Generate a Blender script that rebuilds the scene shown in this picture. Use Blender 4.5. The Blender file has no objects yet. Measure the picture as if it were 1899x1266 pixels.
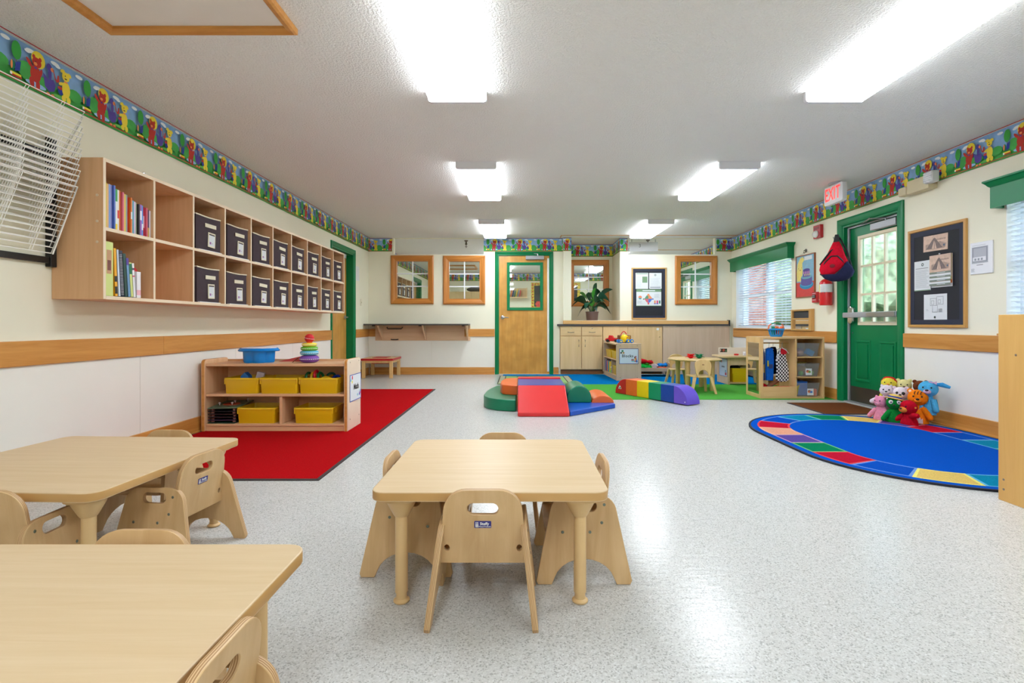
import bpy, math, random
from mathutils import Matrix, Vector, Euler

# ------------------------------------------------------------------ camera, sky, exposure
S = bpy.context.scene
COL = S.collection
cam_data = bpy.data.cameras.new('camera')
cam_data.sensor_width = 36.0
cam_data.lens = 36.0 * 960 / 1899
cam_data.shift_x = -13.5 / 1899
cam_data.shift_y = -33.0 / 1899
cam_data.clip_start = 0.05
cam_data.clip_end = 300
cam = bpy.data.objects.new('camera', cam_data)
COL.objects.link(cam)
cam.location = (0, 0, 0.906)
cam.rotation_euler = (math.pi / 2, 0, 0)
S.camera = cam

SKY_STRENGTH = 1.45
LAMP_STRENGTH = 9.0
world = bpy.data.worlds.new('sky')
S.world = world
world.use_nodes = True
_n = world.node_tree.nodes
_bg = _n['Background']
_sky = _n.new('ShaderNodeTexSky')
_sky.sky_type = 'NISHITA'
_sky.sun_disc = False
_sky.sun_elevation = math.radians(48)
_sky.sun_rotation = math.radians(200)
_sky.air_density = 1.0
_sky.dust_density = 2.0
world.node_tree.links.new(_sky.outputs[0], _bg.inputs[0])
_bg.inputs[1].default_value = SKY_STRENGTH

S.view_settings.view_transform = 'Standard'
S.view_settings.look = 'None'
S.view_settings.gamma = 1.0
S.view_settings.exposure = 1.25
S.view_settings.use_curve_mapping = False
S.cycles.max_bounces = 10
S.cycles.diffuse_bounces = 6
S.cycles.glossy_bounces = 4
S.cycles.transparent_max_bounces = 16
S.cycles.use_denoising = True
S.cycles.sample_clamp_indirect = 6.0

# ------------------------------------------------------------------ materials
def lin(c):
    out = []
    for v in c[:3]:
        v = v / 255.0
        out.append(v / 12.92 if v <= 0.04045 else ((v + 0.055) / 1.055) ** 2.4)
    return (out[0], out[1], out[2], 1.0)

_mats = {}
def new_mat(name):
    m = bpy.data.materials.new(name)
    m.use_nodes = True
    return m, m.node_tree, m.node_tree.nodes['Principled BSDF']

def mat(c, rough=0.5, metal=0.0, spec=0.5, noise=0.06, nscale=6.0, bump=0.0, bscale=60.0, emit=0.0, trans=0.0, alpha=1.0):
    """plain procedural material: a colour with slight mottling"""
    key = (tuple(c), rough, metal, spec, noise, nscale, bump, bscale, emit, trans, alpha)
    if key in _mats:
        return _mats[key]
    m, nt, b = new_mat('surface_%d_%d_%d' % tuple(int(x) for x in c[:3]))
    L = nt.links.new
    b.inputs['Roughness'].default_value = rough
    b.inputs['Metallic'].default_value = metal
    b.inputs['Specular IOR Level'].default_value = spec
    base = lin(c)
    b.inputs['Base Color'].default_value = base
    if noise > 0 or bump > 0:
        tc = nt.nodes.new('ShaderNodeTexCoord')
    if noise > 0:
        n = nt.nodes.new('ShaderNodeTexNoise')
        n.inputs['Scale'].default_value = nscale
        n.inputs['Detail'].default_value = 4
        L(tc.outputs['Object'], n.inputs['Vector'])
        r = nt.nodes.new('ShaderNodeValToRGB')
        r.color_ramp.elements[0].position = 0.3
        r.color_ramp.elements[1].position = 0.7
        r.color_ramp.elements[0].color = tuple(x * (1 - noise) for x in base[:3]) + (1,)
        r.color_ramp.elements[1].color = tuple(min(1, x * (1 + noise)) for x in base[:3]) + (1,)
        L(n.outputs['Fac'], r.inputs[0])
        L(r.outputs[0], b.inputs['Base Color'])
    if bump > 0:
        n2 = nt.nodes.new('ShaderNodeTexNoise')
        n2.inputs['Scale'].default_value = bscale
        n2.inputs['Detail'].default_value = 3
        L(tc.outputs['Object'], n2.inputs['Vector'])
        bp = nt.nodes.new('ShaderNodeBump')
        bp.inputs['Strength'].default_value = bump
        bp.inputs['Distance'].default_value = 0.01
        L(n2.outputs['Fac'], bp.inputs['Height'])
        L(bp.outputs[0], b.inputs['Normal'])
    if emit > 0:
        b.inputs['Emission Color'].default_value = base
        b.inputs['Emission Strength'].default_value = emit
    if trans > 0:
        b.inputs['Transmission Weight'].default_value = trans
        b.inputs['IOR'].default_value = 1.2
    if alpha < 1:
        b.inputs['Alpha'].default_value = alpha
    _mats[key] = m
    return m

def wood(c1, c2, axis=0, rough=0.4, scale=1.0, blotch=0.0, spec=0.4):
    """wood with grain running along one local axis"""
    key = ('wood', tuple(c1), tuple(c2), axis, rough, scale, blotch, spec)
    if key in _mats:
        return _mats[key]
    m, nt, b = new_mat('wood_grain')
    L = nt.links.new
    tc = nt.nodes.new('ShaderNodeTexCoord')
    mp = nt.nodes.new('ShaderNodeMapping')
    sc = [26.0 * scale] * 3
    sc[axis] = 1.6 * scale
    mp.inputs['Scale'].default_value = sc
    L(tc.outputs['Object'], mp.inputs['Vector'])
    n = nt.nodes.new('ShaderNodeTexNoise')
    n.inputs['Scale'].default_value = 1.0
    n.inputs['Detail'].default_value = 6
    n.inputs['Roughness'].default_value = 0.62
    n.inputs['Distortion'].default_value = 0.6
    L(mp.outputs[0], n.inputs['Vector'])
    r = nt.nodes.new('ShaderNodeValToRGB')
    r.color_ramp.elements[0].position = 0.32
    r.color_ramp.elements[1].position = 0.68
    r.color_ramp.elements[0].color = lin(c2)
    r.color_ramp.elements[1].color = lin(c1)
    L(n.outputs['Fac'], r.inputs[0])
    last = r.outputs[0]
    if blotch > 0:
        n2 = nt.nodes.new('ShaderNodeTexNoise')
        n2.inputs['Scale'].default_value = 5.0
        n2.inputs['Detail'].default_value = 2
        L(tc.outputs['Object'], n2.inputs['Vector'])
        r2 = nt.nodes.new('ShaderNodeValToRGB')
        r2.color_ramp.elements[0].position = 0.35
        r2.color_ramp.elements[1].position = 0.65
        r2.color_ramp.elements[0].color = (1 - blotch, 1 - blotch * 1.1, 1 - blotch * 1.25, 1)
        r2.color_ramp.elements[1].color = (1, 1, 1, 1)
        L(n2.outputs['Fac'], r2.inputs[0])
        mx = nt.nodes.new('ShaderNodeMix')
        mx.data_type = 'RGBA'
        mx.blend_type = 'MULTIPLY'
        mx.inputs['Factor'].default_value = 1.0
        L(last, mx.inputs['A'])
        L(r2.outputs[0], mx.inputs['B'])
        last = mx.outputs['Result']
    L(last, b.inputs['Base Color'])
    b.inputs['Roughness'].default_value = rough
    b.inputs['Specular IOR Level'].default_value = spec
    _mats[key] = m
    return m

def ply_edge():
    """layered plywood edge: stripes along the 'ply' attribute (distance through the board)"""
    m, nt, b = new_mat('plywood_edge')
    L = nt.links.new
    a = nt.nodes.new('ShaderNodeAttribute')
    a.attribute_name = 'ply'
    mu = nt.nodes.new('ShaderNodeMath')
    mu.operation = 'MULTIPLY'
    mu.inputs[1].default_value = 1500.0
    L(a.outputs['Fac'], mu.inputs[0])
    si = nt.nodes.new('ShaderNodeMath')
    si.operation = 'SINE'
    L(mu.outputs[0], si.inputs[0])
    r = nt.nodes.new('ShaderNodeValToRGB')
    r.color_ramp.elements[0].position = 0.0
    r.color_ramp.elements[1].position = 0.6
    r.color_ramp.elements[0].color = lin((166, 124, 80))
    r.color_ramp.elements[1].color = lin((214, 182, 136))
    L(si.outputs[0], r.inputs[0])
    L(r.outputs[0], b.inputs['Base Color'])
    b.inputs['Roughness'].default_value = 0.5
    return m

def glass_mat(tint=(245, 250, 248), gloss=0.10, name='window_glass'):
    m = bpy.data.materials.new(name)
    m.use_nodes = True
    nt = m.node_tree
    nt.nodes.clear()
    L = nt.links.new
    out = nt.nodes.new('ShaderNodeOutputMaterial')
    t = nt.nodes.new('ShaderNodeBsdfTransparent')
    t.inputs[0].default_value = lin(tint)
    g = nt.nodes.new('ShaderNodeBsdfGlossy')
    g.inputs['Roughness'].default_value = 0.02
    f = nt.nodes.new('ShaderNodeFresnel')
    f.inputs[0].default_value = 1.45
    mx = nt.nodes.new('ShaderNodeMixShader')
    ad = nt.nodes.new('ShaderNodeMath')
    ad.operation = 'MULTIPLY_ADD'
    ad.inputs[1].default_value = 0.8
    ad.inputs[2].default_value = gloss * 0.2
    L(f.outputs[0], ad.inputs[0])
    L(ad.outputs[0], mx.inputs[0])
    L(t.outputs[0], mx.inputs[1])
    L(g.outputs[0], mx.inputs[2])
    L(mx.outputs[0], out.inputs[0])
    return m

def clear_plastic():
    m = bpy.data.materials.new('clear_plastic')
    m.use_nodes = True
    nt = m.node_tree
    nt.nodes.clear()
    L = nt.links.new
    out = nt.nodes.new('ShaderNodeOutputMaterial')
    t = nt.nodes.new('ShaderNodeBsdfTransparent')
    t.inputs[0].default_value = (0.93, 0.94, 0.95, 1)
    p = nt.nodes.new('ShaderNodeBsdfPrincipled')
    p.inputs['Base Color'].default_value = lin((205, 208, 212))
    p.inputs['Roughness'].default_value = 0.25
    mx = nt.nodes.new('ShaderNodeMixShader')
    mx.inputs[0].default_value = 0.15
    L(t.outputs[0], mx.inputs[1])
    L(p.outputs[0], mx.inputs[2])
    L(mx.outputs[0], out.inputs[0])
    return m

def floor_mat():
    m, nt, b = new_mat('speckled_vinyl_floor')
    L = nt.links.new
    tc = nt.nodes.new('ShaderNodeTexCoord')
    vo = nt.nodes.new('ShaderNodeTexVoronoi')
    vo.inputs['Scale'].default_value = 240
    L(tc.outputs['Object'], vo.inputs['Vector'])
    sep = nt.nodes.new('ShaderNodeSeparateColor')
    L(vo.outputs['Color'], sep.inputs[0])
    r = nt.nodes.new('ShaderNodeValToRGB')
    cr = r.color_ramp
    cr.interpolation = 'CONSTANT'
    cr.elements[0].position = 0.0
    cr.elements[0].color = lin((168, 167, 163))
    cr.elements[1].position = 0.10
    cr.elements[1].color = lin((199, 198, 194))
    for pos, c in ((0.45, (205, 204, 200)), (0.72, (192, 191, 187)), (0.86, (213, 213, 210)), (0.955, (177, 175, 170))):
        e = cr.elements.new(pos)
        e.color = lin(c)
    L(sep.outputs[0], r.inputs[0])
    n = nt.nodes.new('ShaderNodeTexNoise')
    n.inputs['Scale'].default_value = 90
    n.inputs['Detail'].default_value = 5
    L(tc.outputs['Object'], n.inputs['Vector'])
    r2 = nt.nodes.new('ShaderNodeValToRGB')
    r2.color_ramp.elements[0].position = 0.35
    r2.color_ramp.elements[1].position = 0.6
    r2.color_ramp.elements[0].color = (0.93, 0.93, 0.92, 1)
    r2.color_ramp.elements[1].color = (1, 1, 1, 1)
    L(n.outputs['Fac'], r2.inputs[0])
    mx = nt.nodes.new('ShaderNodeMix')
    mx.data_type = 'RGBA'
    mx.blend_type = 'MULTIPLY'
    mx.inputs['Factor'].default_value = 1.0
    L(r.outputs[0], mx.inputs['A'])
    L(r2.outputs[0], mx.inputs['B'])
    L(mx.outputs['Result'], b.inputs['Base Color'])
    b.inputs['Roughness'].default_value = 0.20
    b.inputs['Specular IOR Level'].default_value = 0.16
    # slight mop-wave unevenness of the polished surface
    mp = nt.nodes.new('ShaderNodeMapping')
    mp.inputs['Scale'].default_value = (3.0, 9.0, 1.0)
    L(tc.outputs['Object'], mp.inputs['Vector'])
    n3 = nt.nodes.new('ShaderNodeTexNoise')
    n3.inputs['Scale'].default_value = 4.0
    n3.inputs['Detail'].default_value = 3
    L(mp.outputs[0], n3.inputs['Vector'])
    bp = nt.nodes.new('ShaderNodeBump')
    bp.inputs['Strength'].default_value = 0.34
    bp.inputs['Distance'].default_value = 0.004
    L(n3.outputs['Fac'], bp.inputs['Height'])
    L(bp.outputs[0], b.inputs['Normal'])
    return m

def ceiling_mat():
    m, nt, b = new_mat('knockdown_ceiling')
    L = nt.links.new
    b.inputs['Base Color'].default_value = lin((240, 239, 236))
    b.inputs['Roughness'].default_value = 0.85
    b.inputs['Specular IOR Level'].default_value = 0.2
    tc = nt.nodes.new('ShaderNodeTexCoord')
    n = nt.nodes.new('ShaderNodeTexNoise')
    n.inputs['Scale'].default_value = 75
    n.inputs['Detail'].default_value = 3
    n.inputs['Roughness'].default_value = 0.55
    L(tc.outputs['Object'], n.inputs['Vector'])
    r = nt.nodes.new('ShaderNodeValToRGB')
    r.color_ramp.elements[0].position = 0.42
    r.color_ramp.elements[1].position = 0.58
    L(n.outputs['Fac'], r.inputs[0])
    bp = nt.nodes.new('ShaderNodeBump')
    bp.inputs['Strength'].default_value = 0.75
    bp.inputs['Distance'].default_value = 0.005
    L(r.outputs[0], bp.inputs['Height'])
    L(bp.outputs[0], b.inputs['Normal'])
    return m

def carpet(c, noise=0.18):
    return mat(c, 0.95, spec=0.02, noise=noise, nscale=220, bump=0.6, bscale=400)

def checker_mat():
    m, nt, b = new_mat('checkered_cloth')
    tc = nt.nodes.new('ShaderNodeTexCoord')
    ch = nt.nodes.new('ShaderNodeTexChecker')
    ch.inputs['Scale'].default_value = 46
    ch.inputs['Color1'].default_value = lin((235, 235, 238))
    ch.inputs['Color2'].default_value = lin((18, 18, 26))
    mp = nt.nodes.new('ShaderNodeMapping')
    mp.inputs['Scale'].default_value = (1, 0.0, 1)
    mp.inputs['Location'].default_value = (0, 0.011, 0)
    nt.links.new(tc.outputs['Object'], mp.inputs['Vector'])
    nt.links.new(mp.outputs[0], ch.inputs['Vector'])
    nt.links.new(ch.outputs[0], b.inputs['Base Color'])
    b.inputs['Roughness'].default_value = 0.8
    return m

def brick_mat():
    m, nt, b = new_mat('red_brick')
    tc = nt.nodes.new('ShaderNodeTexCoord')
    mp = nt.nodes.new('ShaderNodeMapping')
    mp.inputs['Rotation'].default_value = (math.pi / 2, 0, 0)
    br = nt.nodes.new('ShaderNodeTexBrick')
    br.inputs['Scale'].default_value = 5.0
    br.inputs['Color1'].default_value = lin((176, 92, 74))
    br.inputs['Color2'].default_value = lin((150, 70, 58))
    br.inputs['Mortar'].default_value = lin((200, 190, 180))
    nt.links.new(tc.outputs['Object'], mp.inputs['Vector'])
    nt.links.new(mp.outputs[0], br.inputs['Vector'])
    nt.links.new(br.outputs[0], b.inputs['Base Color'])
    b.inputs['Roughness'].default_value = 0.9
    return m

WALL = mat((235, 230, 208), 0.7, spec=0.3, noise=0.015, nscale=3)
WALL_LOW = mat((234, 230, 220), 0.6, spec=0.3, noise=0.015, nscale=3)
CEIL = ceiling_mat()
FLOOR = floor_mat()
RAIL = wood((210, 150, 78), (188, 124, 54), 0, 0.35, 1.0)
FRAME_X = wood((208, 138, 64), (180, 108, 44), 0, 0.35, 1.0)
DOORW = wood((216, 162, 82), (202, 142, 62), 2, 0.3, 0.8, blotch=0.18)
MAPLE = wood((226, 200, 164), (212, 182, 144), 2, 0.4, 0.9)
MAPLE_X = wood((226, 200, 164), (212, 182, 144), 0, 0.4, 0.9)
CUBBY = wood((224, 180, 136), (210, 162, 118), 2, 0.45, 0.7)
CUBBY_EDGE = mat((232, 210, 180), 0.5, noise=0.04)
TOP = wood((215, 190, 154), (207, 179, 139), 0, 0.38, 1.3, spec=0.10)
TOP_EDGE = mat((196, 152, 92), 0.35, noise=0.05)
LEGTAN = mat((214, 180, 128), 0.4, noise=0.03)
BIRCH = wood((218, 184, 136), (202, 164, 114), 2, 0.4, 0.8, blotch=0.12)
PLY = ply_edge()
PANELW = wood((214, 166, 96), (202, 152, 82), 2, 0.35, 0.8)
GREEN = mat((0, 118, 68), 0.36, spec=0.3, noise=0.03)
GREEN_D = mat((0, 116, 66), 0.36, spec=0.3, noise=0.03)
WHITE = mat((236, 236, 234), 0.45, noise=0.0)
PAPER = mat((216, 218, 220), 0.7, noise=0.02)
BLACK = mat((20, 20, 22), 0.5, noise=0.0)
BOARD = mat((26, 27, 34), 0.75, noise=0.05)
BOARD_EDGE = mat((34, 38, 58), 0.7, noise=0.05)
STEEL = mat((176, 176, 178), 0.28, metal=0.9, noise=0.03)
CHROME = mat((215, 215, 220), 0.12, metal=1.0, noise=0.0)
GREYMETAL = mat((165, 165, 168), 0.4, metal=0.3, noise=0.03)
BRONZE = mat((110, 100, 90), 0.3, metal=0.8, noise=0.05)
YELLOWP = mat((222, 182, 20), 0.3, noise=0.02)
REDP = mat((206, 30, 34), 0.35, noise=0.02)
BLUEP = mat((24, 96, 200), 0.35, noise=0.02)
BINB = mat((62, 48, 54), 0.85, noise=0.08, nscale=30)
GLASS = glass_mat()
CLEAR = clear_plastic()

# ------------------------------------------------------------------ mesh builder
class MB:
    def __init__(self):
        self.v, self.f, self.m, self.p = [], [], [], []

    def add(self, vs, fs, mi=0, M=None, ply=None):
        o = len(self.v)
        for i, q in enumerate(vs):
            q = Vector(q)
            if M is not None:
                q = M @ q
            self.v.append(q)
            self.p.append(ply[i] if ply else 0.0)
        for k, f in enumerate(fs):
            self.f.append([i + o for i in f])
            self.m.append(mi[k] if isinstance(mi, list) else mi)
        return self

    def box(self, x0, x1, y0, y1, z0, z1, mi=0, M=None):
        vs = [(x0, y0, z0), (x1, y0, z0), (x1, y1, z0), (x0, y1, z0), (x0, y0, z1), (x1, y0, z1), (x1, y1, z1), (x0, y1, z1)]
        fs = [(0, 3, 2, 1), (4, 5, 6, 7), (0, 1, 5, 4), (1, 2, 6, 5), (2, 3, 7, 6), (3, 0, 4, 7)]
        return self.add(vs, fs, mi, M)

    def tube(self, pts, r, seg=8, mi=0, M=None, closed=False):
        pts = [Vector(p) for p in pts]
        n = len(pts)
        rr = r if isinstance(r, (list, tuple)) else [r] * n
        vs, fs = [], []
        ref = None
        for i, p in enumerate(pts):
            if closed:
                d = pts[(i + 1) % n] - pts[i - 1]
            elif i == 0:
                d = pts[1] - p
            elif i == n - 1:
                d = p - pts[i - 1]
            else:
                d = pts[i + 1] - pts[i - 1]
            d.normalize()
            if ref is None:
                ref = Vector((0, 0, 1)) if abs(d.z) < 0.9 else Vector((1, 0, 0))
            a = d.cross(ref)
            a.normalize()
            b = d.cross(a)
            ref = -b if False else ref
            for k in range(seg):
                t = 2 * math.pi * k / seg
                vs.append(p + (a * math.cos(t) + b * math.sin(t)) * rr[i])
        last = n if closed else n - 1
        for i in range(last):
            j = (i + 1) % n
            for k in range(seg):
                k2 = (k + 1) % seg
                fs.append((i * seg + k, i * seg + k2, j * seg + k2, j * seg + k))
        if not closed:
            fs.append(tuple(range(seg))[::-1])
            fs.append(tuple((n - 1) * seg + k for k in range(seg)))
        return self.add(vs, fs, mi, M)

    def lathe(self, prof, seg=24, mi=0, M=None, c=(0, 0), sx=1.0, sy=1.0):
        vs, fs = [], []
        n = len(prof)
        for r, z in prof:
            for k in range(seg):
                t = 2 * math.pi * k / seg
                vs.append((c[0] + r * sx * math.cos(t), c[1] + r * sy * math.sin(t), z))
        for i in range(n - 1):
            for k in range(seg):
                k2 = (k + 1) % seg
                fs.append((i * seg + k, i * seg + k2, (i + 1) * seg + k2, (i + 1) * seg + k))
        if prof[0][0] > 1e-6:
            fs.append(tuple(range(seg))[::-1])
        if prof[-1][0] > 1e-6:
            fs.append(tuple((n - 1) * seg + k for k in range(seg)))
        return self.add(vs, fs, mi, M)

    def ball(self, c, r, seg=16, rings=10, mi=0, M=None):
        if not isinstance(r, (list, tuple)):
            r = (r, r, r)
        vs, fs = [], []
        vs.append((c[0], c[1], c[2] - r[2]))
        for i in range(1, rings):
            ph = math.pi * i / rings
            for k in range(seg):
                t = 2 * math.pi * k / seg
                vs.append((c[0] + r[0] * math.sin(ph) * math.cos(t), c[1] + r[1] * math.sin(ph) * math.sin(t), c[2] - r[2] * math.cos(ph)))
        vs.append((c[0], c[1], c[2] + r[2]))
        for k in range(seg):
            fs.append((0, 1 + (k + 1) % seg, 1 + k))
        for i in range(rings - 2):
            for k in range(seg):
                k2 = (k + 1) % seg
                a = 1 + i * seg
                fs.append((a + k, a + k2, a + seg + k2, a + seg + k))
        a = 1 + (rings - 2) * seg
        for k in range(seg):
            fs.append((a + k, a + (k + 1) % seg, len(vs) - 1))
        return self.add(vs, fs, mi, M)

    def prism(self, poly, d0, d1, axis='y', mi=0, M=None):
        """polygon (list of 2-d points) pushed along an axis; 'y': points are (x,z); 'z': (x,y); 'x': (y,z)"""
        def P(a, b, d):
            return {'y': (a, d, b), 'z': (a, b, d), 'x': (d, a, b)}[axis]
        n = len(poly)
        vs = [P(a, b, d0) for a, b in poly] + [P(a, b, d1) for a, b in poly]
        fs = [tuple(range(n)), tuple(range(2 * n - 1, n - 1, -1))]
        for i in range(n):
            j = (i + 1) % n
            fs.append((i, i + n, j + n, j))
        return self.add(vs, fs, mi, M)

    def plate(self, loops, t, M=None, bevel=0.0, edge=0, face=0):
        """board cut from outlines (first the rim, then holes), thickness t along local z, centred"""
        cu = bpy.data.curves.new('outline', 'CURVE')
        cu.dimensions = '2D'
        cu.fill_mode = 'BOTH'
        cu.extrude = t / 2 - bevel
        cu.bevel_depth = bevel
        cu.bevel_resolution = 1
        cu.offset = -bevel
        for lp in loops:
            sp = cu.splines.new('POLY')
            sp.points.add(len(lp) - 1)
            for q, (a, b) in zip(sp.points, lp):
                q.co = (a, b, 0, 1)
            sp.use_cyclic_u = True
        ob = bpy.data.objects.new('outline', cu)
        me = bpy.data.meshes.new_from_object(ob)
        vs = [v.co.copy() for v in me.vertices]
        fs = [list(p.vertices) for p in me.polygons]
        mi = [edge if abs(p.normal.z) < 0.3 else face for p in me.polygons]
        ply = [v.z for v in vs]
        bpy.data.objects.remove(ob)
        bpy.data.curves.remove(cu)
        bpy.data.meshes.remove(me)
        return self.add(vs, fs, mi, M, ply)

UPRIGHT = Matrix.Rotation(math.pi / 2, 4, 'X')          # outline (x,y) -> (x,z), faces -y

def rr(x0, x1, y0, y1, r, n=5):
    out = []
    for cx, cy, a in ((x1 - r, y0 + r, -90), (x1 - r, y1 - r, 0), (x0 + r, y1 - r, 90), (x0 + r, y0 + r, 180)):
        for k in range(n + 1):
            t = math.radians(a + 90.0 * k / n)
            out.append((cx + r * math.cos(t), cy + r * math.sin(t)))
    return out

def ell(cx, cy, rx, ry=None, n=14, rot=0.0):
    ry = rx if ry is None else ry
    out = []
    for k in range(n):
        t = 2 * math.pi * k / n
        a, b = rx * math.cos(t), ry * math.sin(t)
        out.append((cx + a * math.cos(rot) - b * math.sin(rot), cy + a * math.sin(rot) + b * math.cos(rot)))
    return out

def rect(x0, x1, y0, y1):
    return [(x0, y0), (x1, y0), (x1, y1), (x0, y1)]

def T(x, y, z):
    return Matrix.Translation((x, y, z))

def obj(name, mb, mats, parent=None, bevel=0.0, seg=2, smooth=True, loc=None, rot=None, kind=None, label=None, cat=None, group=None, angle=35):
    if not isinstance(mats, (list, tuple)):
        mats = [mats]
    me = bpy.data.meshes.new(name)
    me.from_pydata([tuple(v) for v in mb.v], [], mb.f)
    for m in mats:
        me.materials.append(m)
    me.polygons.foreach_set('material_index', mb.m)
    if any(mb.p):
        at = me.attributes.new('ply', 'FLOAT', 'POINT')
        at.data.foreach_set('value', mb.p)
    me.update()
    if smooth:
        me.shade_smooth()
        if bevel == 0:
            me.set_sharp_from_angle(angle=math.radians(angle))
    o = bpy.data.objects.new(name, me)
    COL.objects.link(o)
    if parent is not None:
        o.parent = parent
    if loc is not None:
        o.location = loc
    if rot is not None:
        o.rotation_euler = rot
    if bevel > 0:
        b = o.modifiers.new('bevel', 'BEVEL')
        b.width = bevel
        b.segments = seg
        b.limit_method = 'ANGLE'
        b.angle_limit = math.radians(35)
        b.harden_normals = True
    tag(o, label, cat, group, kind)
    return o

def tag(o, label=None, cat=None, group=None, kind=None):
    if label: o['label'] = label
    if cat: o['category'] = cat
    if group: o['group'] = group
    if kind: o['kind'] = kind
    return o

def thing(name, label, cat, loc=(0, 0, 0), rz=0.0, group=None):
    o = bpy.data.objects.new(name, None)
    o.empty_display_size = 0.05
    COL.objects.link(o)
    o.location = loc
    o.rotation_euler = (0, 0, rz)
    return tag(o, label, cat, group)

def dup(root, loc=None, rz=None, label=None, group=None):
    def cp(o, parent):
        c = o.copy()
        COL.objects.link(c)
        c.parent = parent
        for ch in o.children:
            cp(ch, c)
        return c
    r = cp(root, None)
    if loc is not None: r.location = loc
    if rz is not None: r.rotation_euler = (0, 0, rz)
    if label: r['label'] = label
    if group: r['group'] = group
    return r

def struct(name, mb, mats, parent=None, bevel=0.0, loc=None, rot=None, smooth=True):
    return obj(name, mb, mats, parent, bevel, loc=loc, rot=rot, kind='structure', smooth=smooth)

def struct_root(name, loc, rz=0.0):
    o = bpy.data.objects.new(name, None)
    o.empty_display_size = 0.05
    COL.objects.link(o)
    o.location = loc
    o.rotation_euler = (0, 0, rz)
    o['kind'] = 'structure'
    return o

def art(name, shapes, parent=None, y=-0.001, step=0.0003, loc=None, rot=None, kind='stuff', label=None):
    """flat print: coloured outlines (x,z) laid over one another, facing -y"""
    mb = MB()
    mats, idx = [], {}
    for i, (m, poly) in enumerate(shapes):
        if m.name not in idx:
            idx[m.name] = len(mats)
            mats.append(m)
        area = sum(poly[k][0] * poly[(k + 1) % len(poly)][1] - poly[(k + 1) % len(poly)][0] * poly[k][1] for k in range(len(poly)))
        if area < 0:
            poly = poly[::-1]
        mb.add([(a, y - step * i, b) for a, b in poly], [tuple(range(len(poly)))], idx[m.name])
    return obj(name, mb, mats, parent, smooth=False, loc=loc, rot=rot, kind=kind, label=label)

def text(name, s, size, m, parent, loc, extrude=0.0008, bold=0.0, rz=0.0, squash=1.0, space=1.0, kind=None, tilt=0.0):
    cu = bpy.data.curves.new('lettering', 'FONT')
    cu.body = s
    cu.size = size
    cu.align_x = 'CENTER'
    cu.align_y = 'CENTER'
    cu.extrude = extrude
    cu.offset = bold
    cu.space_character = space
    cu.resolution_u = 3
    ob = bpy.data.objects.new('lettering', cu)
    COL.objects.link(ob)
    dg = bpy.context.evaluated_depsgraph_get()
    me = bpy.data.meshes.new_from_object(ob.evaluated_get(dg))
    bpy.data.objects.remove(ob)
    bpy.data.curves.remove(cu)
    me.transform(UPRIGHT @ Matrix.Rotation(tilt, 4, 'Z') @ Matrix.Scale(squash, 4, (1, 0, 0)))
    me.name = name
    me.materials.clear()
    me.materials.append(m)
    o = bpy.data.objects.new(name, me)
    COL.objects.link(o)
    o.parent = parent
    o.location = loc
    o.rotation_euler = (0, 0, rz)
    if kind: o['kind'] = kind
    return o

LW, RW, BW = -2.70, 3.80, 9.26          # left wall x, right wall x, back wall y
H = 2.44
RZL, RZR = math.pi / 2, -math.pi / 2    # rotations that turn a thing's front (-y) into the room
REAR, FAR = -5.0, 15.70

def words_ord(i):
    return ['first', 'second', 'third', 'fourth', 'fifth', 'sixth', 'seventh', 'eighth', 'ninth', 'tenth', 'eleventh', 'twelfth',
            'thirteenth', 'fourteenth', 'fifteenth', 'sixteenth', 'seventeenth', 'eighteenth', 'nineteenth', 'twentieth',
            'twenty-first', 'twenty-second', 'twenty-third'][i]

# ------------------------------------------------------------------ room shell
def wall(name, loc, rz, x0, x1, z0, z1, holes, t, m=WALL):
    mb = MB()
    mb.plate([rect(x0, x1, z0, z1)] + [rect(*h) for h in holes], t, T(0, t / 2, 0) @ UPRIGHT)
    return struct(name, mb, m, None, 0, loc, (0, 0, rz), smooth=False)

floor = struct('floor', MB().box(LW, RW, REAR, FAR, -0.06, 0.0), FLOOR, smooth=False)
ceiling = struct('ceiling', MB().box(LW - 0.1, RW + 0.2, REAR - 0.1, FAR + 0.1, H, H + 0.08), CEIL, smooth=False)

ND0, ND1 = 13.2, 14.15                       # the next room's door in the same long wall
wall_l = wall('wall_left', (LW, 0, 0), RZL, REAR, FAR, 0, H, [(7.47, 8.43, 0.001, 2.035), (ND0, ND1, 0.001, 2.035)], 0.16)
WIN1 = (7.22, 9.07)
WIN2 = (2.19, 4.04)
WIN3 = (10.15, 11.1)
WZ0, WZ1 = 0.83, 1.93
wall_r = wall('wall_right', (RW, 0, 0), RZR, -FAR, -REAR, 0, H,
              [(-WIN1[1], -WIN1[0], WZ0, WZ1), (-WIN2[1], -WIN2[0], WZ0, WZ1), (-WIN3[1], -WIN3[0], WZ0, WZ1),
               (-6.08, -5.19, 0.001, 2.045), (-12.4, -11.45, 0.001, 2.045)], 0.20)
W_A = (-2.200, -1.625, 1.35, 2.029)
W_B = (-1.263, -0.704, 1.345, 2.025)
W_D = (2.878, 3.442, 1.340, 2.022)
W_C = (1.050, 1.634, 1.335, 2.040)           # in the niche, y = 9.99
wall_b = wall('wall_back', (0, BW, 0), 0, LW + 0.001, RW - 0.001, 0.001, H - 0.001,
              [(-0.385, 0.558, 0.002, 2.145), W_A, W_B, W_D, (-2.247, -0.636, 2.145, H - 0.002), (1.938, 3.50, 2.145, H - 0.002),
               (0.926, 1.80, 0.965, H - 0.002), (0.725, 3.74, 0.002, 0.862)], 0.10)
wall('wall_rear', (0, REAR, 0), math.pi, -RW, -LW, 0, H, [], 0.1)
wall('wall_far', (0, FAR, 0), 0, LW, RW, 0, H, [], 0.1)
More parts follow.
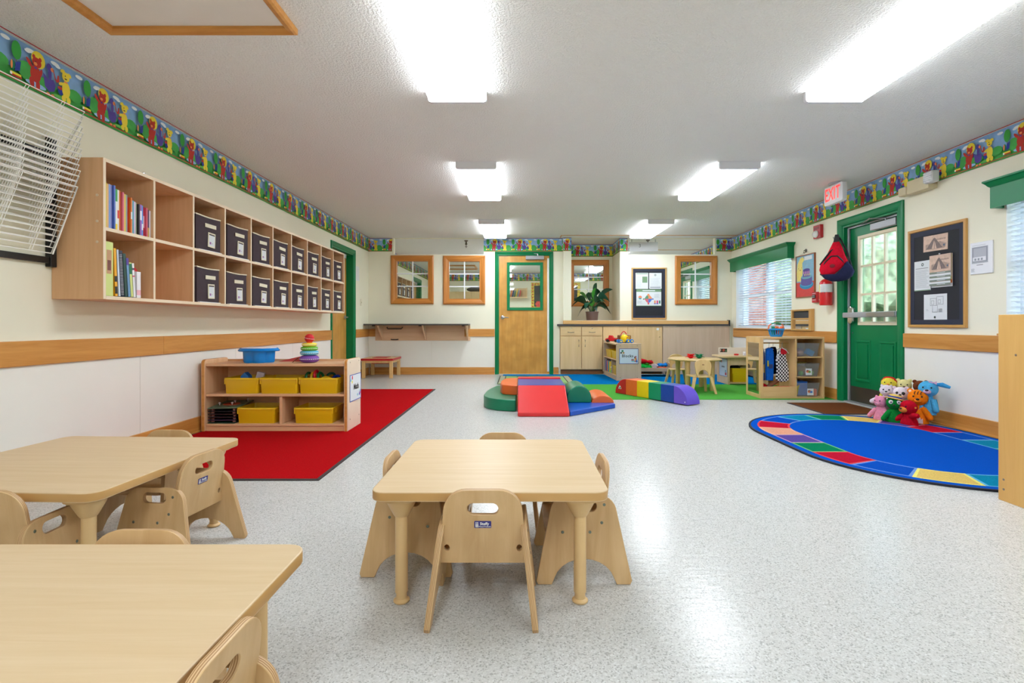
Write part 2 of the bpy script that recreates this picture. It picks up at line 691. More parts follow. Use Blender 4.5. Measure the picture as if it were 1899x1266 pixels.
for a_, b_ in ((0.846, 0.926), (1.80, 1.88)):
    struct('wall_niche', MB().box(a_, b_, 9.361, 10.07, 0.865, H - 0.001), WALL, smooth=False)
wall('wall_niche_back', (0, 9.99, 0), 0, 0.927, 1.799, 0.865, H - 0.001, [W_C], 0.08)
struct('trim_1', MB().box(0.78, 0.925, 9.20, 9.259, 0.962, H - 0.001), WALL, bevel=0.004)

# wipe-clean panels on the lower walls, butted with narrow seams
def panels(parent, spans, z0, z1):
    for a, b in spans:
        n = max(1, round((b - a) / 1.22))
        for k in range(n):
            p, q = a + (b - a) * k / n, a + (b - a) * (k + 1) / n
            obj('wall_panel', MB().box(p + 0.0015, q - 0.0015, -0.005, 0.0, z0, z1), WALL_LOW, parent, bevel=0.0012, seg=1)
panels(wall_l, [(REAR, 7.40), (8.50, 9.255)], 0.01, 0.70)
panels(wall_r, [(-9.155, -6.17), (-5.10, 0)], 0.01, 0.70)
panels(wall_b, [(-2.69, -0.44)], 0.01, 0.70)

def rail(name, loc, rz, spans, z0, z1, t, m, bev):
    mb = MB()
    root = struct_root(name, loc, rz)
    for a, b in spans:
        obj('rail_board', MB().box(a, b, -t, 0, z0, z1), m, root, bevel=bev)
    return root
rail('trim_2', (LW, 0, 0), RZL, [(REAR, 3.9), (3.901, 7.405), (8.50, 9.255)], 0.676, 0.812, 0.022, RAIL, 0.004)
rail('trim_3', (RW, 0, 0), RZR, [(-9.155, -6.17), (-5.10, 0)], 0.676, 0.812, 0.022, RAIL, 0.004)
rail('trim_4', (0, BW, 0), 0, [(-2.677, -2.57), (-0.98, -0.44)], 0.676, 0.812, 0.022, RAIL, 0.004)
def baseb(name, loc, rz, spans):
    root = struct_root(name, loc, rz)
    for a, b in spans:
        obj('base_board', MB().box(a, b, -0.02, 0, 0.001, 0.128), RAIL, root, bevel=0.005)
        q = MB().prism([(-0.02, 0.001), (-0.032, 0.001), (-0.030, 0.012), (-0.02, 0.017)], a, b, 'x')
        obj('shoe_mould', q, RAIL, root, smooth=False)
baseb('baseboard_left', (LW, 0, 0), RZL, [(REAR, 7.405), (8.50, 9.225)])
baseb('baseboard_right', (RW, 0, 0), RZR, [(-9.10, -6.17), (-5.10, 0)])
baseb('baseboard_back', (0, BW, 0), 0, [(-2.668, -0.44), (0.61, 0.70)])
struct('baseboard_far', MB().box(LW, RW, FAR - 0.02, FAR, 0.001, 0.128), RAIL, smooth=False)
# thin wood strips across the ceiling by the back wall
struct('trim_5', MB().box(0.72, RW - 0.01, 8.965, 8.985, H - 0.007, H), RAIL, smooth=False)
struct('trim_6', MB().box(0.72, 0.74, 8.985, 9.2, H - 0.007, H), RAIL, smooth=False)
struct('trim_7', MB().box(1.9, RW - 0.01, 10.74, 10.76, H - 0.007, H), RAIL, smooth=False)

# ------------------------------------------------------------------ wallpaper border: printed strip with animals in the rain
P_SKY = mat((140, 180, 224), 0.7, noise=0.12, nscale=14)
P_HILL = mat((66, 164, 74), 0.7, noise=0.15, nscale=16)
P_GRASS = mat((104, 190, 84), 0.7, noise=0.1)
P_CLOUD = mat((240, 243, 246), 0.7, noise=0)
P_RED = mat((186, 46, 32), 0.7, noise=0.05)
P_EDGE = mat((178, 40, 36), 0.7, noise=0)
P_YEL = mat((240, 214, 60), 0.7, noise=0.04)
P_PUR = mat((80, 62, 150), 0.7, noise=0.05)
P_TREE = mat((56, 160, 62), 0.7, noise=0.08)
P_BLUE = mat((38, 58, 150), 0.7, noise=0.05)
P_POND = mat((150, 190, 230), 0.7, noise=0)
P_OR = mat((240, 140, 80), 0.7, noise=0)
P_DK = mat((40, 26, 26), 0.7, noise=0)
P_TEAL = mat((20, 120, 90), 0.7, noise=0)
P_BRN = mat((110, 64, 40), 0.7, noise=0)
P_WHT = mat((240, 240, 240), 0.7, noise=0)
BU, BV = 0.452, 0.24
def border_shapes():
    s = []
    a = s.append
    a((P_CLOUD, ell(0.115, 0.205, 0.030, 0.011)))
    a((P_CLOUD, ell(0.095, 0.197, 0.018, 0.009)))
    a((P_CLOUD, ell(0.262, 0.208, 0.028, 0.011)))
    a((P_CLOUD, ell(0.280, 0.200, 0.018, 0.009)))
    a((P_CLOUD, ell(0.425, 0.207, 0.026, 0.011)))
    a((P_HILL, ell(0.085, 0.085, 0.045, 0.050)))
    a((P_HILL, ell(0.215, 0.070, 0.060, 0.030)))
    a((P_HILL, ell(0.395, 0.080, 0.050, 0.036)))
    a((P_POND, ell(0.145, 0.034, 0.062, 0.014)))
    a((P_GRASS, ell(0.30, 0.030, 0.05, 0.010)))
    # tree and books
    a((P_BRN, rect(0.031, 0.035, 0.105, 0.135)))
    a((P_TREE, ell(0.033, 0.168, 0.024, 0.044)))
    a((P_BLUE, [(0.024, 0.055), (0.052, 0.065), (0.058, 0.118), (0.030, 0.105)]))
    a((P_TEAL, ell(0.012, 0.083, 0.014, 0.026)))
    a((P_OR, ell(0.007, 0.083, 0.006, 0.024)))
    a((P_YEL, rect(0.000, 0.060, 0.034, 0.046)))
    a((P_RED, rect(0.004, 0.063, 0.024, 0.034)))
    a((P_WHT, rect(-0.002, 0.010, 0.028, 0.042)))
    # bear with yellow rain hat
    a((P_YEL, ell(0.157, 0.168, 0.036, 0.040)))
    a((P_RED, ell(0.113, 0.135, 0.009, 0.026, rot=0.7)))
    a((P_RED, ell(0.143, 0.095, 0.027, 0.040)))
    a((P_RED, ell(0.124, 0.050, 0.012, 0.024, rot=0.2)))
    a((P_RED, ell(0.155, 0.046, 0.011, 0.026)))
    a((P_RED, ell(0.168, 0.108, 0.008, 0.024, rot=-0.3)))
    a((P_RED, ell(0.149, 0.152, 0.024, 0.024)))
    a((P_RED, ell(0.134, 0.175, 0.008, 0.010)))
    a((P_RED, ell(0.166, 0.173, 0.008, 0.010)))
    a((P_OR, ell(0.143, 0.144, 0.009, 0.008)))
    a((P_DK, ell(0.143, 0.154, 0.003, 0.003, 6)))
    a((P_PUR, ell(0.143, 0.125, 0.007, 0.005)))
    # duck with umbrella
    a((P_PUR, [(0.196, 0.120), (0.222, 0.100), (0.250, 0.108), (0.262, 0.085), (0.254, 0.055), (0.228, 0.044), (0.206, 0.060)]))
    a((P_PUR, ell(0.231, 0.125, 0.009, 0.034)))
    a((P_PUR, ell(0.227, 0.157, 0.014, 0.018)))
    a((P_OR, ell(0.243, 0.152, 0.009, 0.010)))
    a((P_RED, [(0.246, 0.156), (0.250, 0.156), (0.262, 0.118), (0.257, 0.114)]))
    a((P_RED, [(0.256, 0.118), (0.266, 0.104), (0.281, 0.112), (0.279, 0.142), (0.270, 0.140), (0.268, 0.118)]))
    a((P_OR, ell(0.222, 0.033, 0.009, 0.006)))
    a((P_OR, ell(0.246, 0.033, 0.009, 0.006)))
    # bucket and yellow dog
    a((P_BLUE, ell(0.298, 0.068, 0.018, 0.024)))
    a((P_RED, ell(0.296, 0.084, 0.016, 0.010)))
    a((P_YEL, ell(0.335, 0.092, 0.024, 0.042)))
    a((P_YEL, ell(0.322, 0.044, 0.013, 0.016)))
    a((P_YEL, ell(0.350, 0.044, 0.012, 0.018)))
    a((P_YEL, ell(0.307, 0.112, 0.016, 0.008, rot=0.5)))
    a((P_YEL, ell(0.333, 0.158, 0.022, 0.024)))
    a((P_YEL, ell(0.314, 0.180, 0.014, 0.009, rot=0.5)))
    a((P_YEL, ell(0.354, 0.174, 0.013, 0.009, rot=-0.6)))
    a((P_DK, ell(0.330, 0.162, 0.003, 0.004, 6)))
    a((P_DK, ell(0.333, 0.147, 0.008, 0.003)))
    a((P_OR, ell(0.333, 0.130, 0.012, 0.004)))
    out = []
    for i, (m, p) in enumerate(s):
        cx, cz, f = (0.147, 0.112, 1.17) if 18 <= i <= 29 else (0.237, 0.098, 1.22) if 30 <= i <= 37 else (0.334, 0.108, 1.15) if 40 <= i <= 51 else (0.033, 0.168, 1.15) if i == 11 else (0, 0, 1)
        out.append((m, [(cx + (a - cx) * f, min(0.232, max(0.008, cz + (b - cz) * f))) for a, b in p]))
    return out
BSH = border_shapes()
def clip(poly, lim, keep_below):
    out = []
    n = len(poly)
    for i in range(n):
        a, b = poly[i], poly[(i + 1) % n]
        ia = (a[0] <= lim) if keep_below else (a[0] >= lim)
        ib = (b[0] <= lim) if keep_below else (b[0] >= lim)
        if ia:
            out.append(a)
        if ia != ib:
            t = (lim - a[0]) / (b[0] - a[0])
            out.append((lim, a[1] + t * (b[1] - a[1])))
    return out
def border(name, loc, rz, x0, x1, phase):
    zb = H - BV - 0.003
    sh = [(P_SKY, rect(x0, x1, zb, zb + BV)), (P_HILL, rect(x0, x1, zb, zb + 0.078))]
    k0 = math.floor((x0 - phase) / BU) - 1
    k1 = math.ceil((x1 - phase) / BU) + 1
    for k in range(k0, k1):
        for m, poly in BSH:
            q = [(phase + k * BU + u, zb + v) for u, v in poly]
            if max(p[0] for p in q) <= x0 or min(p[0] for p in q) >= x1:
                continue
            if min(p[0] for p in q) < x0: q = clip(q, x0, False)
            if len(q) > 2 and max(p[0] for p in q) > x1: q = clip(q, x1, True)
            if len(q) > 2:
                sh.append((m, q))
    sh.append((P_EDGE, rect(x0, x1, zb, zb + 0.006)))
    sh.append((P_EDGE, rect(x0, x1, zb + BV - 0.006, zb + BV)))
    root = struct_root(name, loc, rz)
    art('wallpaper_border', sh, root, y=-0.0008, step=0.00002)
    return root
PHL = 2.728 - 12 * BU
border('trim_8', (LW, 0, 0), RZL, REAR, BW, PHL)
border('trim_9', (0, BW, 0), 0, LW, -2.275, -2.45)
border('trim_10', (0, BW, 0), 0, -0.636, 0.78, -0.594)
border('trim_11', (0, 9.199, 0), 0, 0.781, 0.925, 0.70)
border('trim_12', (0, 9.989, 0), 0, 0.928, 1.798, 0.98)
border('trim_13', (1.799, 9.99, 0), RZR, 0.001, 0.729, 0.02)
border('trim_14', (0, BW, 0), 0, 1.80, 1.937, 1.80)
border('trim_15', (0, BW, 0), 0, 3.525, RW, 3.52)
border('trim_16', (RW, BW, 0), RZR, 0.001, BW - REAR, 0.236 - BU)
border('trim_17', (LW, 0, 0), RZL, BW + 0.101, FAR, PHL)
border('trim_18', (RW, FAR, 0), RZR, 0, FAR - BW - 0.101, 0.2)
border('trim_19', (0, FAR, 0), 0, LW, RW, 0.1)

# ------------------------------------------------------------------ openings: frames, doors and windows
def sweep(mb, x0, x1, z0, z1, prof, mi=0):
    n = len(prof)
    vs, fs = [], []
    for d, y in prof:
        vs += [(x0 + d, y, z0 + d), (x1 - d, y, z0 + d), (x1 - d, y, z1 - d), (x0 + d, y, z1 - d)]
    for i in range(n):
        j = (i + 1) % n
        for k in range(4):
            k2 = (k + 1) % 4
            fs.append((i * 4 + k, i * 4 + k2, j * 4 + k2, j * 4 + k))
    return mb.add(vs, fs, mi)

def frame_boards(name, parent, x0, x1, z0, z1, prof, mx, mz):
    """four mitred boards round an opening, profile = closed list of (inset, y)"""
    n = len(prof)
    for side in range(4):
        mb = MB()
        vs = []
        for d, y in prof:
            a, b = [((x0 + d, z0 + d), (x1 - d, z0 + d)), ((x1 - d, z0 + d), (x1 - d, z1 - d)), ((x1 - d, z1 - d), (x0 + d, z1 - d)), ((x0 + d, z1 - d), (x0 + d, z0 + d))][side]
            vs += [(a[0], y, a[1]), (b[0], y, b[1])]
        fs = [(2 * i, 2 * i + 1, 2 * ((i + 1) % n) + 1, 2 * ((i + 1) % n)) for i in range(n)]
        fs += [tuple(2 * i for i in range(n))[::-1], tuple(2 * i + 1 for i in range(n))]
        mb.add(vs, fs)
        obj(name, mb, mx if side % 2 == 0 else mz, parent, smooth=False)

FRAME_Z = wood((208, 138, 64), (180, 108, 44), 2, 0.35, 1.0)
MUNT = mat((232, 234, 236), 0.4, noise=0)
def inner_window(name, y, o):
    """wood framed window into the next classroom; two columns and three rows of panes"""
    x0, x1, z0, z1 = o
    r = struct_root(name, (0, y, 0))
    prof = [(0, 0.0), (0, -0.022), (0.02, -0.034), (0.05, -0.030), (0.085, -0.018), (0.100, -0.018), (0.100, 0.0)]
    frame_boards('frame_board', r, x0 - 0.095, x1 + 0.095, z0 - 0.095, z1 + 0.095, prof, FRAME_X, FRAME_Z)
    jb = MB()
    sweep(jb, x0 - 0.001, x1 + 0.001, z0 - 0.001, z1 + 0.001, [(0, 0.0), (0, 0.079), (0.008, 0.079), (0.008, 0.0)])
    obj('jamb', jb, FRAME_Z, r, smooth=False)
    xm = (x0 + x1) / 2
    w = 0.010
    obj('muntin', MB().box(xm - w, xm + w, 0.028, 0.048, z0, z1), MUNT, r, smooth=False)
    zs = [z0 + (z1 - z0) * k / 3 for k in range(4)]
    for k in (1, 2):
        obj('muntin', MB().box(x0, x1, 0.027, 0.047, zs[k] - w, zs[k] + w), MUNT, r, smooth=False)
    for k in range(3):
        for a, b in ((x0 + 0.006, xm - 0.002), (xm + 0.002, x1 - 0.006)):
            obj('pane', MB().box(a, b, 0.036, 0.040, zs[k] + 0.002, zs[k + 1] - 0.002), GLASS, r, smooth=False)
    return r
inner_window('window_1', BW, W_A)
inner_window('window_2', BW, W_B)
inner_window('window_3', 9.99, W_C)
inner_window('window_4', BW, W_D)

def casing(parent, x0, x1, z1, w, t, m, depth):
    """green door casing with stepped face and the jamb behind it; the opening runs x0..x1 and up to z1"""
    prof = [(0.0, 0.0), (0.0, -t), (0.02, -t - 0.006), (w - 0.03, -t), (w - 0.008, -t + 0.006), (w, 0.0)]
    for side in (-1, 1):
        mb = MB()
        xo = x0 - w if side < 0 else x1 + w
        pts = [(xo - side * d, y) for d, y in prof]
        vs = [(px, py, 0.001) for px, py in pts] + [(px, py, z1 + w - d) for (px, py), (d, _) in zip(pts, prof)]
        n = len(pts)
        fs = [(i, (i + 1) % n, n + (i + 1) % n, n + i) for i in range(n)] + [tuple(range(n)), tuple(range(2 * n - 1, n - 1, -1))]
        if side < 0:
            fs = [f[::-1] for f in fs]
        obj('casing', mb.add(vs, fs), m, parent, smooth=False)
    mb = MB()
    vs = [(x0 - w + d, y, z1 + w - d) for d, y in prof] + [(x1 + w - d, y, z1 + w - d) for d, y in prof]
    n = len(prof)
    fs = [(i, (i + 1) % n, n + (i + 1) % n, n + i) for i in range(n)] + [tuple(range(n)), tuple(range(2 * n - 1, n - 1, -1))]
    obj('casing', mb.add(vs, fs), m, parent, smooth=False)
    jb = MB()
    jb.box(x0, x0 + 0.018, 0.0, depth, 0.001, z1)
    jb.box(x1 - 0.018, x1, 0.0, depth, 0.001, z1)
    jb.box(x0 + 0.018, x1 - 0.018, 0.0, depth, z1 - 0.018, z1)
    obj('jamb', jb, m, parent, smooth=False)

def lever(parent, x, y, z, s):
    b = MB()
    M0 = T(x, y, z) @ Matrix.Rotation(math.pi / 2, 4, 'X')
    b.lathe([(0.0, 0.012), (0.024, 0.010), (0.033, 0.004), (0.034, 0.0)][::-1], 20, 0, M0)
    b.lathe([(0.012, 0.0), (0.012, 0.05), (0.0, 0.052)], 12, 0, M0)
    b.tube([(x, y - 0.045, z), (x + s * 0.03, y - 0.05, z), (x + s * 0.10, y - 0.048, z - 0.004), (x + s * 0.115, y - 0.044, z - 0.006)], [0.011, 0.010, 0.008, 0.004], 10)
    obj('door_handle', b, STEEL, parent)

# back door, wooden with a green framed lite
d = struct_root('door_1', (0, BW, 0))
casing(d, -0.384, 0.557, 2.144, 0.05, 0.014, GREEN, 0.099)
sb = MB().plate([rect(-0.364, 0.537, 0.008, 2.122), rect(-0.175, 0.378, 1.20, 1.962)], 0.044, T(0, 0.05, 0) @ UPRIGHT)
slab = obj('door_leaf', sb, DOORW, d, smooth=False)
gf = MB()
sweep(gf, -0.222, 0.425, 1.145, 2.005, [(0, 0.03), (0, 0.015), (0.006, 0.012), (0.04, 0.014), (0.052, 0.022), (0.052, 0.03)])
obj('lite_frame', gf, GREEN, slab, smooth=False)
obj('pane', MB().box(-0.172, 0.375, 0.046, 0.050, 1.203, 1.959), GLASS, slab, smooth=False)
lever(d, -0.30, 0.027, 1.02, 1)
cl = obj('door_closer', MB().box(0.115, 0.44, -0.035, 0.027, 2.052, 2.118), GREYMETAL, d, bevel=0.005)
cb = MB().tube([(0.33, -0.02, 2.12), (0.33, -0.02, 2.15), (0.26, -0.012, 2.158)], 0.007, 8)
obj('closer_arm', cb, STEEL, cl)
obj('finger_guard', MB().prism([(0.50, 0.027), (0.508, 0.010), (0.535, 0.010), (0.54, 0.027)], 0.05, 2.08, 'z'), WHITE, d)

# doors in the long wall on the cubby side (this room and the next one)
def side_door(name, a, b):
    d = struct_root(name, (LW, 0, 0), RZL)
    casing(d, a + 0.001, b - 0.001, 2.034, 0.07, 0.016, GREEN, 0.155)
    obj('door_leaf', MB().box(a + 0.021, b - 0.021, 0.112, 0.156, 0.008, 2.012), DOORW, d, smooth=False)
    lever(d, b - 0.085, 0.112, 1.01, -1)
    obj('door_closer', MB().box(a + 0.45, a + 0.75, 0.045, 0.112, 1.94, 2.005), GREYMETAL, d, bevel=0.005)
    return d
side_door('door_2', 7.47, 8.43)
side_door('door_4', ND0, ND1)

# green exit door: nine panes, panic bar, kick plate
def exit_door(name, a, b):
    """a..b in the right wall's own x; hinges at b"""
    d = struct_root(name, (RW, 0, 0), RZR)
    casing(d, a + 0.001, b - 0.001, 2.044, 0.085, 0.018, GREEN, 0.16)
    L0, L1 = a + 0.018, b - 0.018
    g0, g1, gz0, gz1 = a + 0.20, b - 0.105, 0.915, 1.875
    y0 = 0.07
    mb = MB().plate([rect(L0 + 0.003, L1 - 0.003, 0.012, 2.022), rect(g0, g1, gz0, gz1)], 0.044, T(0, y0 + 0.022, 0) @ UPRIGHT)
    leaf = obj('door_leaf', mb, GREEN_D, d, smooth=False)
    fr = MB()
    sweep(fr, g0 - 0.025, g1 + 0.025, gz0 - 0.025, gz1 + 0.025, [(0, y0), (0, y0 - 0.01), (0.03, y0 - 0.012), (0.038, y0), (0.038, y0 + 0.02), (0.0, y0 + 0.02)])
    cream = mat((222, 208, 178), 0.45, noise=0)
    lite = obj('lite_frame', fr, cream, leaf, smooth=False)
    for i in range(3):
        for j in range(3):
            xa, xb = g0 + (g1 - g0) * i / 3, g0 + (g1 - g0) * (i + 1) / 3
            za, zb = gz0 + (gz1 - gz0) * j / 3, gz0 + (gz1 - gz0) * (j + 1) / 3
            obj('pane', MB().box(xa + 0.004, xb - 0.004, y0 + 0.02, y0 + 0.024, za + 0.004, zb - 0.004), GLASS, leaf, smooth=False)
    for i in (1, 2):
        xa = g0 + (g1 - g0) * i / 3
        obj('muntin', MB().box(xa - 0.011, xa + 0.011, y0 + 0.004, y0 + 0.034, gz0, gz1), cream, leaf, smooth=False)
        za = gz0 + (gz1 - gz0) * i / 3
        obj('muntin', MB().box(g0, g1, y0 + 0.003, y0 + 0.033, za - 0.011, za + 0.011), cream, leaf, smooth=False)
    for p, q in ((L0 + 0.10, L0 + 0.36), (L1 - 0.36, L1 - 0.10)):
        pb = MB()
        sweep(pb, p, q, 0.25, 0.72, [(0, y0), (0.004, y0 - 0.007), (0.02, y0 - 0.008), (0.03, y0 + 0.0)])
        pb.box(p + 0.045, q - 0.045, y0 - 0.006, y0 + 0.001, 0.295, 0.675)
        obj('door_panel', pb, GREEN_D, leaf, smooth=False)
    obj('kick_plate', MB().box(L0 + 0.02, L1 - 0.02, y0 - 0.003, y0, 0.015, 0.185), BRONZE, leaf, smooth=False)
    st = MB().box(L0, L0 + 0.022, y0 - 0.03, y0 - 0.003, 0.012, 2.02)
    obj('weather_strip', st, GREYMETAL, d, bevel=0.006)
    sr = MB().box(L0 + 0.022, L1, y0 - 0.03, y0 - 0.004, 2.005, 2.022)
    obj('weather_strip', sr, GREYMETAL, d, smooth=False)
    bar = obj('panic_bar', MB().box(L0 - 0.005, L1 + 0.0, y0 - 0.085, y0 - 0.045, 0.975, 1.035), GREYMETAL, leaf, bevel=0.008)
    obj('push_pad', MB().box(L0 + 0.42, L1 - 0.01, y0 - 0.095, y0 - 0.085, 0.98, 1.03), STEEL, bar, bevel=0.003)
    case = MB().plate([rr(L0 + 0.03, L0 + 0.115, 0.905, 1.105, 0.04)], 0.05, T(0, y0 - 0.025, 0) @ UPRIGHT, bevel=0.008)
    obj('latch_case', case, CHROME, bar)
    cl = obj('door_closer', MB().box(L1 - 0.41, L1 - 0.03, y0 - 0.065, y0, 1.915, 1.985), GREYMETAL, d, bevel=0.004)
    arm = MB()
    arm.tube([(L1 - 0.2, y0 - 0.045, 1.985), (L1 - 0.2, y0 - 0.045, 2.012), (L1 - 0.34, y0 - 0.12, 2.028), (L1 - 0.62, y0 - 0.03, 2.02)], 0.008, 8)
    arm.tube([(L1 - 0.34, y0 - 0.12, 2.034), (L1 - 0.55, y0 - 0.02, 2.03)], 0.007, 8)
    obj('closer_arm', arm, STEEL, cl)
    sn = MB().lathe([(0.008, 0), (0.008, 0.006), (0, 0.008)], 10, 0, T(L0 + 0.06, y0, 0.80) @ Matrix.Rotation(math.pi / 2, 4, 'X'))
    obj('door_snap', sn, CHROME, leaf)
    struct('threshold', MB().box(a + 0.02, b - 0.02, 0.0, 0.17, 0.001, 0.011), GREYMETAL, d, smooth=False)
    return d
exit_door('door_3', -6.08, -5.19)
exit_door('door_5', -12.4, -11.45)

# outside windows with white blinds and green valances
SLAT_ME = None
BLINDW = mat((228, 230, 234), 0.45, noise=0)
def outside_window(name, ya, yb, crown_ends=True, val=True):
    a, b = -yb, -ya
    r = struct_root(name, (RW, 0, 0), RZR)
    fb = MB()
    sweep(fb, a, b, WZ0, WZ1, [(0, 0.11), (0, 0.19), (0.045, 0.19), (0.045, 0.11)])
    obj('sash_frame', fb, MUNT, r, smooth=False)
    xm = (a + b) / 2
    obj('mullion', MB().box(xm - 0.04, xm + 0.04, 0.105, 0.185, WZ0 + 0.045, WZ1 - 0.045), MUNT, r, smooth=False)
    zr = 1.38
    for p, q in ((a + 0.045, xm - 0.04), (xm + 0.04, b - 0.045)):
        obj('meeting_rail', MB().box(p, q, 0.12, 0.175, zr - 0.025, zr + 0.025), MUNT, r, smooth=False)
        obj('pane', MB().box(p, q, 0.14, 0.144, WZ0 + 0.045, zr - 0.025), GLASS, r, smooth=False)
        obj('pane', MB().box(p, q, 0.15, 0.154, zr + 0.025, WZ1 - 0.045), GLASS, r, smooth=False)
    rv = MB()
    sweep(rv, a + 0.0005, b - 0.0005, WZ0 + 0.0005, WZ1 - 0.0005, [(0, 0.0), (0, 0.108), (0.006, 0.108), (0.006, 0.0)])
    obj('reveal', rv, WHITE, r, smooth=False)
    # blind
    n = 25
    w = b - a - 0.03
    sm = MB()
    pr = [(-0.025, -0.002), (-0.012, 0.0015), (0.0, 0.003), (0.012, 0.0015), (0.025, -0.002)]
    vs = [(-w / 2, y, z) for y, z in pr] + [(w / 2, y, z) for y, z in pr]
    vs += [(x, y, z - 0.003) for x, y, z in vs]
    fs = [(i, i + 5, i + 6, i + 1) for i in range(4)] + [(i + 10, i + 11, i + 16, i + 15) for i in range(4)]
    fs += [(0, 10, 15, 5), (4, 9, 19, 14)]
    sm.add(vs, fs)
    bl = MB().box(a + 0.012, b - 0.012, 0.02, 0.075, WZ1 - 0.06, WZ1 - 0.008)
    blind = obj('blind', bl, BLINDW, r, bevel=0.003)
    first = None
    for k in range(n):
        z = WZ0 + 0.05 + k * (WZ1 - 0.07 - WZ0 - 0.05) / n
        if first is None:
            first = obj('slat', sm, BLINDW, blind, loc=(xm, 0.05, z), rot=(math.radians(-14), 0, 0))
        else:
            c = first.copy()
            COL.objects.link(c)
            c.location = (xm, 0.05, z)
    obj('bottom_rail', MB().box(a + 0.015, b - 0.015, 0.025, 0.075, WZ0 + 0.008, WZ0 + 0.030), BLINDW, blind, bevel=0.003)
    nc = 3 if b - a > 1.3 else 2
    for k in range(nc):
        x = a + (b - a) * (k + 0.5) / nc
        cd = MB().tube([(x, 0.022, WZ0 + 0.03), (x, 0.022, WZ1 - 0.02)], 0.0018, 5).tube([(x, 0.078, WZ0 + 0.03), (x, 0.078, WZ1 - 0.02)], 0.0018, 5)
        obj('ladder_cord', cd, BLINDW, blind)
    obj('sill', MB().box(a - 0.04, b + 0.04, -0.04, 0.10, WZ0 - 0.017, WZ0 - 0.0005), RAIL, r, bevel=0.004)
    if val:
        va, vb, z0, z1 = a - 0.07, b + 0.10, 1.812, 2.03
        pf = [(0.085, z0), (0.095, z0), (0.095, z1 - 0.055), (0.105, z1 - 0.045), (0.12, z1 - 0.02), (0.13, z1 - 0.012), (0.13, z1), (0.0, z1), (0.0, z1 - 0.02), (0.08, z1 - 0.02), (0.08, z0)]
        ins = [0.045, 0.035, 0.035, 0.025, 0.01, 0, 0, 0, 0.04, 0.05, 0.05]
        mb = MB()
        n_ = len(pf)
        vs = [(va + i_, -y, z) for (y, z), i_ in zip(pf, ins)] + [(vb - i_, -y, z) for (y, z), i_ in zip(pf, ins)]
        fs = [(i, (i + 1) % n_, n_ + (i + 1) % n_, n_ + i) for i in range(n_)] + [tuple(range(n_)), tuple(range(2 * n_ - 1, n_ - 1, -1))]
        mb.add(vs, fs)
        v = obj('valance', mb, GREEN, r, smooth=False)
        for x_, s in ((va + 0.035, -1), (vb - 0.035, 1)):
            eb = MB()
            lo, hi = (x_, x_ + 0.02) if s < 0 else (x_ - 0.02, x_)
            eb.box(lo, hi, -0.094, 0, z0, z1 - 0.02)
            dx = 0.035 * s
            eb.add([(x_, -0.10, z1 - 0.05), (x_ + dx, -0.13, z1 - 0.01), (x_ + dx, 0, z1 - 0.01), (x_, 0, z1 - 0.05), (x_ + dx, -0.13, z1), (x_ + dx, 0, z1), (x_, -0.1, z1), (x_, 0, z1)],
                   [(0, 1, 2, 3), (1, 4, 5, 2), (4, 6, 7, 5), (0, 6, 4, 1), (3, 2, 5, 7), (0, 3, 7, 6)] if s > 0 else [(3, 2, 1, 0), (2, 5, 4, 1), (5, 7, 6, 4), (1, 4, 6, 0), (7, 5, 2, 3), (6, 7, 3, 0)])
            obj('valance_return', eb, GREEN, v, smooth=False)
    return r
outside_window('window_5', *WIN1)
outside_window('window_6', *WIN2)
outside_window('window_7', *WIN3)

# ------------------------------------------------------------------ ceiling lights and hatch
DIFF, _nt, _b = new_mat('lit_diffuser')
_b.inputs['Base Color'].default_value = (0.9, 0.9, 0.9, 1)
_b.inputs['Emission Color'].default_value = (0.89, 0.98, 1.08, 1)
_b.inputs['Emission Strength'].default_value = LAMP_STRENGTH
DSIDE, _nt, _b = new_mat('lit_diffuser_side')
_b.inputs['Base Color'].default_value = (0.9, 0.9, 0.9, 1)
_b.inputs['Emission Color'].default_value = (0.92, 0.98, 1.04, 1)
_b.inputs['Emission Strength'].default_value = LAMP_STRENGTH * 0.42
LAMP_END = mat((226, 226, 230), 0.5, noise=0)
def lamp():
    t = thing('ceiling_light', 'x', 'ceiling light', group='wraparound ceiling lights')
    w, l = 0.19, 0.64
    prof = [(-w, 0.0), (-w, -0.05), (-w + 0.006, -0.061), (-w + 0.02, -0.066), (w - 0.02, -0.066), (w - 0.006, -0.061), (w, -0.05), (w, 0.0)]
    dm = MB().prism(prof, -l + 0.015, l - 0.015, 'y')
    dm.m = [0, 0] + [1 if i in (0, 1, 5, 6) else 0 for i in range(8)]
    obj('diffuser', dm, [DIFF, DSIDE], t)
    prof2 = [(x * 1.02, z * 1.03 - 0.0002) for x, z in prof]
    for s in (-1, 1):
        obj('end_cap', MB().prism(prof2, s * l - 0.015, s * l + 0.015, 'y'), LAMP_END, t, smooth=False)
    return t
lamp0 = None
LROWS = [(-3.3, -0.41), (-3.3, 2.09), (-0.55, -0.41), (-0.55, 2.09), (2.80, -0.41), (2.80, 2.09), (5.55, -0.41), (5.55, 2.09), (8.27, -0.41), (8.27, 2.09), (11.2, -0.41), (11.2, 2.09), (13.95, -0.41), (13.95, 2.09)]  # first pair is added out of view to brighten surfaces facing the camera
LLAB = ['added unseen far behind the camera, cubby side', 'added unseen far behind the camera, window side', 'behind the camera over the tables, cubby side', 'behind the camera over the tables, window side', 'over the square table by the cubbies, reaching out of frame',
        'near the green-valanced window, reaching out of frame', 'second in the row above the foam climber', 'second in the row beside the exit sign',
        'end of the row above the wooden door', 'end of the row above the corkboard and counter', 'in the next classroom beyond the wooden door', 'in the next classroom above the niche window',
        'deep in the next classroom, door side', 'deep in the next classroom, window side']
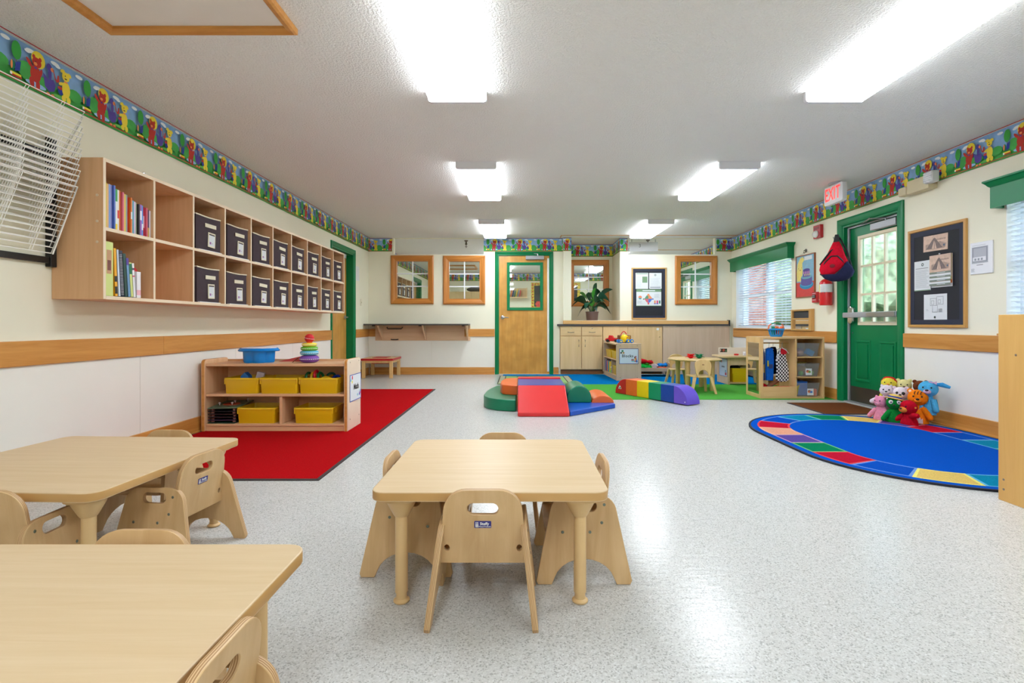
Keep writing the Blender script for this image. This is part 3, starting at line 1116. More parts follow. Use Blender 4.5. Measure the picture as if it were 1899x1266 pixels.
for (y, x), lb in zip(LROWS, LLAB):
    lab = 'white lit wraparound ceiling light ' + lb
    if lamp0 is None:
        lamp0 = lamp()
        lamp0.location = (x, y, H - 0.0005)
        lamp0['label'] = lab
    else:
        dup(lamp0, (x, y, H - 0.0005), label=lab)

def hatch(y1, lab):
    t = thing('attic_hatch', lab, 'hatch', (-1.643, y1 - 0.45, H - 0.0008))
    w, l = 0.488, 0.45
    prof = [(0, 0.0), (0, 0.030), (0.012, 0.036), (0.035, 0.030), (0.045, 0.02), (0.045, 0.0)]
    for side in range(4):
        mb = MB()
        vs = []
        c = [(-w, -l), (w, -l), (w, l), (-w, l)]
        for d, z in prof:
            q = [(-w + d, -l + d), (w - d, -l + d), (w - d, l - d), (-w + d, l - d)]
            vs += [(q[side][0], q[side][1], -z), (q[(side + 1) % 4][0], q[(side + 1) % 4][1], -z)]
        n = len(prof)
        fs = [(2 * ((i + 1) % n), 2 * ((i + 1) % n) + 1, 2 * i + 1, 2 * i) for i in range(n)]
        fs += [tuple(2 * i for i in range(n)), tuple(2 * i + 1 for i in range(n))[::-1]]
        obj('trim_board', mb.add(vs, fs), RAIL, t, smooth=False)
    obj('hatch_panel', MB().box(-w + 0.04, w - 0.04, -l + 0.04, l - 0.04, -0.006, -0.0005), mat((226, 220, 212), 0.6, noise=0.02), t, smooth=False)
    return t
hatch(2.70, 'square white attic hatch with wooden trim, on the ceiling above the wire rack')
hatch(14.4, 'wood trimmed attic hatch seen through the window into the next classroom')

# ------------------------------------------------------------------ carpets and mats
RED_C = carpet((184, 18, 24))
BLUE_C = carpet((0, 110, 176))
GREEN_C = carpet((84, 164, 66))
BIND = mat((58, 44, 42), 0.8, noise=0.05)
def carpet_rect(name, label, cat, x0, x1, y0, y1, m, h=0.008, bind=0.02, edge=BIND):
    t = thing(name, label, cat, ((x0 + x1) / 2, (y0 + y1) / 2, 0))
    w, l = (x1 - x0) / 2, (y1 - y0) / 2
    obj('pile', MB().box(-w + bind, w - bind, -l + bind, l - bind, 0.001, h), m, t, smooth=False)
    mb = MB()
    prof = [(0, 0.001), (0, h * 0.7), (bind, h * 0.95), (bind, 0.001)]
    vs, fs = [], []
    for d, z in prof:
        vs += [(-w + d, -l + d, z), (w - d, -l + d, z), (w - d, l - d, z), (-w + d, l - d, z)]
    for i in range(4):
        j = (i + 1) % 4
        for k in range(4):
            fs.append((i * 4 + k, i * 4 + (k + 1) % 4, j * 4 + (k + 1) % 4, j * 4 + k))
    obj('binding', mb.add(vs, fs), edge, t, smooth=False)
    return t
carpet_rect('area_carpet', 'long red carpet with a dark bound edge along the cubby wall', 'carpet', -2.665, -1.155, 2.985, 7.14, RED_C)
carpet_rect('area_carpet', 'bright blue carpet along the wooden counter', 'carpet', -0.285, 3.765, 7.705, 9.20, BLUE_C, edge=BLUE_C)
carpet_rect('area_carpet', 'green carpet under the rainbow caterpillar and round table', 'carpet', 0.50, 3.765, 6.17, 7.70, GREEN_C, edge=GREEN_C)
carpet_rect('door_mat', 'brown coir door mat with dark edge at the green exit door', 'mat', 3.05, 3.72, 5.155, 5.90, carpet((112, 66, 38), 0.25), h=0.010, bind=0.012)

# road rug behind the climber
t = thing('play_rug', 'pale green play rug with black and cream ladder border behind the foam climber', 'rug', (0.257, 8.28, 0.0085))
RUGG = carpet((150, 186, 120))
obj('pile', MB().box(-0.587, 0.587, -0.565, 0.565, 0.0, 0.006), RUGG, t, smooth=False)
cream = mat((214, 210, 170), 0.9, noise=0.05)
inkd = mat((34, 28, 26), 0.9, noise=0)
sh = []
for s in (-1, 1):
    sh.append((inkd, rect(s * 0.587 - (0.11 if s > 0 else 0), s * 0.587 + (0.11 if s < 0 else 0), -0.565, 0.565)))
    for k in range(16):
        y = -0.55 + k * 0.07
        x0 = 0.587 - 0.095 if s > 0 else -0.587 + 0.015
        sh.append((cream, rect(x0, x0 + 0.08, y, y + 0.035)))
for s in (-1, 1):
    sh.append((inkd, rect(-0.47, 0.47, s * 0.50 - 0.02, s * 0.50 + 0.02)))
    sh.append((mat((196, 70, 50), 0.9), rect(0.0, 0.25, 0.36, 0.45)))
    sh.append((mat((70, 120, 80), 0.9), rect(-0.3, -0.1, 0.34, 0.46)))
art('rug_print', sh, t, y=-0.0062, step=0.00004, rot=(-math.pi / 2, 0, 0))

# oval story rug
t = thing('oval_rug', 'oval royal blue rug ringed with coloured tiles beside the exit door', 'rug', (2.85, 3.94, 0.001))
def stadium(R, h=0.33, n=28):
    o = []
    for k in range(n + 1):
        a = -math.pi + math.pi * k / n
        o.append((R * math.cos(a), -h + R * math.sin(a)))
    for k in range(n + 1):
        a = math.pi * k / n
        o.append((R * math.cos(a), h + R * math.sin(a)))
    return o
ROYAL = carpet((10, 84, 190), 0.12)
obj('pile', MB().prism(stadium(0.858), 0.0, 0.010, 'z'), ROYAL, t)
mb = MB()
mb.plate([stadium(0.876), stadium(0.859)], 0.011, T(0, 0, 0.0056))
obj('binding', mb, mat((26, 30, 44), 0.8, noise=0), t, smooth=False)
def track(s, R):
    """point at arc length s (measured on the 0.68 line) along the stadium, starting at the left straight, y=+0.237, going down"""
    h, C = 0.33, 0.68
    per = 4 * h + 2 * math.pi * C
    s = (s + (h - 0.237)) % per
    if s < 2 * h: return (-R, h - s)
    s -= 2 * h
    if s < math.pi * C:
        a = math.pi + s / C
        return (R * math.cos(a), -h + R * math.sin(a))
    s -= math.pi * C
    if s < 2 * h: return (R, -h + s)
    s -= 2 * h
    a = s / C
    return (R * math.cos(a), h + R * math.sin(a))
TC = {'p': ((92, 74, 150), (196, 150, 190)), 'g': ((10, 124, 84), (110, 190, 120)), 'r': ((188, 24, 50), (226, 80, 84)), 'b': ((14, 78, 180), (110, 150, 216)),
      'y': ((222, 188, 104), (238, 226, 120)), 't': ((16, 134, 170), (100, 180, 220)), 'o': ((226, 160, 130), (232, 180, 150))}
seq = 'pgrbytgporbtgrbtgypbtro'
seq = 'pgrbytgoprybtgtbrpygtbro'[:24]
seq = ['p', 'g', 'r', 'b', 'y', 't', 'p', 'r', 'o', 'g', 't', 'b', 'r', 'p', 'y', 'g', 't', 'b', 'r', 'o']
per = 4 * 0.33 + 2 * math.pi * 0.68
pt = per / len(seq)
cmat = {k: (carpet(a), carpet(b)) for k, (a, b) in TC.items()}
sh = []
for i, k in enumerate(seq):
    for lay, (ra, rb, g) in enumerate(((0.805, 0.550, 0.0), (0.790, 0.566, 0.016))):
        n = 8
        a, b = i * pt + g, (i + 1) * pt - g
        poly = [track(a + (b - a) * j / n, ra) for j in range(n + 1)] + [track(b - (b - a) * j / n, rb) for j in range(n + 1)]
        sh.append((cmat[k][1 - lay], poly))
art('rug_print', sh, t, y=-0.0102, step=0.00002, rot=(-math.pi / 2, 0, 0))

# ------------------------------------------------------------------ toddler tables and plywood chairs
def kid_table(label, cx, cy, w, d, h, rz=0.0):
    t = thing('toddler_table', label, 'table', (cx, cy, 0), rz, group='square toddler tables')
    mb = MB().plate([rr(-w / 2, w / 2, -d / 2, d / 2, 0.045)], 0.030, T(0, 0, h - 0.015), bevel=0.003, edge=1)
    obj('tabletop', mb, [TOP, TOP_EDGE], t)
    for sx in (-1, 1):
        for sy in (-1, 1):
            x, y = sx * (w / 2 - 0.085), sy * (d / 2 - 0.075)
            leg = obj('leg', MB().lathe([(0.0205, 0.034), (0.0205, h - 0.05)], 20, c=(x, y)).lathe([(0.0175, 0.010), (0.0175, 0.036)], 16, c=(x, y)), LEGTAN, t)
            zc = h - 0.030
            cm = MB().plate([rr(x - 0.055, x + 0.055, y - 0.055, y + 0.055, 0.03)], 0.012, T(0, 0, zc - 0.006))
            cm.lathe([(0.023, h - 0.098), (0.027, h - 0.092), (0.046, h - 0.055), (0.050, zc - 0.011)], 20, c=(x, y))
            obj('collar', cm, LEGTAN, leg)
            obj('foot', MB().lathe([(0.0225, 0.0005), (0.026, 0.004), (0.026, 0.008), (0.020, 0.013), (0.012, 0.015)], 20, c=(x, y)), LEGTAN, leg)
    return t
kid_table('square maple toddler table standing alone in the middle of the floor', -0.093, 1.985, 0.752, 0.742, 0.38)
kid_table('maple toddler table by the red carpet, its edge against the cubby wall side', -1.715, 2.015, 0.835, 0.79, 0.38, math.radians(-2.6))
kid_table('maple toddler table cut by the lower corner of the frame', -0.895, 0.845, 0.785, 0.785, 0.38)

PLATE_BLUE = mat((38, 36, 120), 0.4, noise=0)
PLATE_INK = mat((226, 226, 220), 0.5, noise=0)
BOLT = mat((120, 130, 120), 0.35, metal=0.8, noise=0)
def make_chair():
    t = thing('toddler_chair', 'x', 'chair', group='plywood toddler chairs')
    prof = [(-0.166, 0.012), (-0.160, 0.0), (-0.113, 0.0)]
    for k in range(1, 12):
        a = math.pi - math.pi * k / 12
        prof.append((0.107 * math.cos(a), 0.085 * math.sin(a)))
    prof += [(0.113, 0.0), (0.160, 0.0), (0.166, 0.012)]
    for k in range(7):
        a = math.radians(15 + 75 * k / 6)
        prof.append((0.058 + 0.06 * math.cos(a), 0.24 + 0.06 * math.sin(a)))
    for k in range(7):
        a = math.radians(90 + 75 * k / 6)
        prof.append((-0.058 + 0.06 * math.cos(a), 0.24 + 0.06 * math.sin(a)))
    slot = rr(-0.047, 0.047, 0.244, 0.282, 0.0188, 6)
    for s in (-1, 1):
        # board stands in the y-z plane, leaning inwards going up
        M = T(s * 0.160, 0, 0) @ Matrix.Rotation(-s * 0.118, 4, 'Y') @ Matrix.Rotation(math.pi / 2, 4, 'Z') @ UPRIGHT
        sp = obj('side_panel', MB().plate([prof, slot], 0.018, M, bevel=0.002, edge=1), [BIRCH, PLY], t)
        bm_ = MB()
        for by, bz in ((-0.064, 0.207), (-0.074, 0.268), (-0.022, 0.175), (0.074, 0.175)):
            bm_.lathe([(0.0, 0.0016), (0.0045, 0.001), (0.0055, 0.0)][::-1], 8, 0, M @ T(by, bz, s * 0.009) @ Matrix.Rotation(0 if s > 0 else math.pi, 4, 'X'))
        obj('screw', bm_, BOLT, sp)
    b = [(-0.134, 0.0), (0.134, 0.0), (0.131, 0.04)]
    b.append((0.122, 0.17))
    for k in range(1, 8):
        a = math.radians(5 + 85 * k / 7)
        b.append((0.050 + 0.072 * math.cos(a), 0.166 + 0.072 * math.sin(a)))
    b += [(-x, y) for x, y in b[:2:-1]] + [(-0.131, 0.04)]
    holes = [rr(-0.048, 0.048, 0.158, 0.196, 0.0188, 6), ell(-0.112, 0.05, 0.0085, 0.011, 10), ell(0.112, 0.05, 0.0085, 0.011, 10)]
    M = T(0, -0.062, 0.165) @ Matrix.Rotation(0.14, 4, 'X') @ UPRIGHT
    back = obj('backrest', MB().plate([b] + holes, 0.016, M, bevel=0.002, edge=1), [BIRCH, PLY], t)
    pl = MB().plate([rr(-0.026, 0.026, 0.117, 0.139, 0.002, 2)], 0.0012, M @ T(0, 0, 0.0088))
    obj('maker_plate', pl, PLATE_BLUE, back, smooth=False)
    def tx(s, size, x, z, bold):
        o = text('lettering', s, size, PLATE_INK, back, (0, 0, 0), 0.0001, bold)
        o.data.transform(T(0, -0.062, 0.165) @ Matrix.Rotation(0.14, 4, 'X') @ T(x, -0.0096, z))
        return o
    tx('Steffy', 0.0125, 0.0055, 0.1305, 0.0003)
    tx('Wood Products', 0.0056, 0.006, 0.1215, 0.0001)
    lg = MB()
    MB_ = M @ T(0, 0, 0.0096)
    for x in (-0.0205, -0.0155):
        lg.add([(x + a, z, 0) for a, z in ell(0, 0.1345, 0.0018, n=8)], [tuple(range(8))], 0, MB_)
        lg.add([(x - 0.0018, 0.1225, 0), (x + 0.002, 0.1225, 0), (x + 0.0016, 0.132, 0), (x - 0.0014, 0.132, 0)], [(0, 1, 2, 3)], 0, MB_)
        lg.add([(x - 0.002, 0.119, 0), (x - 0.0004, 0.119, 0), (x, 0.1232, 0), (x - 0.0018, 0.1232, 0)], [(0, 1, 2, 3)], 0, MB_)
        lg.add([(x + 0.0008, 0.119, 0), (x + 0.0024, 0.119, 0), (x + 0.0018, 0.1232, 0), (x + 0.0002, 0.1232, 0)], [(0, 1, 2, 3)], 0, MB_)
    obj('emblem', lg, PLATE_INK, back, smooth=False)
    seat = MB().plate([rr(-0.131, 0.131, -0.058, 0.135, 0.02)], 0.016, T(0, 0, 0.172), bevel=0.002, edge=1)
    obj('seat', seat, [BIRCH, PLY], t)
    return t
ch0 = make_chair()
CH = [(-0.112, 1.676, 0, 'plywood toddler chair with its back and blue maker plate facing us at the middle table'),
      (-0.405, 2.016, -90, 'plywood toddler chair tucked under the red-carpet side of the middle table'),
      (0.226, 1.965, 90, 'plywood toddler chair tucked under the exit-door side of the middle table'),
      (-0.077, 2.312, 180, 'plywood toddler chair behind the middle table, only its top edge showing over the tabletop'),
      (-1.335, 2.050, 84, 'plywood toddler chair with a blue plate, pulled up between its table and the red carpet'),
      (-1.632, 1.660, 3, 'plywood toddler chair at the frame edge, its back to us before the wall-side table'),
      (-1.670, 2.375, 176, 'plywood toddler chair behind the wall-side table, a thin rounded edge showing'),
      (-0.925, 1.178, 180, 'plywood toddler chair at the far side of the corner table, a rounded back edge showing'),
      (-0.565, 0.825, 90, 'plywood toddler chair cut by the bottom of the frame, pulled to the corner table')]
for i, (x, y, a, lb) in enumerate(CH):
    if i == 0:
        ch0.location = (x, y, 0)
        ch0['label'] = lb
    else:
        dup(ch0, (x, y, 0), math.radians(a), lb)

# ------------------------------------------------------------------ wall cubby with fabric bins and books
def cubby(label, y0, ncol, loc_x=LW):
    """pigeon-hole unit hung on the long wall; own x runs along the wall"""
    p, dpt, z0, z1 = 0.41, 0.30, 1.048, 1.866
    t = thing('wall_cubby', label, 'shelf', (loc_x, y0, z0), RZL)
    L, h, th = p * ncol, z1 - z0, 0.02
    for s in (0, 1):
        x = -0.01 if s == 0 else L - 0.01
        obj('side_panel', MB().box(x, x + th, -dpt, -0.001, 0, h, [0, 0, 1, 0, 0, 0]), [CUBBY, CUBBY_EDGE], t, bevel=0.0015, seg=1)
    for k in range(1, ncol):
        obj('divider', MB().box(p * k - 0.009, p * k + 0.009, -dpt + 0.001, -0.01, th, h - th, [0, 0, 1, 0, 0, 0]), [CUBBY, CUBBY_EDGE], t, smooth=False)
    for nm, z in (('bottom_panel', 0.0), ('top_panel', h - th)):
        obj(nm, MB().box(0.01, L - 0.01, -dpt + 0.0005, -0.001, z, z + th, [0, 0, 1, 0, 0, 0]), [CUBBY, CUBBY_EDGE], t, smooth=False)
    for k in range(ncol):
        obj('shelf_board', MB().box(p * k + 0.0095, p * (k + 1) - 0.0095, -dpt + 0.001, -0.01, h / 2 - 0.01, h / 2 + 0.01, [0, 0, 1, 0, 0, 0]), [CUBBY, CUBBY_EDGE], t, smooth=False)
    obj('back_panel', MB().box(0.01, L - 0.01, -0.0095, -0.001, th, h - th), CUBBY, t, smooth=False)
    cp = MB()
    for z in (0.33, 0.45, 0.60):
        cp.lathe([(0.008, 0), (0.008, 0.003), (0, 0.004)], 8, 0, T(-0.01, -dpt + 0.035, z) @ Matrix.Rotation(-math.pi / 2, 4, 'Y'))
    obj('screw_cap', cp, mat((220, 200, 170), 0.4, noise=0), t)
    return t
cubby('long maple wall cubby, two rows of ten compartments holding books and dark bins', 2.997, 10)

CREAM = mat((224, 216, 190), 0.7, noise=0.03)
def make_bin(seed):
    rnd = random.Random(seed)
    t = thing('fabric_bin', 'x', 'bin', group='dark fabric bins in the wall cubby')
    w, d, h = 0.148, 0.25, 0.265
    nx, nz = 7, 6
    mb = MB()
    # front, a little bulged and creased
    vs, fs = [], []
    for j in range(nz):
        for i in range(nx):
            u, v = i / (nx - 1), j / (nz - 1)
            bul = 0.010 * math.sin(math.pi * u) * math.sin(math.pi * v) + rnd.uniform(-0.002, 0.002)
            vs.append((-w + 2 * w * u + (0.004 * v if i == 0 else 0), -bul, h * v - (0.006 * math.sin(math.pi * u) if j == nz - 1 else 0)))
    for j in range(nz - 1):
        for i in range(nx - 1):
            a = j * nx + i
            fs.append((a, a + 1, a + nx + 1, a + nx))
    mb.add(vs, fs)
    mb.box(-w, -w + 0.004, 0, d, 0, h).box(w - 0.004, w, 0, d, 0, h).box(-w, w, d - 0.004, d, 0, h).box(-w, w, 0.001, d, 0, 0.004)
    mb.box(-w, w, 0.001, 0.006, 0, h - 0.008)
    obj('fabric_body', mb, BINB, t)
    top = [vs[(nz - 1) * nx + i] for i in range(nx)]
    pip = MB().tube([(x, y - 0.001, z + 0.002) for x, y, z in top] + [(w, d * 0.5, h), (w, d, h), (-w, d, h), (-w, d * 0.5, h)], 0.0055, 6, closed=True)
    obj('piping', pip, CREAM, t)
    obj('base_board', MB().box(-w * 0.9, w * 0.98, -0.016, 0.05, -0.0015, 0.0035), WHITE, t, smooth=False)
    a = rnd.uniform(-0.03, 0.06)
    Mh = T(0.01, -0.0125, h * 0.735) @ Matrix.Rotation(a, 4, 'Y')
    obj('name_strip', MB().box(-0.066, 0.066, -0.002, 0.002, -0.0145, 0.0145, M=Mh), CREAM, t, smooth=False)
    Mc = T(0.02, -0.0125, h * 0.33) @ Matrix.Rotation(a + rnd.uniform(-0.03, 0.05), 4, 'Y')
    hold = MB()
    hold.box(-0.043, 0.043, -0.002, 0.002, -0.056, 0.056, M=Mc)
    c = obj('label_holder', hold, CREAM, t, smooth=False)
    cm = MB().box(-0.033, 0.033, -0.0032, -0.002, -0.046, 0.042, M=Mc)
    obj('card', cm, PAPER, c, smooth=False)
    pk = MB()
    pk.box(-0.026, -0.008, -0.0036, -0.0032, -0.034, -0.016, M=Mc).box(0.004, 0.010, -0.0036, -0.0032, -0.028, -0.022, M=Mc)
    obj('card_print', pk, mat((150, 90, 150), 0.7, noise=0.3, nscale=120), c, smooth=False)
    sl = MB().box(-0.034, 0.034, -0.0034, -0.002, 0.036, 0.046, M=Mc)
    obj('card_slot', sl, mat((70, 58, 54), 0.7, noise=0), c, smooth=False)
    return t
protos = [make_bin(k) for k in range(3)]
used = [False] * 3
rnd = random.Random(7)
for row in (1, 0):
    for c in range(2, 10):
        k = (c * 2 + row + c // 3) % 3
        x, yy = LW + 0.298, 2.997 + 0.41 * c + 0.222 + rnd.uniform(-0.02, 0.012)
        if row == 0: yy -= 0.012
        z = 1.048 + (0.022 if row == 0 else 0.421)
        lb = 'dark brown fabric bin, %s of its kind from the bookshelf end, %s cubby row' % (words_ord(c - 2), 'upper' if row else 'lower')
        rz = RZL + math.radians(rnd.uniform(-3, 1.5))
        if not used[k]:
            used[k] = True
            b_ = protos[k]
            b_.location = (x - 0.018, yy, z)
            b_.rotation_euler = (0, 0, rz)
            b_['label'] = lb
        else:
            dup(protos[k], (x - 0.018, yy, z), rz, lb)

# books: spines towards the room. own x along the shelf, front -y
def book(name, label, group, yy, z, w, d, h, c, lean=0.0, page=True, band=None, xoff=0.0):
    t = thing(name, label, 'book', (LW + 0.30 - 0.012 - xoff, yy, z), RZL, group)
    M = Matrix.Rotation(lean, 4, 'Y')
    m = mat(c, 0.45, noise=0.03)
    cv = MB()
    cv.box(0, w, 0, 0.0015, 0, h, M=M).box(0, 0.0012, 0, d, 0, h, M=M).box(w - 0.0012, w, 0, d, 0, h, M=M)
    obj('cover', cv, m, t, smooth=False)
    obj('pages', MB().box(0.0013, w - 0.0013, 0.0016, d - 0.004, 0.002, h - 0.003, M=M), PAPER, t, smooth=False)
    if band:
        for (z0, z1, bc) in band:
            obj('spine_print', MB().box(0.0005, w - 0.0005, -0.0004, 0.0, h * z0, h * z1, M=M), mat(bc, 0.5, noise=0.0), t, smooth=False)
    return t
UP = [('yellow', (226, 206, 40), .265, None), ('pale orange', (232, 180, 110), .26, None), ('sky blue', (130, 160, 214), .262, None), ('lavender', (170, 170, 220), .262, None),
      ('royal blue', (80, 110, 196), .262, None), ('green and white', (226, 232, 226), .245, [(0.7, 1, (60, 160, 80)), (0, .15, (230, 200, 40))]), ('white', (236, 232, 226), .245, [(0.3, 0.5, (220, 60, 60))]),
      ('orange', (238, 140, 60), .245, None), ('pink', (230, 110, 130), .238, None), ('mustard', (226, 190, 80), .232, None), ('grey green', (140, 160, 150), .232, None), ('red', (206, 40, 44), .222, None),
      ('orange and white', (240, 130, 40), .222, [(0.4, 0.6, (240, 230, 220))]), ('teal', (90, 160, 180), .208, None), ('lilac', (214, 190, 220), .206, None), ('sage', (186, 196, 160), .204, None),
      ('black', (40, 30, 40), .196, None), ('violet', (150, 90, 180), .198, [(0.5, 0.8, (236, 230, 240))]), ('light blue', (90, 150, 220), .196, [(0.2, 0.4, (230, 240, 250))]),
      ('crimson', (200, 30, 60), .19, [(0.3, 0.7, (230, 190, 200))]), ('rose', (226, 90, 110), .188, None), ('plum', (80, 40, 80), .18, [(0, .35, (200, 150, 60))]),
      ('off-white', (226, 222, 230), .178, None), ('tan', (226, 180, 130), .178, None), ('powder blue', (160, 200, 230), .176, None)]
yy = 2.997 + 0.016
for i, (nm, c, h, band) in enumerate(UP):
    w = 0.0128 + 0.0022 * ((i * 7) % 4)
    book('picture_book', 'thin %s paperback among the short books in the top corner compartment' % nm, 'paperbacks in the top corner compartment', yy, 1.048 + 0.4195, w, 0.20, h, c, 0, True, band, 0.004 * ((i * 5) % 4))
    yy += w + 0.0006
LOW = [('wide lime green binder with a printed spine', (206, 216, 130), .062, .318, 0.0, None), ('tall amber yellow book with black lettering', (240, 170, 20), .020, .285, -0.045, [(0.05, 0.2, (40, 30, 20)), (0.3, 0.42, (40, 30, 20))]),
       ('white spiral notebook with blue edge', (206, 216, 230), .016, .28, -0.06, None), ('black and white striped spiral book', (44, 50, 70), .026, .276, -0.06, None), ('dark green book with blue cover edge', (26, 66, 56), .024, .262, -0.07, None),
       ('purple topped book with rainbow spine', (110, 150, 190), .020, .238, -0.08, [(0.82, 1, (90, 60, 150))]), ('green capped white and yellow book', (206, 214, 130), .022, .214, -0.08, [(0.66, .96, (10, 110, 70))]),
       ('white book with tiny dotted spine', (236, 234, 236), .018, .212, -0.07, [(0.8, .86, (80, 60, 90)), (0.6, .64, (190, 60, 90))]), ('white magazine file with a rounded red top', (236, 232, 234), .036, .165, 0.0, [(0.1, 0.3, (230, 170, 180))])]
yy = 2.997 + 0.016
for i, (nm, c, w, h, lean, band) in enumerate(LOW):
    t = book('storage_book' if i in (0, 8) else 'teacher_book', nm + ' in the lower corner compartment', 'books in the lower corner compartment', yy + (h * math.tan(-lean)) + (0.019 if i == 8 else 0), 1.048 + 0.0215 + (w * math.sin(-lean) * 0 if lean else 0), w, 0.22, h, c, lean, True, band)
    if lean: t.location.z += 0.0006 + w * math.sin(abs(lean))
    if i == 0:
        art('spine_print', [(mat((196, 150, 110), 0.6, noise=0.1), rect(0.012, 0.05, 0.13, 0.27)), (mat((120, 70, 60), 0.6, noise=0.2), rect(0.018, 0.044, 0.15, 0.21))], t, y=-0.0006)
    if i == 3:
        rg = MB()
        for k in range(26):
            rg.tube([(-0.001, 0.004, 0.012 + k * 0.0095), (w / 2, -0.005, 0.012 + k * 0.0095), (w + 0.001, 0.004, 0.012 + k * 0.0095)], 0.0022, 5, 0, Matrix.Rotation(lean, 4, 'Y'))
        obj('spiral', rg, mat((200, 204, 214), 0.3, metal=0.3, noise=0), t)
    if i == 8:
        obj('red_top', MB().lathe([(0.035, 0.0), (0.033, 0.014), (0.022, 0.028), (0.0, 0.034)], 14, c=(w / 2, 0.05), M=T(0, 0, h)), REDP, t)
    yy += w + (h * math.tan(-lean)) * 0.06 + 0.002
# short strip left on the cubby top
t = thing('catch_plate', 'small chrome catch with white plate lying on top of the wall cubby', 'hardware', (LW + 0.28, 3.36, 1.8665), RZL)
obj('plate', MB().box(-0.05, 0.07, -0.012, 0.012, 0, 0.004), WHITE, t, smooth=False)
obj('latch', MB().lathe([(0.012, 0.004), (0.012, 0.008), (0.0, 0.014)], 12, c=(-0.03, 0)), CHROME, t)

# ------------------------------------------------------------------ wire drying rack on the wall
WIREW = mat((246, 244, 238), 0.45, noise=0)
t = thing('drying_rack', 'white wire art drying rack on a black wall frame, its shelves folded up', 'rack', (LW, 2.42, 1.25), RZL)
BLKM = mat((24, 22, 22), 0.4, noise=0)
for x in (-0.52, 0.545):
    obj('upright', MB().box(x - 0.019, x + 0.019, -0.035, -0.0005, -0.02, 0.72), BLKM, t, bevel=0.003)
for z in (0.0, 0.60):
    obj('cross_bar', MB().box(-0.5, 0.525, -0.028, -0.004, z, z + 0.035), BLKM, t, bevel=0.003)
NS = 15
for k in range(NS):
    f = k / (NS - 1)
    zb = 0.055 + 0.50 * f
    L = 0.405 - 0.05 * f
    an = math.radians(68 - 9 * f)
    mb = MB()
    xa, xb = -0.55, 0.515 - 0.022 * math.sin(k * 1.7) * 0.4
    y0, z0 = -0.045, zb
    dy, dz = -math.cos(an), math.sin(an)
    def q(x, s): return (x, y0 + dy * s, z0 + dz * s)
    mb.tube([q(xa, 0), q(xb, 0), q(xb, L), q(xa, L)], 0.0030, 5, closed=True)
    n = 12
    for i in range(1, n):
        mb.tube([q(xa, L * i / n), q(xb, L * i / n)], 0.0019, 4)
    for x in (-0.30, -0.06, 0.18, 0.385):
        for dx in (0.0, 0.016):
            x_, nn = x + dx, Vector((0, dz, -dy)) * 0.003
            a, b = Vector(q(x_, 0)) + nn, Vector(q(x_, L)) + nn
            mb.tube([a, b], 0.0020, 4)
    obj('wire_shelf', mb, WIREW, t)
lb = MB().tube([(0.520, -0.05, 0.05), (0.520, -0.19, 0.43), (0.520, -0.165, 0.435)], 0.004, 6)
obj('end_rod', lb, WIREW, t)

# ------------------------------------------------------------------ low shelf unit with yellow tubs (long wall)
def yellow_tub(name, label, group, loc, w, d, h, rz=0.0, wm=YELLOWP):
    """tapered tub with rolled rim and lug handles; own origin at the base centre of the front edge"""
    t = thing(name, label, 'tub', loc, rz, group)
    mb = MB()
    lay = [(0.925, 0.0), (0.93, 0.002), (0.965, h - 0.016), (1.0, h - 0.016), (1.0, h - 0.002), (0.985, h), (0.955, h), (0.94, h - 0.016), (0.91, 0.006)]
    vs, fs = [], []
    n = None
    for s, z in lay:
        lp = rr(-w / 2 * s, w / 2 * s, d / 2 - d / 2 * s, d / 2 + d / 2 * s, 0.018 * s, 3)
        n = len(lp)
        vs += [(x, y, z) for x, y in lp]
    for i in range(len(lay) - 1):
        for k in range(n):
            k2 = (k + 1) % n
            fs.append((i * n + k, i * n + k2, (i + 1) * n + k2, (i + 1) * n + k))
    fs.append(tuple(range(n))[::-1])
    fs.append(tuple((len(lay) - 1) * n + k for k in range(n)))
    obj('tub_body', mb.add(vs, fs), wm, t, angle=50)
    for s in (-1, 1):
        lg = MB().box(-0.006 + s * w * 0.474, 0.006 + s * w * 0.474, d * 0.25, d * 0.75, h * 0.62, h - 0.014)
        lg.box(-0.005 + s * w * 0.474, 0.005 + s * w * 0.474, 0.006, 0.022, h * 0.60, h - 0.014)
        obj('lug', lg, wm, t, bevel=0.002)
    return t

MX0, MX1, MY0, MY1 = -2.655, -1.430, 4.317, 4.668
ZR = 0.0085
t = thing('toy_shelf', 'low maple toy shelf with yellow tubs standing on the red carpet', 'shelf', ((MX0 + MX1) / 2, MY0, ZR))
hw, dp, hh = (MX1 - MX0) / 2, MY1 - MY0, 0.598
PINKM = wood((226, 184, 142), (212, 166, 122), 0, 0.45, 0.7)
PINKZ = wood((226, 184, 142), (212, 166, 122), 2, 0.45, 0.7)
for s in (-1, 1):
    prof = [(0.0, 0.0), (dp, 0.0)]
    prof += [(dp - 0.03 + 0.03 * math.cos(a), hh - 0.03 + 0.03 * math.sin(a)) for a in (0, 0.4, 0.8, 1.2, math.pi / 2)]
    prof += [(0.03 - 0.03 * math.sin(a), hh - 0.03 + 0.03 * math.cos(a)) for a in (0, 0.4, 0.8, 1.2, math.pi / 2)]
    M = T(s * (hw - 0.017), 0, 0) @ Matrix.Rotation(math.pi / 2, 4, 'Z') @ UPRIGHT
    e = obj('end_panel', MB().plate([prof], 0.034, M, bevel=0.006, edge=1), [mat((226, 204, 180), 0.45, noise=0.03) if s > 0 else PINKZ, RAIL], t)
    if s > 0:
        cp = MB()
        for y_, z_ in ((0.06, 0.57), (0.30, 0.57), (0.06, 0.09), (0.30, 0.09)):
            cp.lathe([(0.006, 0), (0.006, 0.001), (0, 0.0015)], 8, 0, T(hw, y_, z_) @ Matrix.Rotation(math.pi / 2, 4, 'Y'))
        obj('screw_cap', cp, mat((150, 130, 110), 0.5, noise=0), e)
iw = hw - 0.035
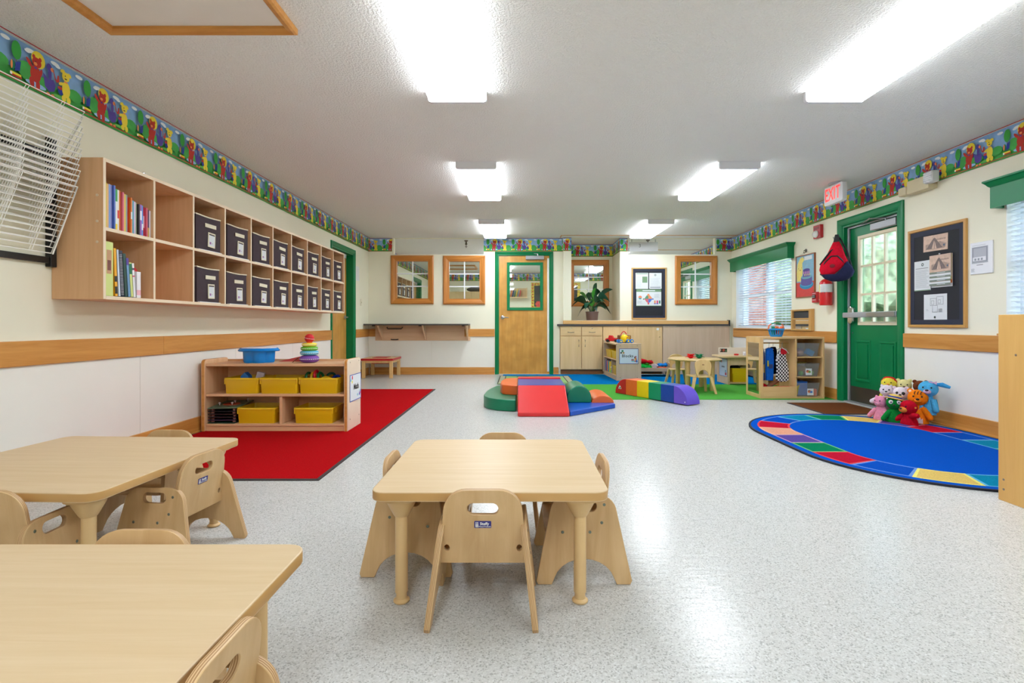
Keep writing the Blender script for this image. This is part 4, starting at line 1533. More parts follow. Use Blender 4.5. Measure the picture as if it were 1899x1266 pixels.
obj('top_board', MB().box(-iw, iw, 0.012, dp - 0.008, 0.540, 0.562), PINKM, t, bevel=0.004)
obj('shelf_board', MB().box(-iw, iw, 0.010, dp - 0.012, 0.288, 0.310), PINKM, t, bevel=0.004)
obj('shelf_board', MB().box(-iw, iw, 0.010, dp - 0.012, 0.040, 0.060), PINKM, t, bevel=0.004)
obj('plinth', MB().box(-iw, iw, 0.016, 0.030, 0.0, 0.039), PINKM, t, smooth=False)
obj('divider', MB().box(0.035, 0.060, 0.014, dp - 0.012, 0.061, 0.287), PINKZ, t, bevel=0.002)
obj('back_panel', MB().box(-iw, iw, dp - 0.011, dp - 0.004, 0.02, 0.58), PINKM, t, smooth=False)
sign = thing('shelf_sign', 'laminated sign reading Math on the end of the toy shelf', 'sign', (MX1 + 0.0012, 4.515, ZR + 0.235), math.pi / 2)
obj('sheet', MB().box(-0.148, 0.148, -0.001, 0.0, 0.0, 0.225), PAPER, sign, smooth=False)
SB = mat((52, 70, 160), 0.5, noise=0)
fr = MB()
sweep(fr, -0.15, 0.15, -0.002, 0.227, [(0, 0.0), (0, -0.002), (0.006, -0.002), (0.006, 0.0)])
obj('sign_border', fr, SB, sign, smooth=False)
art('sign_print', [(mat((208, 40, 50), 0.6, noise=0), rect(-0.10, -0.075, 0.185, 0.215)), (mat((70, 180, 200), 0.6, noise=0), [(-0.14, 0.172), (-0.11, 0.172), (-0.125, 0.205)]), (mat((236, 220, 90), 0.6, noise=0), ell(-0.095, 0.165, 0.014)),
    (mat((80, 180, 200), 0.6, noise=0), rect(0.04, 0.06, 0.03, 0.05)), (mat((70, 70, 170), 0.6, noise=0), [(0.085, 0.03), (0.12, 0.03), (0.10, 0.065)]), (mat((200, 60, 150), 0.6, noise=0), ell(0.125, 0.05, 0.012)), (mat((70, 190, 200), 0.6, noise=0), rect(0.115, 0.135, 0.06, 0.075))], sign, y=-0.0014)
text('lettering', 'Math', 0.07, BLACK, sign, (0.015, -0.0024, 0.115), 0.0003, 0.001)

tubs = [(-2.335, 1, 0.29, 'yellow plastic tub with blue and grey blocks high in the toy shelf by the wall'),
        (-2.022, 1, 0.325, 'yellow plastic tub between two others on the top level of the toy shelf'),
        (-1.688, 1, 0.335, 'yellow plastic tub full of coloured chain links at the sign end of the toy shelf'),
        (-2.212, 0, 0.325, 'yellow plastic tub beside the stacked black puzzle trays'),
        (-1.728, 0, 0.335, 'yellow plastic tub with a dark sticker on its side, low in the toy shelf')]
TG = 'yellow tubs on the low toy shelf'
for x, lv, w, lb in tubs:
    yellow_tub('storage_tub', lb, TG, (x, MY0 + 0.022, ZR + (0.3105 if lv else 0.0605)), w, 0.295, 0.132)
st = bpy.data.objects['storage_tub.004']
k = MB().box(0.1555, 0.157, 0.10, 0.26, 0.03, 0.10)
obj('sticker', k, mat((40, 34, 34), 0.5, noise=0.5, nscale=40), st, smooth=False)
# blocks showing over the rim of the first tub
t = thing('toy_block', 'blue wedge block poking out of the yellow tub by the wall', 'block', (-2.345, MY0 + 0.13, ZR + 0.368))
obj('wedge', MB().prism([(-0.035, 0.0), (0.035, 0.0), (0.035, 0.08), (0.0, 0.115), (-0.035, 0.08)], -0.03, 0.03, 'y'), mat((30, 110, 190), 0.4, noise=0), t, smooth=False, bevel=0.003)
t = thing('toy_block', 'pale grey block leaning out of the yellow tub by the wall', 'block', (-2.255, MY0 + 0.15, ZR + 0.368), 0.3)
obj('block_body', MB().box(-0.03, 0.03, -0.03, 0.03, 0.0, 0.115, M=Matrix.Rotation(0.25, 4, 'Y')), mat((196, 186, 200), 0.4, noise=0), t, bevel=0.003)
def link(label, x, y, z, c, rx, rz, R=0.036):
    t = thing('chain_link', label, 'toy link', (x, y, z), rz, 'plastic chain links in the yellow tub')
    M = Matrix.Rotation(rx, 4, 'X')
    obj('ring', MB().tube([(R * math.cos(a * math.pi / 8), R * 1.15 * math.sin(a * math.pi / 8), 0) for a in range(16)], 0.011, 8, 0, M, closed=True), mat(c, 0.3, noise=0), t)
zt = ZR + 0.3105 + 0.118
for lb, x, y, dz, c, rx, rz in (('dark green standing', -1.800, 0.12, 0.012, (10, 90, 40), 1.4, 1.2), ('golden yellow standing', -1.768, 0.13, 0.010, (226, 180, 30), 1.45, 1.5), ('tall red standing', -1.737, 0.12, 0.030, (210, 20, 40), 1.5, 1.45),
                                ('emerald standing', -1.705, 0.13, 0.012, (10, 110, 50), 1.4, 1.3), ('yellow lying', -1.645, 0.085, -0.004, (232, 196, 40), 0.5, 0.2), ('deep green arching', -1.640, 0.19, 0.008, (10, 80, 60), 0.9, 0.1), ('cobalt blue lying', -1.575, 0.12, -0.002, (30, 60, 180), 0.7, -0.3)):
    link(lb + ' plastic link in the tub of chain links', x, MY0 + y, ZR + 0.424 + dz, c, rx, rz)
# stacked puzzle trays
for k in range(5):
    c = [(30, 60, 44), (46, 32, 60), (40, 26, 34), (48, 28, 30), (24, 22, 28)][k]
    lb = ['bottom tray of the black puzzle stack, green edged', 'second tray from the bottom of the black puzzle stack', 'middle tray of the black puzzle stack', 'fourth tray up in the black puzzle stack', 'fifth tray up in the black puzzle stack'][k]
    t = thing('puzzle_tray', lb, 'puzzle', (-2.499, MY0 + 0.162, ZR + 0.0605 + k * 0.0245), 0.02 * (k % 3 - 1), 'stacked puzzle trays')
    obj('tray', MB().box(-0.112, 0.112, -0.14, 0.155, 0.0, 0.007), mat(c, 0.35, noise=0.2), t, bevel=0.002)
    pg = MB()
    for a, b in ((-0.09, -0.1), (0.09, -0.1), (-0.09, 0.12), (0.09, 0.12), (0, 0.02)):
        pg.lathe([(0.012, 0.007), (0.012, 0.0235)], 8, c=(a, b))
    obj('puzzle_piece', pg, mat((180, 120, 110), 0.4, noise=0.2), t)
t = thing('puzzle_tray', 'green topped peg puzzle tilted on top of the black tray stack', 'puzzle', (-2.492, MY0 + 0.162, ZR + 0.0605 + 0.1275), 0.03, 'stacked puzzle trays')
MT = Matrix.Rotation(0.06, 4, 'X') @ Matrix.Rotation(-0.02, 4, 'Y')
obj('tray', MB().box(-0.118, 0.118, -0.15, 0.16, 0.008, 0.016, M=MT), mat((96, 118, 92), 0.35, noise=0.15), t, bevel=0.002)
obj('puzzle_piece', MB().prism(ell(0.01, -0.01, 0.07, 0.05), 0.0165, 0.021, 'z', 0, MT), mat((190, 70, 30), 0.4, noise=0.1), t, smooth=False)
pg = MB()
for a, b in ((-0.07, -0.05), (0.035, -0.05), (0.02, 0.03), (0.10, 0.09)):
    pg.lathe([(0.004, 0.018), (0.004, 0.03), (0.010, 0.034), (0.008, 0.042), (0.0, 0.045)], 10, 0, MT, (a, b))
obj('peg', pg, mat((226, 206, 206), 0.4, noise=0), t)

# blue scalloped basin
t = thing('toy_basin', 'bright blue scalloped plastic basin with a white printed lid on the toy shelf', 'basin', (-2.262, MY0 + 0.185, ZR + 0.5625))
mb = MB()
def scal(R, amp, z, n=48):
    return [((R * (1 + amp * abs(math.cos(3 * 2 * math.pi * k / n + 0.4)) - amp)) * math.cos(2 * math.pi * k / n), (R * (1 + amp * abs(math.cos(3 * 2 * math.pi * k / n + 0.4)) - amp)) * 0.82 * math.sin(2 * math.pi * k / n), z) for k in range(n)]
lay = [scal(0.130, 0.16, 0.0), scal(0.137, 0.16, 0.012), scal(0.142, 0.16, 0.095), scal(0.172, 0.06, 0.098), scal(0.178, 0.05, 0.106), scal(0.160, 0.05, 0.124), scal(0.150, 0.06, 0.124), scal(0.136, 0.14, 0.098), scal(0.125, 0.16, 0.008)]
vs = [p for l in lay for p in l]
n = 48
fs = [(i * n + k, i * n + (k + 1) % n, (i + 1) * n + (k + 1) % n, (i + 1) * n + k) for i in range(len(lay) - 1) for k in range(n)]
fs += [tuple(range(n))[::-1], tuple((len(lay) - 1) * n + k for k in range(n))]
obj('basin_body', mb.add(vs, fs), mat((0, 128, 214), 0.25, noise=0.02), t, angle=45)
lid = MB()
lid.add(scal(0.148, 0.05, 0.1245) + scal(0.140, 0.05, 0.130), [(k, (k + 1) % n, n + (k + 1) % n, n + k) for k in range(n)] + [tuple(n + k for k in range(n)), tuple(range(n))[::-1]])
obj('lid', lid, mat((222, 216, 214), 0.5, noise=0.12, nscale=25), t)

# ring stacker
t = thing('ring_stacker', 'soft stacking ring toy with a red ball on top, standing on the toy shelf', 'stacking toy', (-1.815, MY0 + 0.16, ZR + 0.5625))
def ring(name, z0, z1, R, c, lab=None):
    zm, hz = (z0 + z1) / 2, (z1 - z0) / 2
    prof = [(0.02, z0)] + [(R - hz + hz * 1.25 * math.cos(a) - hz * 0.25, zm + hz * math.sin(a)) for a in [-1.5, -1.0, -0.5, 0, 0.5, 1.0, 1.5]] + [(0.02, z1)]
    r_ = obj(name, MB().lathe(prof, 28), mat(c, 0.75, noise=0.05, nscale=60), t, label=lab)
    sm = MB()
    for k in range(30):
        a = 2 * math.pi * k / 30
        a2 = a + 0.13
        sm.tube([((R + 0.0005) * math.cos(a), (R + 0.0005) * math.sin(a), zm), ((R + 0.0005) * math.cos(a2), (R + 0.0005) * math.sin(a2), zm)], 0.0022, 4)
    obj('stitching', sm, WHITE, r_)
ring('ring', 0.000, 0.064, 0.081, (122, 70, 160), 'purple ring')
ring('ring', 0.065, 0.103, 0.077, (96, 178, 206), 'light blue ring')
ring('ring', 0.104, 0.138, 0.072, (104, 176, 40), 'green ring')
ring('ring', 0.139, 0.169, 0.063, (238, 214, 70), 'yellow ring')
obj('neck', MB().lathe([(0.02, 0.168), (0.026, 0.178), (0.024, 0.19), (0.02, 0.2)], 16), mat((236, 110, 30), 0.7, noise=0), t)
ball_ = obj('ball', MB().ball((0, 0, 0.208), 0.039, 20, 14), mat((204, 24, 34), 0.7, noise=0.05), t)
sm = MB()
for k in range(20):
    a = 2 * math.pi * k / 20
    sm.tube([(0.0395 * math.cos(a + e), 0.0395 * math.sin(a + e), 0.208 - 0.008 * math.cos(a + e)) for e in (0, 0.18)], 0.002, 4)
obj('stitching', sm, WHITE, ball_)
t = thing('red_folder', 'flat red folder lying behind the ring stacker on the toy shelf', 'folder', (-2.03, MY0 + 0.285, ZR + 0.5625), 0.0)
obj('cover', MB().prism([(-0.11, 0.0), (0.16, 0.0), (0.16, 0.052), (0.10, 0.048)], -0.01, 0.03, 'y'), mat((206, 80, 76), 0.5, noise=0.03), t, smooth=False)
t = thing('toy_stick', 'thin dark stick propped against the purple ring', 'stick', (-1.94, MY0 + 0.11, ZR + 0.566))
obj('rod', MB().tube([(0, 0, 0), (0.045, 0.01, 0.04)], 0.0035, 6), mat((90, 60, 40), 0.5, noise=0), t)

# ------------------------------------------------------------------ red activity table in the corner
t = thing('activity_table', 'low wooden activity table with red edges in the corner by the fold-down shelf', 'table', (-2.36, 8.88, 0))
LM = wood((226, 186, 128), (212, 168, 106), 2, 0.4, 0.8)
obj('tabletop', MB().box(-0.26, 0.26, -0.30, 0.30, 0.296, 0.326), wood((222, 188, 136), (208, 170, 114), 0, 0.4, 0.8), t, bevel=0.004)
rm = MB()
rm.box(-0.265, 0.265, -0.306, -0.3, 0.292, 0.327).box(-0.265, 0.265, 0.3, 0.306, 0.292, 0.327).box(-0.266, -0.26, -0.3, 0.3, 0.292, 0.327).box(0.26, 0.266, -0.3, 0.3, 0.292, 0.327)
obj('edge_band', rm, mat((186, 30, 36), 0.4, noise=0), t, smooth=False)
obj('insert_panel', MB().box(-0.12, 0.12, -0.15, 0.15, 0.3265, 0.332), mat((178, 26, 34), 0.5, noise=0), t, smooth=False)
obj('under_tray', MB().box(-0.15, 0.15, -0.10, 0.15, 0.225, 0.25), mat((178, 26, 34), 0.5, noise=0), t, bevel=0.004)
for sx in (-1, 1):
    for sy in (-1, 1):
        obj('leg', MB().box(sx * 0.228 - 0.026, sx * 0.228 + 0.026, sy * 0.265 - 0.026, sy * 0.265 + 0.026, 0.0005, 0.296), LM, t, bevel=0.003)
ap = MB().box(-0.2, 0.2, -0.285, -0.265, 0.252, 0.296).box(-0.2, 0.2, 0.265, 0.285, 0.252, 0.296).box(-0.248, -0.228, -0.24, 0.24, 0.252, 0.296).box(0.228, 0.248, -0.24, 0.24, 0.252, 0.296)
obj('apron', ap, LM, t, smooth=False)

# ------------------------------------------------------------------ fold-down counter on the back wall
t = thing('wall_counter', 'narrow wall shelf with dark top on slanted maple brackets', 'counter', (-1.78, BW - 0.0005, 0.60))
PKM = wood((220, 184, 150), (206, 166, 130), 0, 0.45, 0.7)
DKTOP = mat((70, 64, 62), 0.4, noise=0.1)
obj('worktop', MB().box(-0.90, 0.905, -0.36, -0.001, 0.278, 0.304), DKTOP, t, bevel=0.004)
obj('back_panel', MB().box(-0.79, 0.905, -0.02, -0.006, 0.005, 0.2775), PKM, t, smooth=False)
for x in (-0.66, 0.11, 0.86):
    obj('bracket', MB().prism([(-0.02, 0.01), (-0.02, 0.2775), (-0.33, 0.2775), (-0.33, 0.255)], x - 0.012, x + 0.012, 'x'), PKM, t, bevel=0.002)
for x0, x1, z, hz_ in ((-0.575, -0.305, 0.215, 0.028), (-0.50, -0.385, 0.022, 0.006)):
    hb = MB().tube([(x0, -0.02, z + hz_), (x0, -0.045, z + hz_ * .7), (x0 + 0.012, -0.045, z), (x1 - 0.012, -0.045, z), (x1, -0.045, z + hz_ * .7), (x1, -0.02, z + hz_)], 0.009, 8)
    obj('pull_handle', hb, BLACK, t)
for x in (-0.76, 0.05, 0.80):
    obj('shelf_clip', MB().box(x - 0.02, x + 0.03, -0.27, -0.24, 0.262, 0.2775), BLACK, t, smooth=False)

# ------------------------------------------------------------------ base cabinets, worktop and ledge
CF = 9.205
CABM = wood((226, 194, 146), (214, 180, 130), 2, 0.4, 0.7)
CABX = wood((226, 194, 146), (214, 180, 130), 0, 0.4, 0.7)
PLAINM = wood((214, 188, 160), (204, 176, 146), 2, 0.45, 0.6)
KICK = wood((150, 100, 56), (132, 84, 44), 0, 0.5, 0.8)
HAND = mat((128, 120, 108), 0.35, metal=0.5, noise=0)
def bow(x0, x1, z0, z1):
    if abs(x1 - x0) > abs(z1 - z0):
        return MB().tube([(x0, 0, z0), (x0 + 0.01, -0.026, z0 - 0.004), ((x0 + x1) / 2, -0.030, z0 - 0.008), (x1 - 0.01, -0.026, z0 - 0.004), (x1, 0, z0)], 0.005, 7)
    return MB().tube([(x0, 0, z0), (x0, -0.026, z0 + 0.01), (x0, -0.030, (z0 + z1) / 2), (x0, -0.026, z1 - 0.01), (x0, 0, z1)], 0.005, 7)
t = thing('base_cabinet', 'two-door maple base cabinet with two drawers beside the wooden door', 'cabinet', (1.105, CF, 0))
obj('carcass', MB().box(-0.375, 0.375, 0.0, 0.45, 0.09, 0.8605), CABM, t, smooth=False)
obj('toe_kick', MB().box(-0.37, 0.44, 0.05, 0.06, 0.0095, 0.09), KICK, t, smooth=False)
for s in (-1, 1):
    a, b = (-0.370, -0.006) if s < 0 else (0.006, 0.370)
    dr = obj('drawer', MB().box(a, b, -0.019, -0.0005, 0.694, 0.855), CABX, t, bevel=0.0015, seg=1)
    xm = (a + b) / 2
    obj('pull_handle', bow(xm - 0.055, xm + 0.055, 0.758, 0.758), HAND, dr).location = (0, -0.019, 0)
    obj('lock', MB().lathe([(0.009, 0), (0.009, 0.003), (0, 0.003)], 10, 0, T(xm, -0.019, 0.82) @ Matrix.Rotation(math.pi / 2, 4, 'X')), CHROME, dr)
    do = obj('door', MB().box(a, b, -0.019, -0.0005, 0.098, 0.681), CABM, t, bevel=0.0015, seg=1)
    xh = -0.05 if s < 0 else 0.062
    obj('pull_handle', bow(xh, xh, 0.50, 0.62), HAND, do).location = (0, -0.019, 0)
t = thing('base_cabinet', 'plain maple cabinet with tall flat doors behind the Blocks shelf', 'cabinet', (2.015, CF, 0))
obj('carcass', MB().box(-0.53, 0.53, 0.0, 0.045, 0.06, 0.8605), CABM, t, smooth=False)
for a, b in ((-0.528, -0.098), (-0.088, 0.522)):
    do = obj('door', MB().box(a, b, -0.019, -0.0005, 0.065, 0.857), CABM, t, bevel=0.0015, seg=1)
    if b > 0:
        obj('pull_handle', bow(0.475, 0.475, 0.67, 0.80), mat((214, 190, 140), 0.35, noise=0), do).location = (0, -0.019, 0)
        obj('child_lock', MB().box(0.42, 0.46, -0.03, -0.019, 0.79, 0.83), WHITE, do, bevel=0.003)
obj('toe_kick', MB().box(-0.46, 0.53, 0.02, 0.03, 0.0095, 0.06), KICK, t, smooth=False)
t = thing('counter_panel', 'plain pinkish wood panel closing the counter front by the window corner', 'panel', (3.13, CF, 0))
obj('board', MB().box(-0.58, 0.60, -0.018, 0.045, 0.0095, 0.859), PLAINM, t, smooth=False)
t = thing('worktop', 'long dark edged worktop with a wooden ledge along the base cabinets', 'worktop', (2.22, CF, 0.862))
obj('slab', MB().box(-1.545, 1.5, -0.035, 0.05, 0.0, 0.036), DKTOP, t, bevel=0.004)
obj('ledge_board', MB().box(-1.44, 1.495, -0.02, 0.049, 0.0365, 0.098), wood((224, 178, 116), (208, 156, 92), 0, 0.35, 0.8), t, bevel=0.004)
obj('ledge_shelf', MB().box(-1.292, -0.422, 0.06, 0.78, 0.085, 0.098), wood((224, 178, 116), (208, 156, 92), 0, 0.35, 0.8), t, smooth=False)
obj('end_trim', MB().box(1.495, 1.515, -0.04, 0.049, 0.0005, 0.108), BLACK, t, smooth=False)

# ------------------------------------------------------------------ foam climber pieces
def foam(c):
    return mat(c, 0.32, spec=0.45, noise=0.025, nscale=5)
FR, FG, FO, FB = foam((214, 44, 46)), foam((0, 120, 84)), foam((228, 104, 44)), foam((14, 76, 178))
def foam_piece(name, label, cat, loc, mb, m, bev=0.012):
    t = thing(name, label, cat, loc, 0, 'soft foam climber pieces')
    o = obj('foam_body', mb, m, t, bevel=bev, seg=3)
    return t
G = 0.001
poly = [(-0.035, 5.335), (-0.13, 5.345), (-0.24, 5.395), (-0.33, 5.49), (-0.385, 5.62), (-0.395, 5.78), (-0.385, 6.05), (-0.355, 6.30), (-0.30, 6.53), (-0.20, 6.66), (-0.035, 6.70)]
foam_piece('foam_step', 'wide green rounded foam step, lowest piece of the climber', 'foam step', (0, 0, 0.0086 - 0.0076), MB().prism(poly, 0, 0.120, 'z'), FG)
poly = [(-0.018, 5.665), (-0.10, 5.68), (-0.19, 5.755), (-0.215, 5.88), (-0.215, 6.14), (-0.175, 6.40), (-0.10, 6.46), (-0.018, 6.47)]
foam_piece('foam_step', 'orange foam step stacked on the green rounded step', 'foam step', (0, 0, 0.1225), MB().prism(poly, 0, 0.108, 'z'), FO)
foam_piece('foam_ramp', 'red foam ramp sloping down towards the tables', 'foam ramp', (-0.0155, 0, G), MB().prism([(5.035, 0), (5.525, 0), (5.525, 0.252), (5.035, 0.042)], 0, 0.505, 'x'), FR)
foam_piece('foam_platform', 'blue foam platform at the top between two red ramps', 'foam platform', (-0.0155, 0, G), MB().prism([(5.527, 0), (6.12, 0), (6.12, 0.252), (5.527, 0.252)], 0, 0.51, 'x'), foam((40, 64, 150)))
foam_piece('foam_ramp', 'red foam ramp behind the blue platform, only its crest showing', 'foam ramp', (-0.0155, 0, 0.0015), MB().prism([(6.122, 0), (6.75, 0), (6.75, 0.04), (6.22, 0.268), (6.122, 0.268)], 0, 0.505, 'x'), FR)
foam_piece('foam_mat', 'flat blue angled foam base under the two arches', 'foam mat', (0, 0, 0.010), MB().prism([(0.497, 5.055), (1.03, 5.555), (1.03, 6.165), (0.497, 6.165)], 0 - 0.009, 0.038, 'z'), FB, 0.008)
def arch(x0, x1, z0, h, straight):
    n = 14
    xm, r = (x0 + x1) / 2, (x1 - x0) / 2
    p = [(x0, z0), (x1, z0)]
    for k in range(n + 1):
        a = math.pi * k / n
        p.append((xm + r * math.cos(a), z0 + straight + (h - straight) * math.sin(a)))
    return p
foam_piece('foam_arch', 'tall green half-round foam arch on the blue base', 'foam arch', (0, 0, 0.0485), MB().prism(arch(0.522, 0.782, 0, 0.183, 0.055), 5.62, 6.163, 'y'), FG)
foam_piece('foam_arch', 'low orange half-round foam arch on the blue base', 'foam arch', (0, 0, 0.0485), MB().prism(arch(0.788, 1.028, 0, 0.078, 0.0), 5.62, 6.163, 'y'), FO)

# rainbow caterpillar of foam cubes
t = thing('foam_caterpillar', 'rainbow foam caterpillar with an eye on its red head, across the green carpet edge', 'foam caterpillar', (1.246, 6.722, 0.0095), math.atan2(-0.866, 0.5))
NY = lambda c: mat(c, 0.45, spec=0.4, noise=0.03, nscale=8, bump=0.25, bscale=22)
cs = [(196, 28, 32), (232, 104, 40), (236, 200, 20), (0, 138, 92), (6, 62, 150), (100, 76, 190)]
q = [(0.2, 0.0)] + [(0.2 - 0.2 * math.cos(a), 0.196 * math.sin(a)) for a in [0.0, 0.2, 0.4, 0.6, 0.8, 1.0, 1.2, 1.4, math.pi / 2]]
hd = obj('head', MB().prism([(x, z) for x, z in q], 0.0, 0.20, 'y'), NY(cs[0]), t, bevel=0.006)
for k in range(1, 5):
    obj('segment', MB().box(0.2 * k + 0.001, 0.2 * k + 0.199, 0.0, 0.20, 0, 0.196), NY(cs[k]), t, bevel=0.006)
obj('tail', MB().prism([(1.2 - x, z) for x, z in q], 0.0, 0.20, 'y'), NY(cs[5]), t, bevel=0.006)
art('eye', [(WHITE, [(0.065, 0.062), (0.118, 0.062), (0.112, 0.085), (0.092, 0.108), (0.074, 0.088)]), (BLACK, ell(0.094, 0.075, 0.011, 0.013))], hd, y=-0.0012, kind=None)
art('tail_tag', [(WHITE, ell(1.165, 0.03, 0.006))], t, y=-0.0012)

# ------------------------------------------------------------------ Blocks shelf and its contents
BX = thing('block_shelf', 'maple shelf facing the wooden door, its end carrying the Blocks sign', 'shelf', (1.525, 8.13, 0.0085), math.radians(2.0))
BW_ = wood((206, 180, 152), (196, 168, 138), 2, 0.45, 0.6)
BWY = wood((220, 190, 150), (206, 172, 130), 1, 0.45, 0.6)
bl, bd, bh = 1.02, 0.395, 0.588
e = obj('end_panel', MB().box(0, bd, 0, 0.03, 0, bh), BW_, BX, bevel=0.004)
obj('end_panel', MB().box(0, bd, bl - 0.03, bl, 0, bh + 0.02), BW_, BX, bevel=0.004)
cp = MB()
for x, z in ((0.06, 0.55), (0.33, 0.55), (0.06, 0.05), (0.33, 0.05)):
    cp.lathe([(0.006, 0), (0.006, 0.001), (0, 0.0015)], 8, 0, T(x, 0, z) @ Matrix.Rotation(math.pi / 2, 4, 'X'))
obj('screw_cap', cp, mat((130, 100, 80), 0.5, noise=0), e)
for nm, z in (('top_board', bh - 0.028), ('shelf_board', 0.312), ('shelf_board', 0.055)):
    obj(nm, MB().box(0.006, bd - 0.01, 0.0305, bl - 0.0305, z, z + 0.022), BWY, BX, bevel=0.002)
obj('plinth', MB().box(0.012, 0.03, 0.0305, bl - 0.0305, 0, 0.054), BWY, BX, smooth=False)
obj('back_panel', MB().box(bd - 0.009, bd - 0.001, 0.0305, bl - 0.0305, 0.02, bh - 0.03), BWY, BX, smooth=False)
obj('divider', MB().box(0.01, bd - 0.01, 0.40, 0.42, 0.078, 0.311), BW_, BX, smooth=False)
R2 = math.radians(2.0)
def onshelf(x, y, z):
    return (1.525 + x * math.cos(R2) - y * math.sin(R2), 8.13 + x * math.sin(R2) + y * math.cos(R2), 0.0085 + z)
s = thing('shelf_sign', 'laminated blue bordered sign reading Blocks', 'sign', onshelf(0.197, -0.0005, 0.268), R2)
obj('sheet', MB().box(-0.150, 0.150, -0.001, 0.0, 0.0, 0.236), mat((206, 218, 232), 0.35, noise=0.02), s, smooth=False)
fr = MB()
sweep(fr, -0.152, 0.152, -0.002, 0.238, [(0, 0.0), (0, -0.002), (0.007, -0.002), (0.007, 0.0)])
obj('sign_border', fr, mat((44, 66, 150), 0.4, noise=0), s, smooth=False)
GRN = mat((60, 130, 96), 0.6, noise=0)
art('sign_print', [(GRN, rect(-0.116, -0.085, 0.185, 0.215)), (mat((60, 60, 62), 0.6, noise=0), rect(-0.135, -0.108, 0.160, 0.184)), (mat((180, 130, 80), 0.6, noise=0), rect(-0.098, -0.07, 0.158, 0.184)), (mat((210, 216, 160), 0.6, noise=0), ell(-0.103, 0.166, 0.008)),
    (mat((200, 60, 70), 0.6, noise=0), rect(0.038, 0.082, 0.050, 0.062)), (mat((30, 50, 60), 0.6, noise=0), [(0.042, 0.062), (0.058, 0.062), (0.05, 0.084)]), (mat((30, 60, 90), 0.6, noise=0), [(0.062, 0.064), (0.08, 0.064), (0.07, 0.082)]), (mat((110, 190, 200), 0.6, noise=0), rect(0.04, 0.13, 0.030, 0.048)),
    (mat((190, 120, 140), 0.6, noise=0), ell(0.108, 0.108, 0.016)), (mat((90, 80, 80), 0.6, noise=0), ell(0.094, 0.098, 0.010, 0.018)), (mat((206, 50, 50), 0.6, noise=0), rect(0.088, 0.122, 0.06, 0.088)), (mat((230, 200, 60), 0.6, noise=0), ell(0.1, 0.07, 0.009, 0.014)), (mat((200, 40, 40), 0.6, noise=0), ell(0.1, 0.042, 0.01, 0.012)), (mat((20, 70, 170), 0.6, noise=0), [(0.115, 0.07), (0.128, 0.06), (0.138, 0.024), (0.118, 0.022)])], s, y=-0.0014)
text('lettering', 'Blocks', 0.062, mat((50, 54, 62), 0.5, noise=0), s, (-0.02, -0.0024, 0.122), 0.0003, 0.0012, space=1.12)
RS = -math.pi / 2 + R2
yellow_tub('storage_tub', 'yellow tub on the upper level of the Blocks shelf, nearer its sign', 'yellow tubs on the Blocks shelf', onshelf(0.016, 0.26, 0.3345), 0.40, 0.30, 0.125, RS)
yellow_tub('storage_tub', 'yellow tub on the upper level of the Blocks shelf, nearer the wall', 'yellow tubs on the Blocks shelf', onshelf(0.016, 0.70, 0.3345), 0.42, 0.30, 0.125, RS)
yellow_tub('storage_tub', 'yellow tub on the bottom level of the Blocks shelf behind its sign panel', 'yellow tubs on the Blocks shelf', onshelf(0.02, 0.215, 0.0775), 0.34, 0.30, 0.14, RS)
for i, (nm, c, w) in enumerate((('yellow', (226, 190, 24), 0.16), ('turquoise', (20, 150, 170), 0.09), ('orange', (226, 104, 40), 0.085), ('blue', (36, 80, 170), 0.085))):
    y = [0.575, 0.705, 0.797, 0.887][i]
    t = thing('foam_block', '%s upright soft block in the bottom row of the Blocks shelf' % nm, 'block', onshelf(0.02, y, 0.0775), R2, 'soft blocks on the Blocks shelf')
    obj('block_body', MB().box(0, 0.2, -w / 2, w / 2, 0, 0.185), mat(c, 0.5, noise=0.03), t, bevel=0.006)
t = thing('toy_figure', 'small green toy figure with a white face on the bottom of the Blocks shelf', 'toy figure', onshelf(0.034, 0.456, 0.0775), R2)
obj('body', MB().lathe([(0.0, 0), (0.03, 0.004), (0.032, 0.04), (0.022, 0.07), (0.0, 0.075)], 14, c=(0.0, 0)).lathe([(0.0, 0.07), (0.022, 0.078), (0.026, 0.098), (0.016, 0.116), (0.0, 0.12)], 14), mat((90, 200, 120), 0.5, noise=0.02), t)
obj('face', MB().ball((-0.018, 0, 0.098), (0.012, 0.015, 0.014), 10, 8), WHITE, t)

# toy vehicles on top
def wheel(mb, x, y, z, r, w):
    mb.lathe([(0.0, -w / 2), (r * 0.9, -w / 2), (r, -w / 4), (r, w / 4), (r * 0.9, w / 2), (0.0, w / 2)], 18, 0, T(x, y, z) @ Matrix.Rotation(math.pi / 2, 4, 'X'))
ZT = bh - 0.0055
t = thing('toy_fire_truck', 'red toy car with a wide white grin and brown rear, parked on the Blocks shelf', 'toy car', onshelf(0.075, 0.70, ZT), R2 - 0.4)
bd_ = MB().prism([(-0.10, 0.02), (0.13, 0.02), (0.13, 0.07), (0.04, 0.075), (0.015, 0.115), (-0.04, 0.118), (-0.05, 0.072), (-0.10, 0.062)], -0.05, 0.05, 'y')
obj('car_body', bd_, mat((206, 26, 34), 0.25, noise=0), t, bevel=0.010)
obj('windscreen', MB().prism([(-0.047, 0.078), (-0.037, 0.114), (-0.03, 0.112), (-0.038, 0.078)], -0.044, 0.044, 'y'), mat((226, 232, 240), 0.2, noise=0), t, smooth=False)
obj('grin', MB().prism([(-0.103, 0.036), (-0.099, 0.036), (-0.099, 0.052), (-0.103, 0.052)], -0.034, 0.034, 'y'), WHITE, t, bevel=0.001)
for x in (-0.06, 0.08):
    for y in (-0.052, 0.052):
        w = MB()
        wheel(w, x, y, 0.0265, 0.026, 0.022)
        obj('wheel', w, BLACK, t)
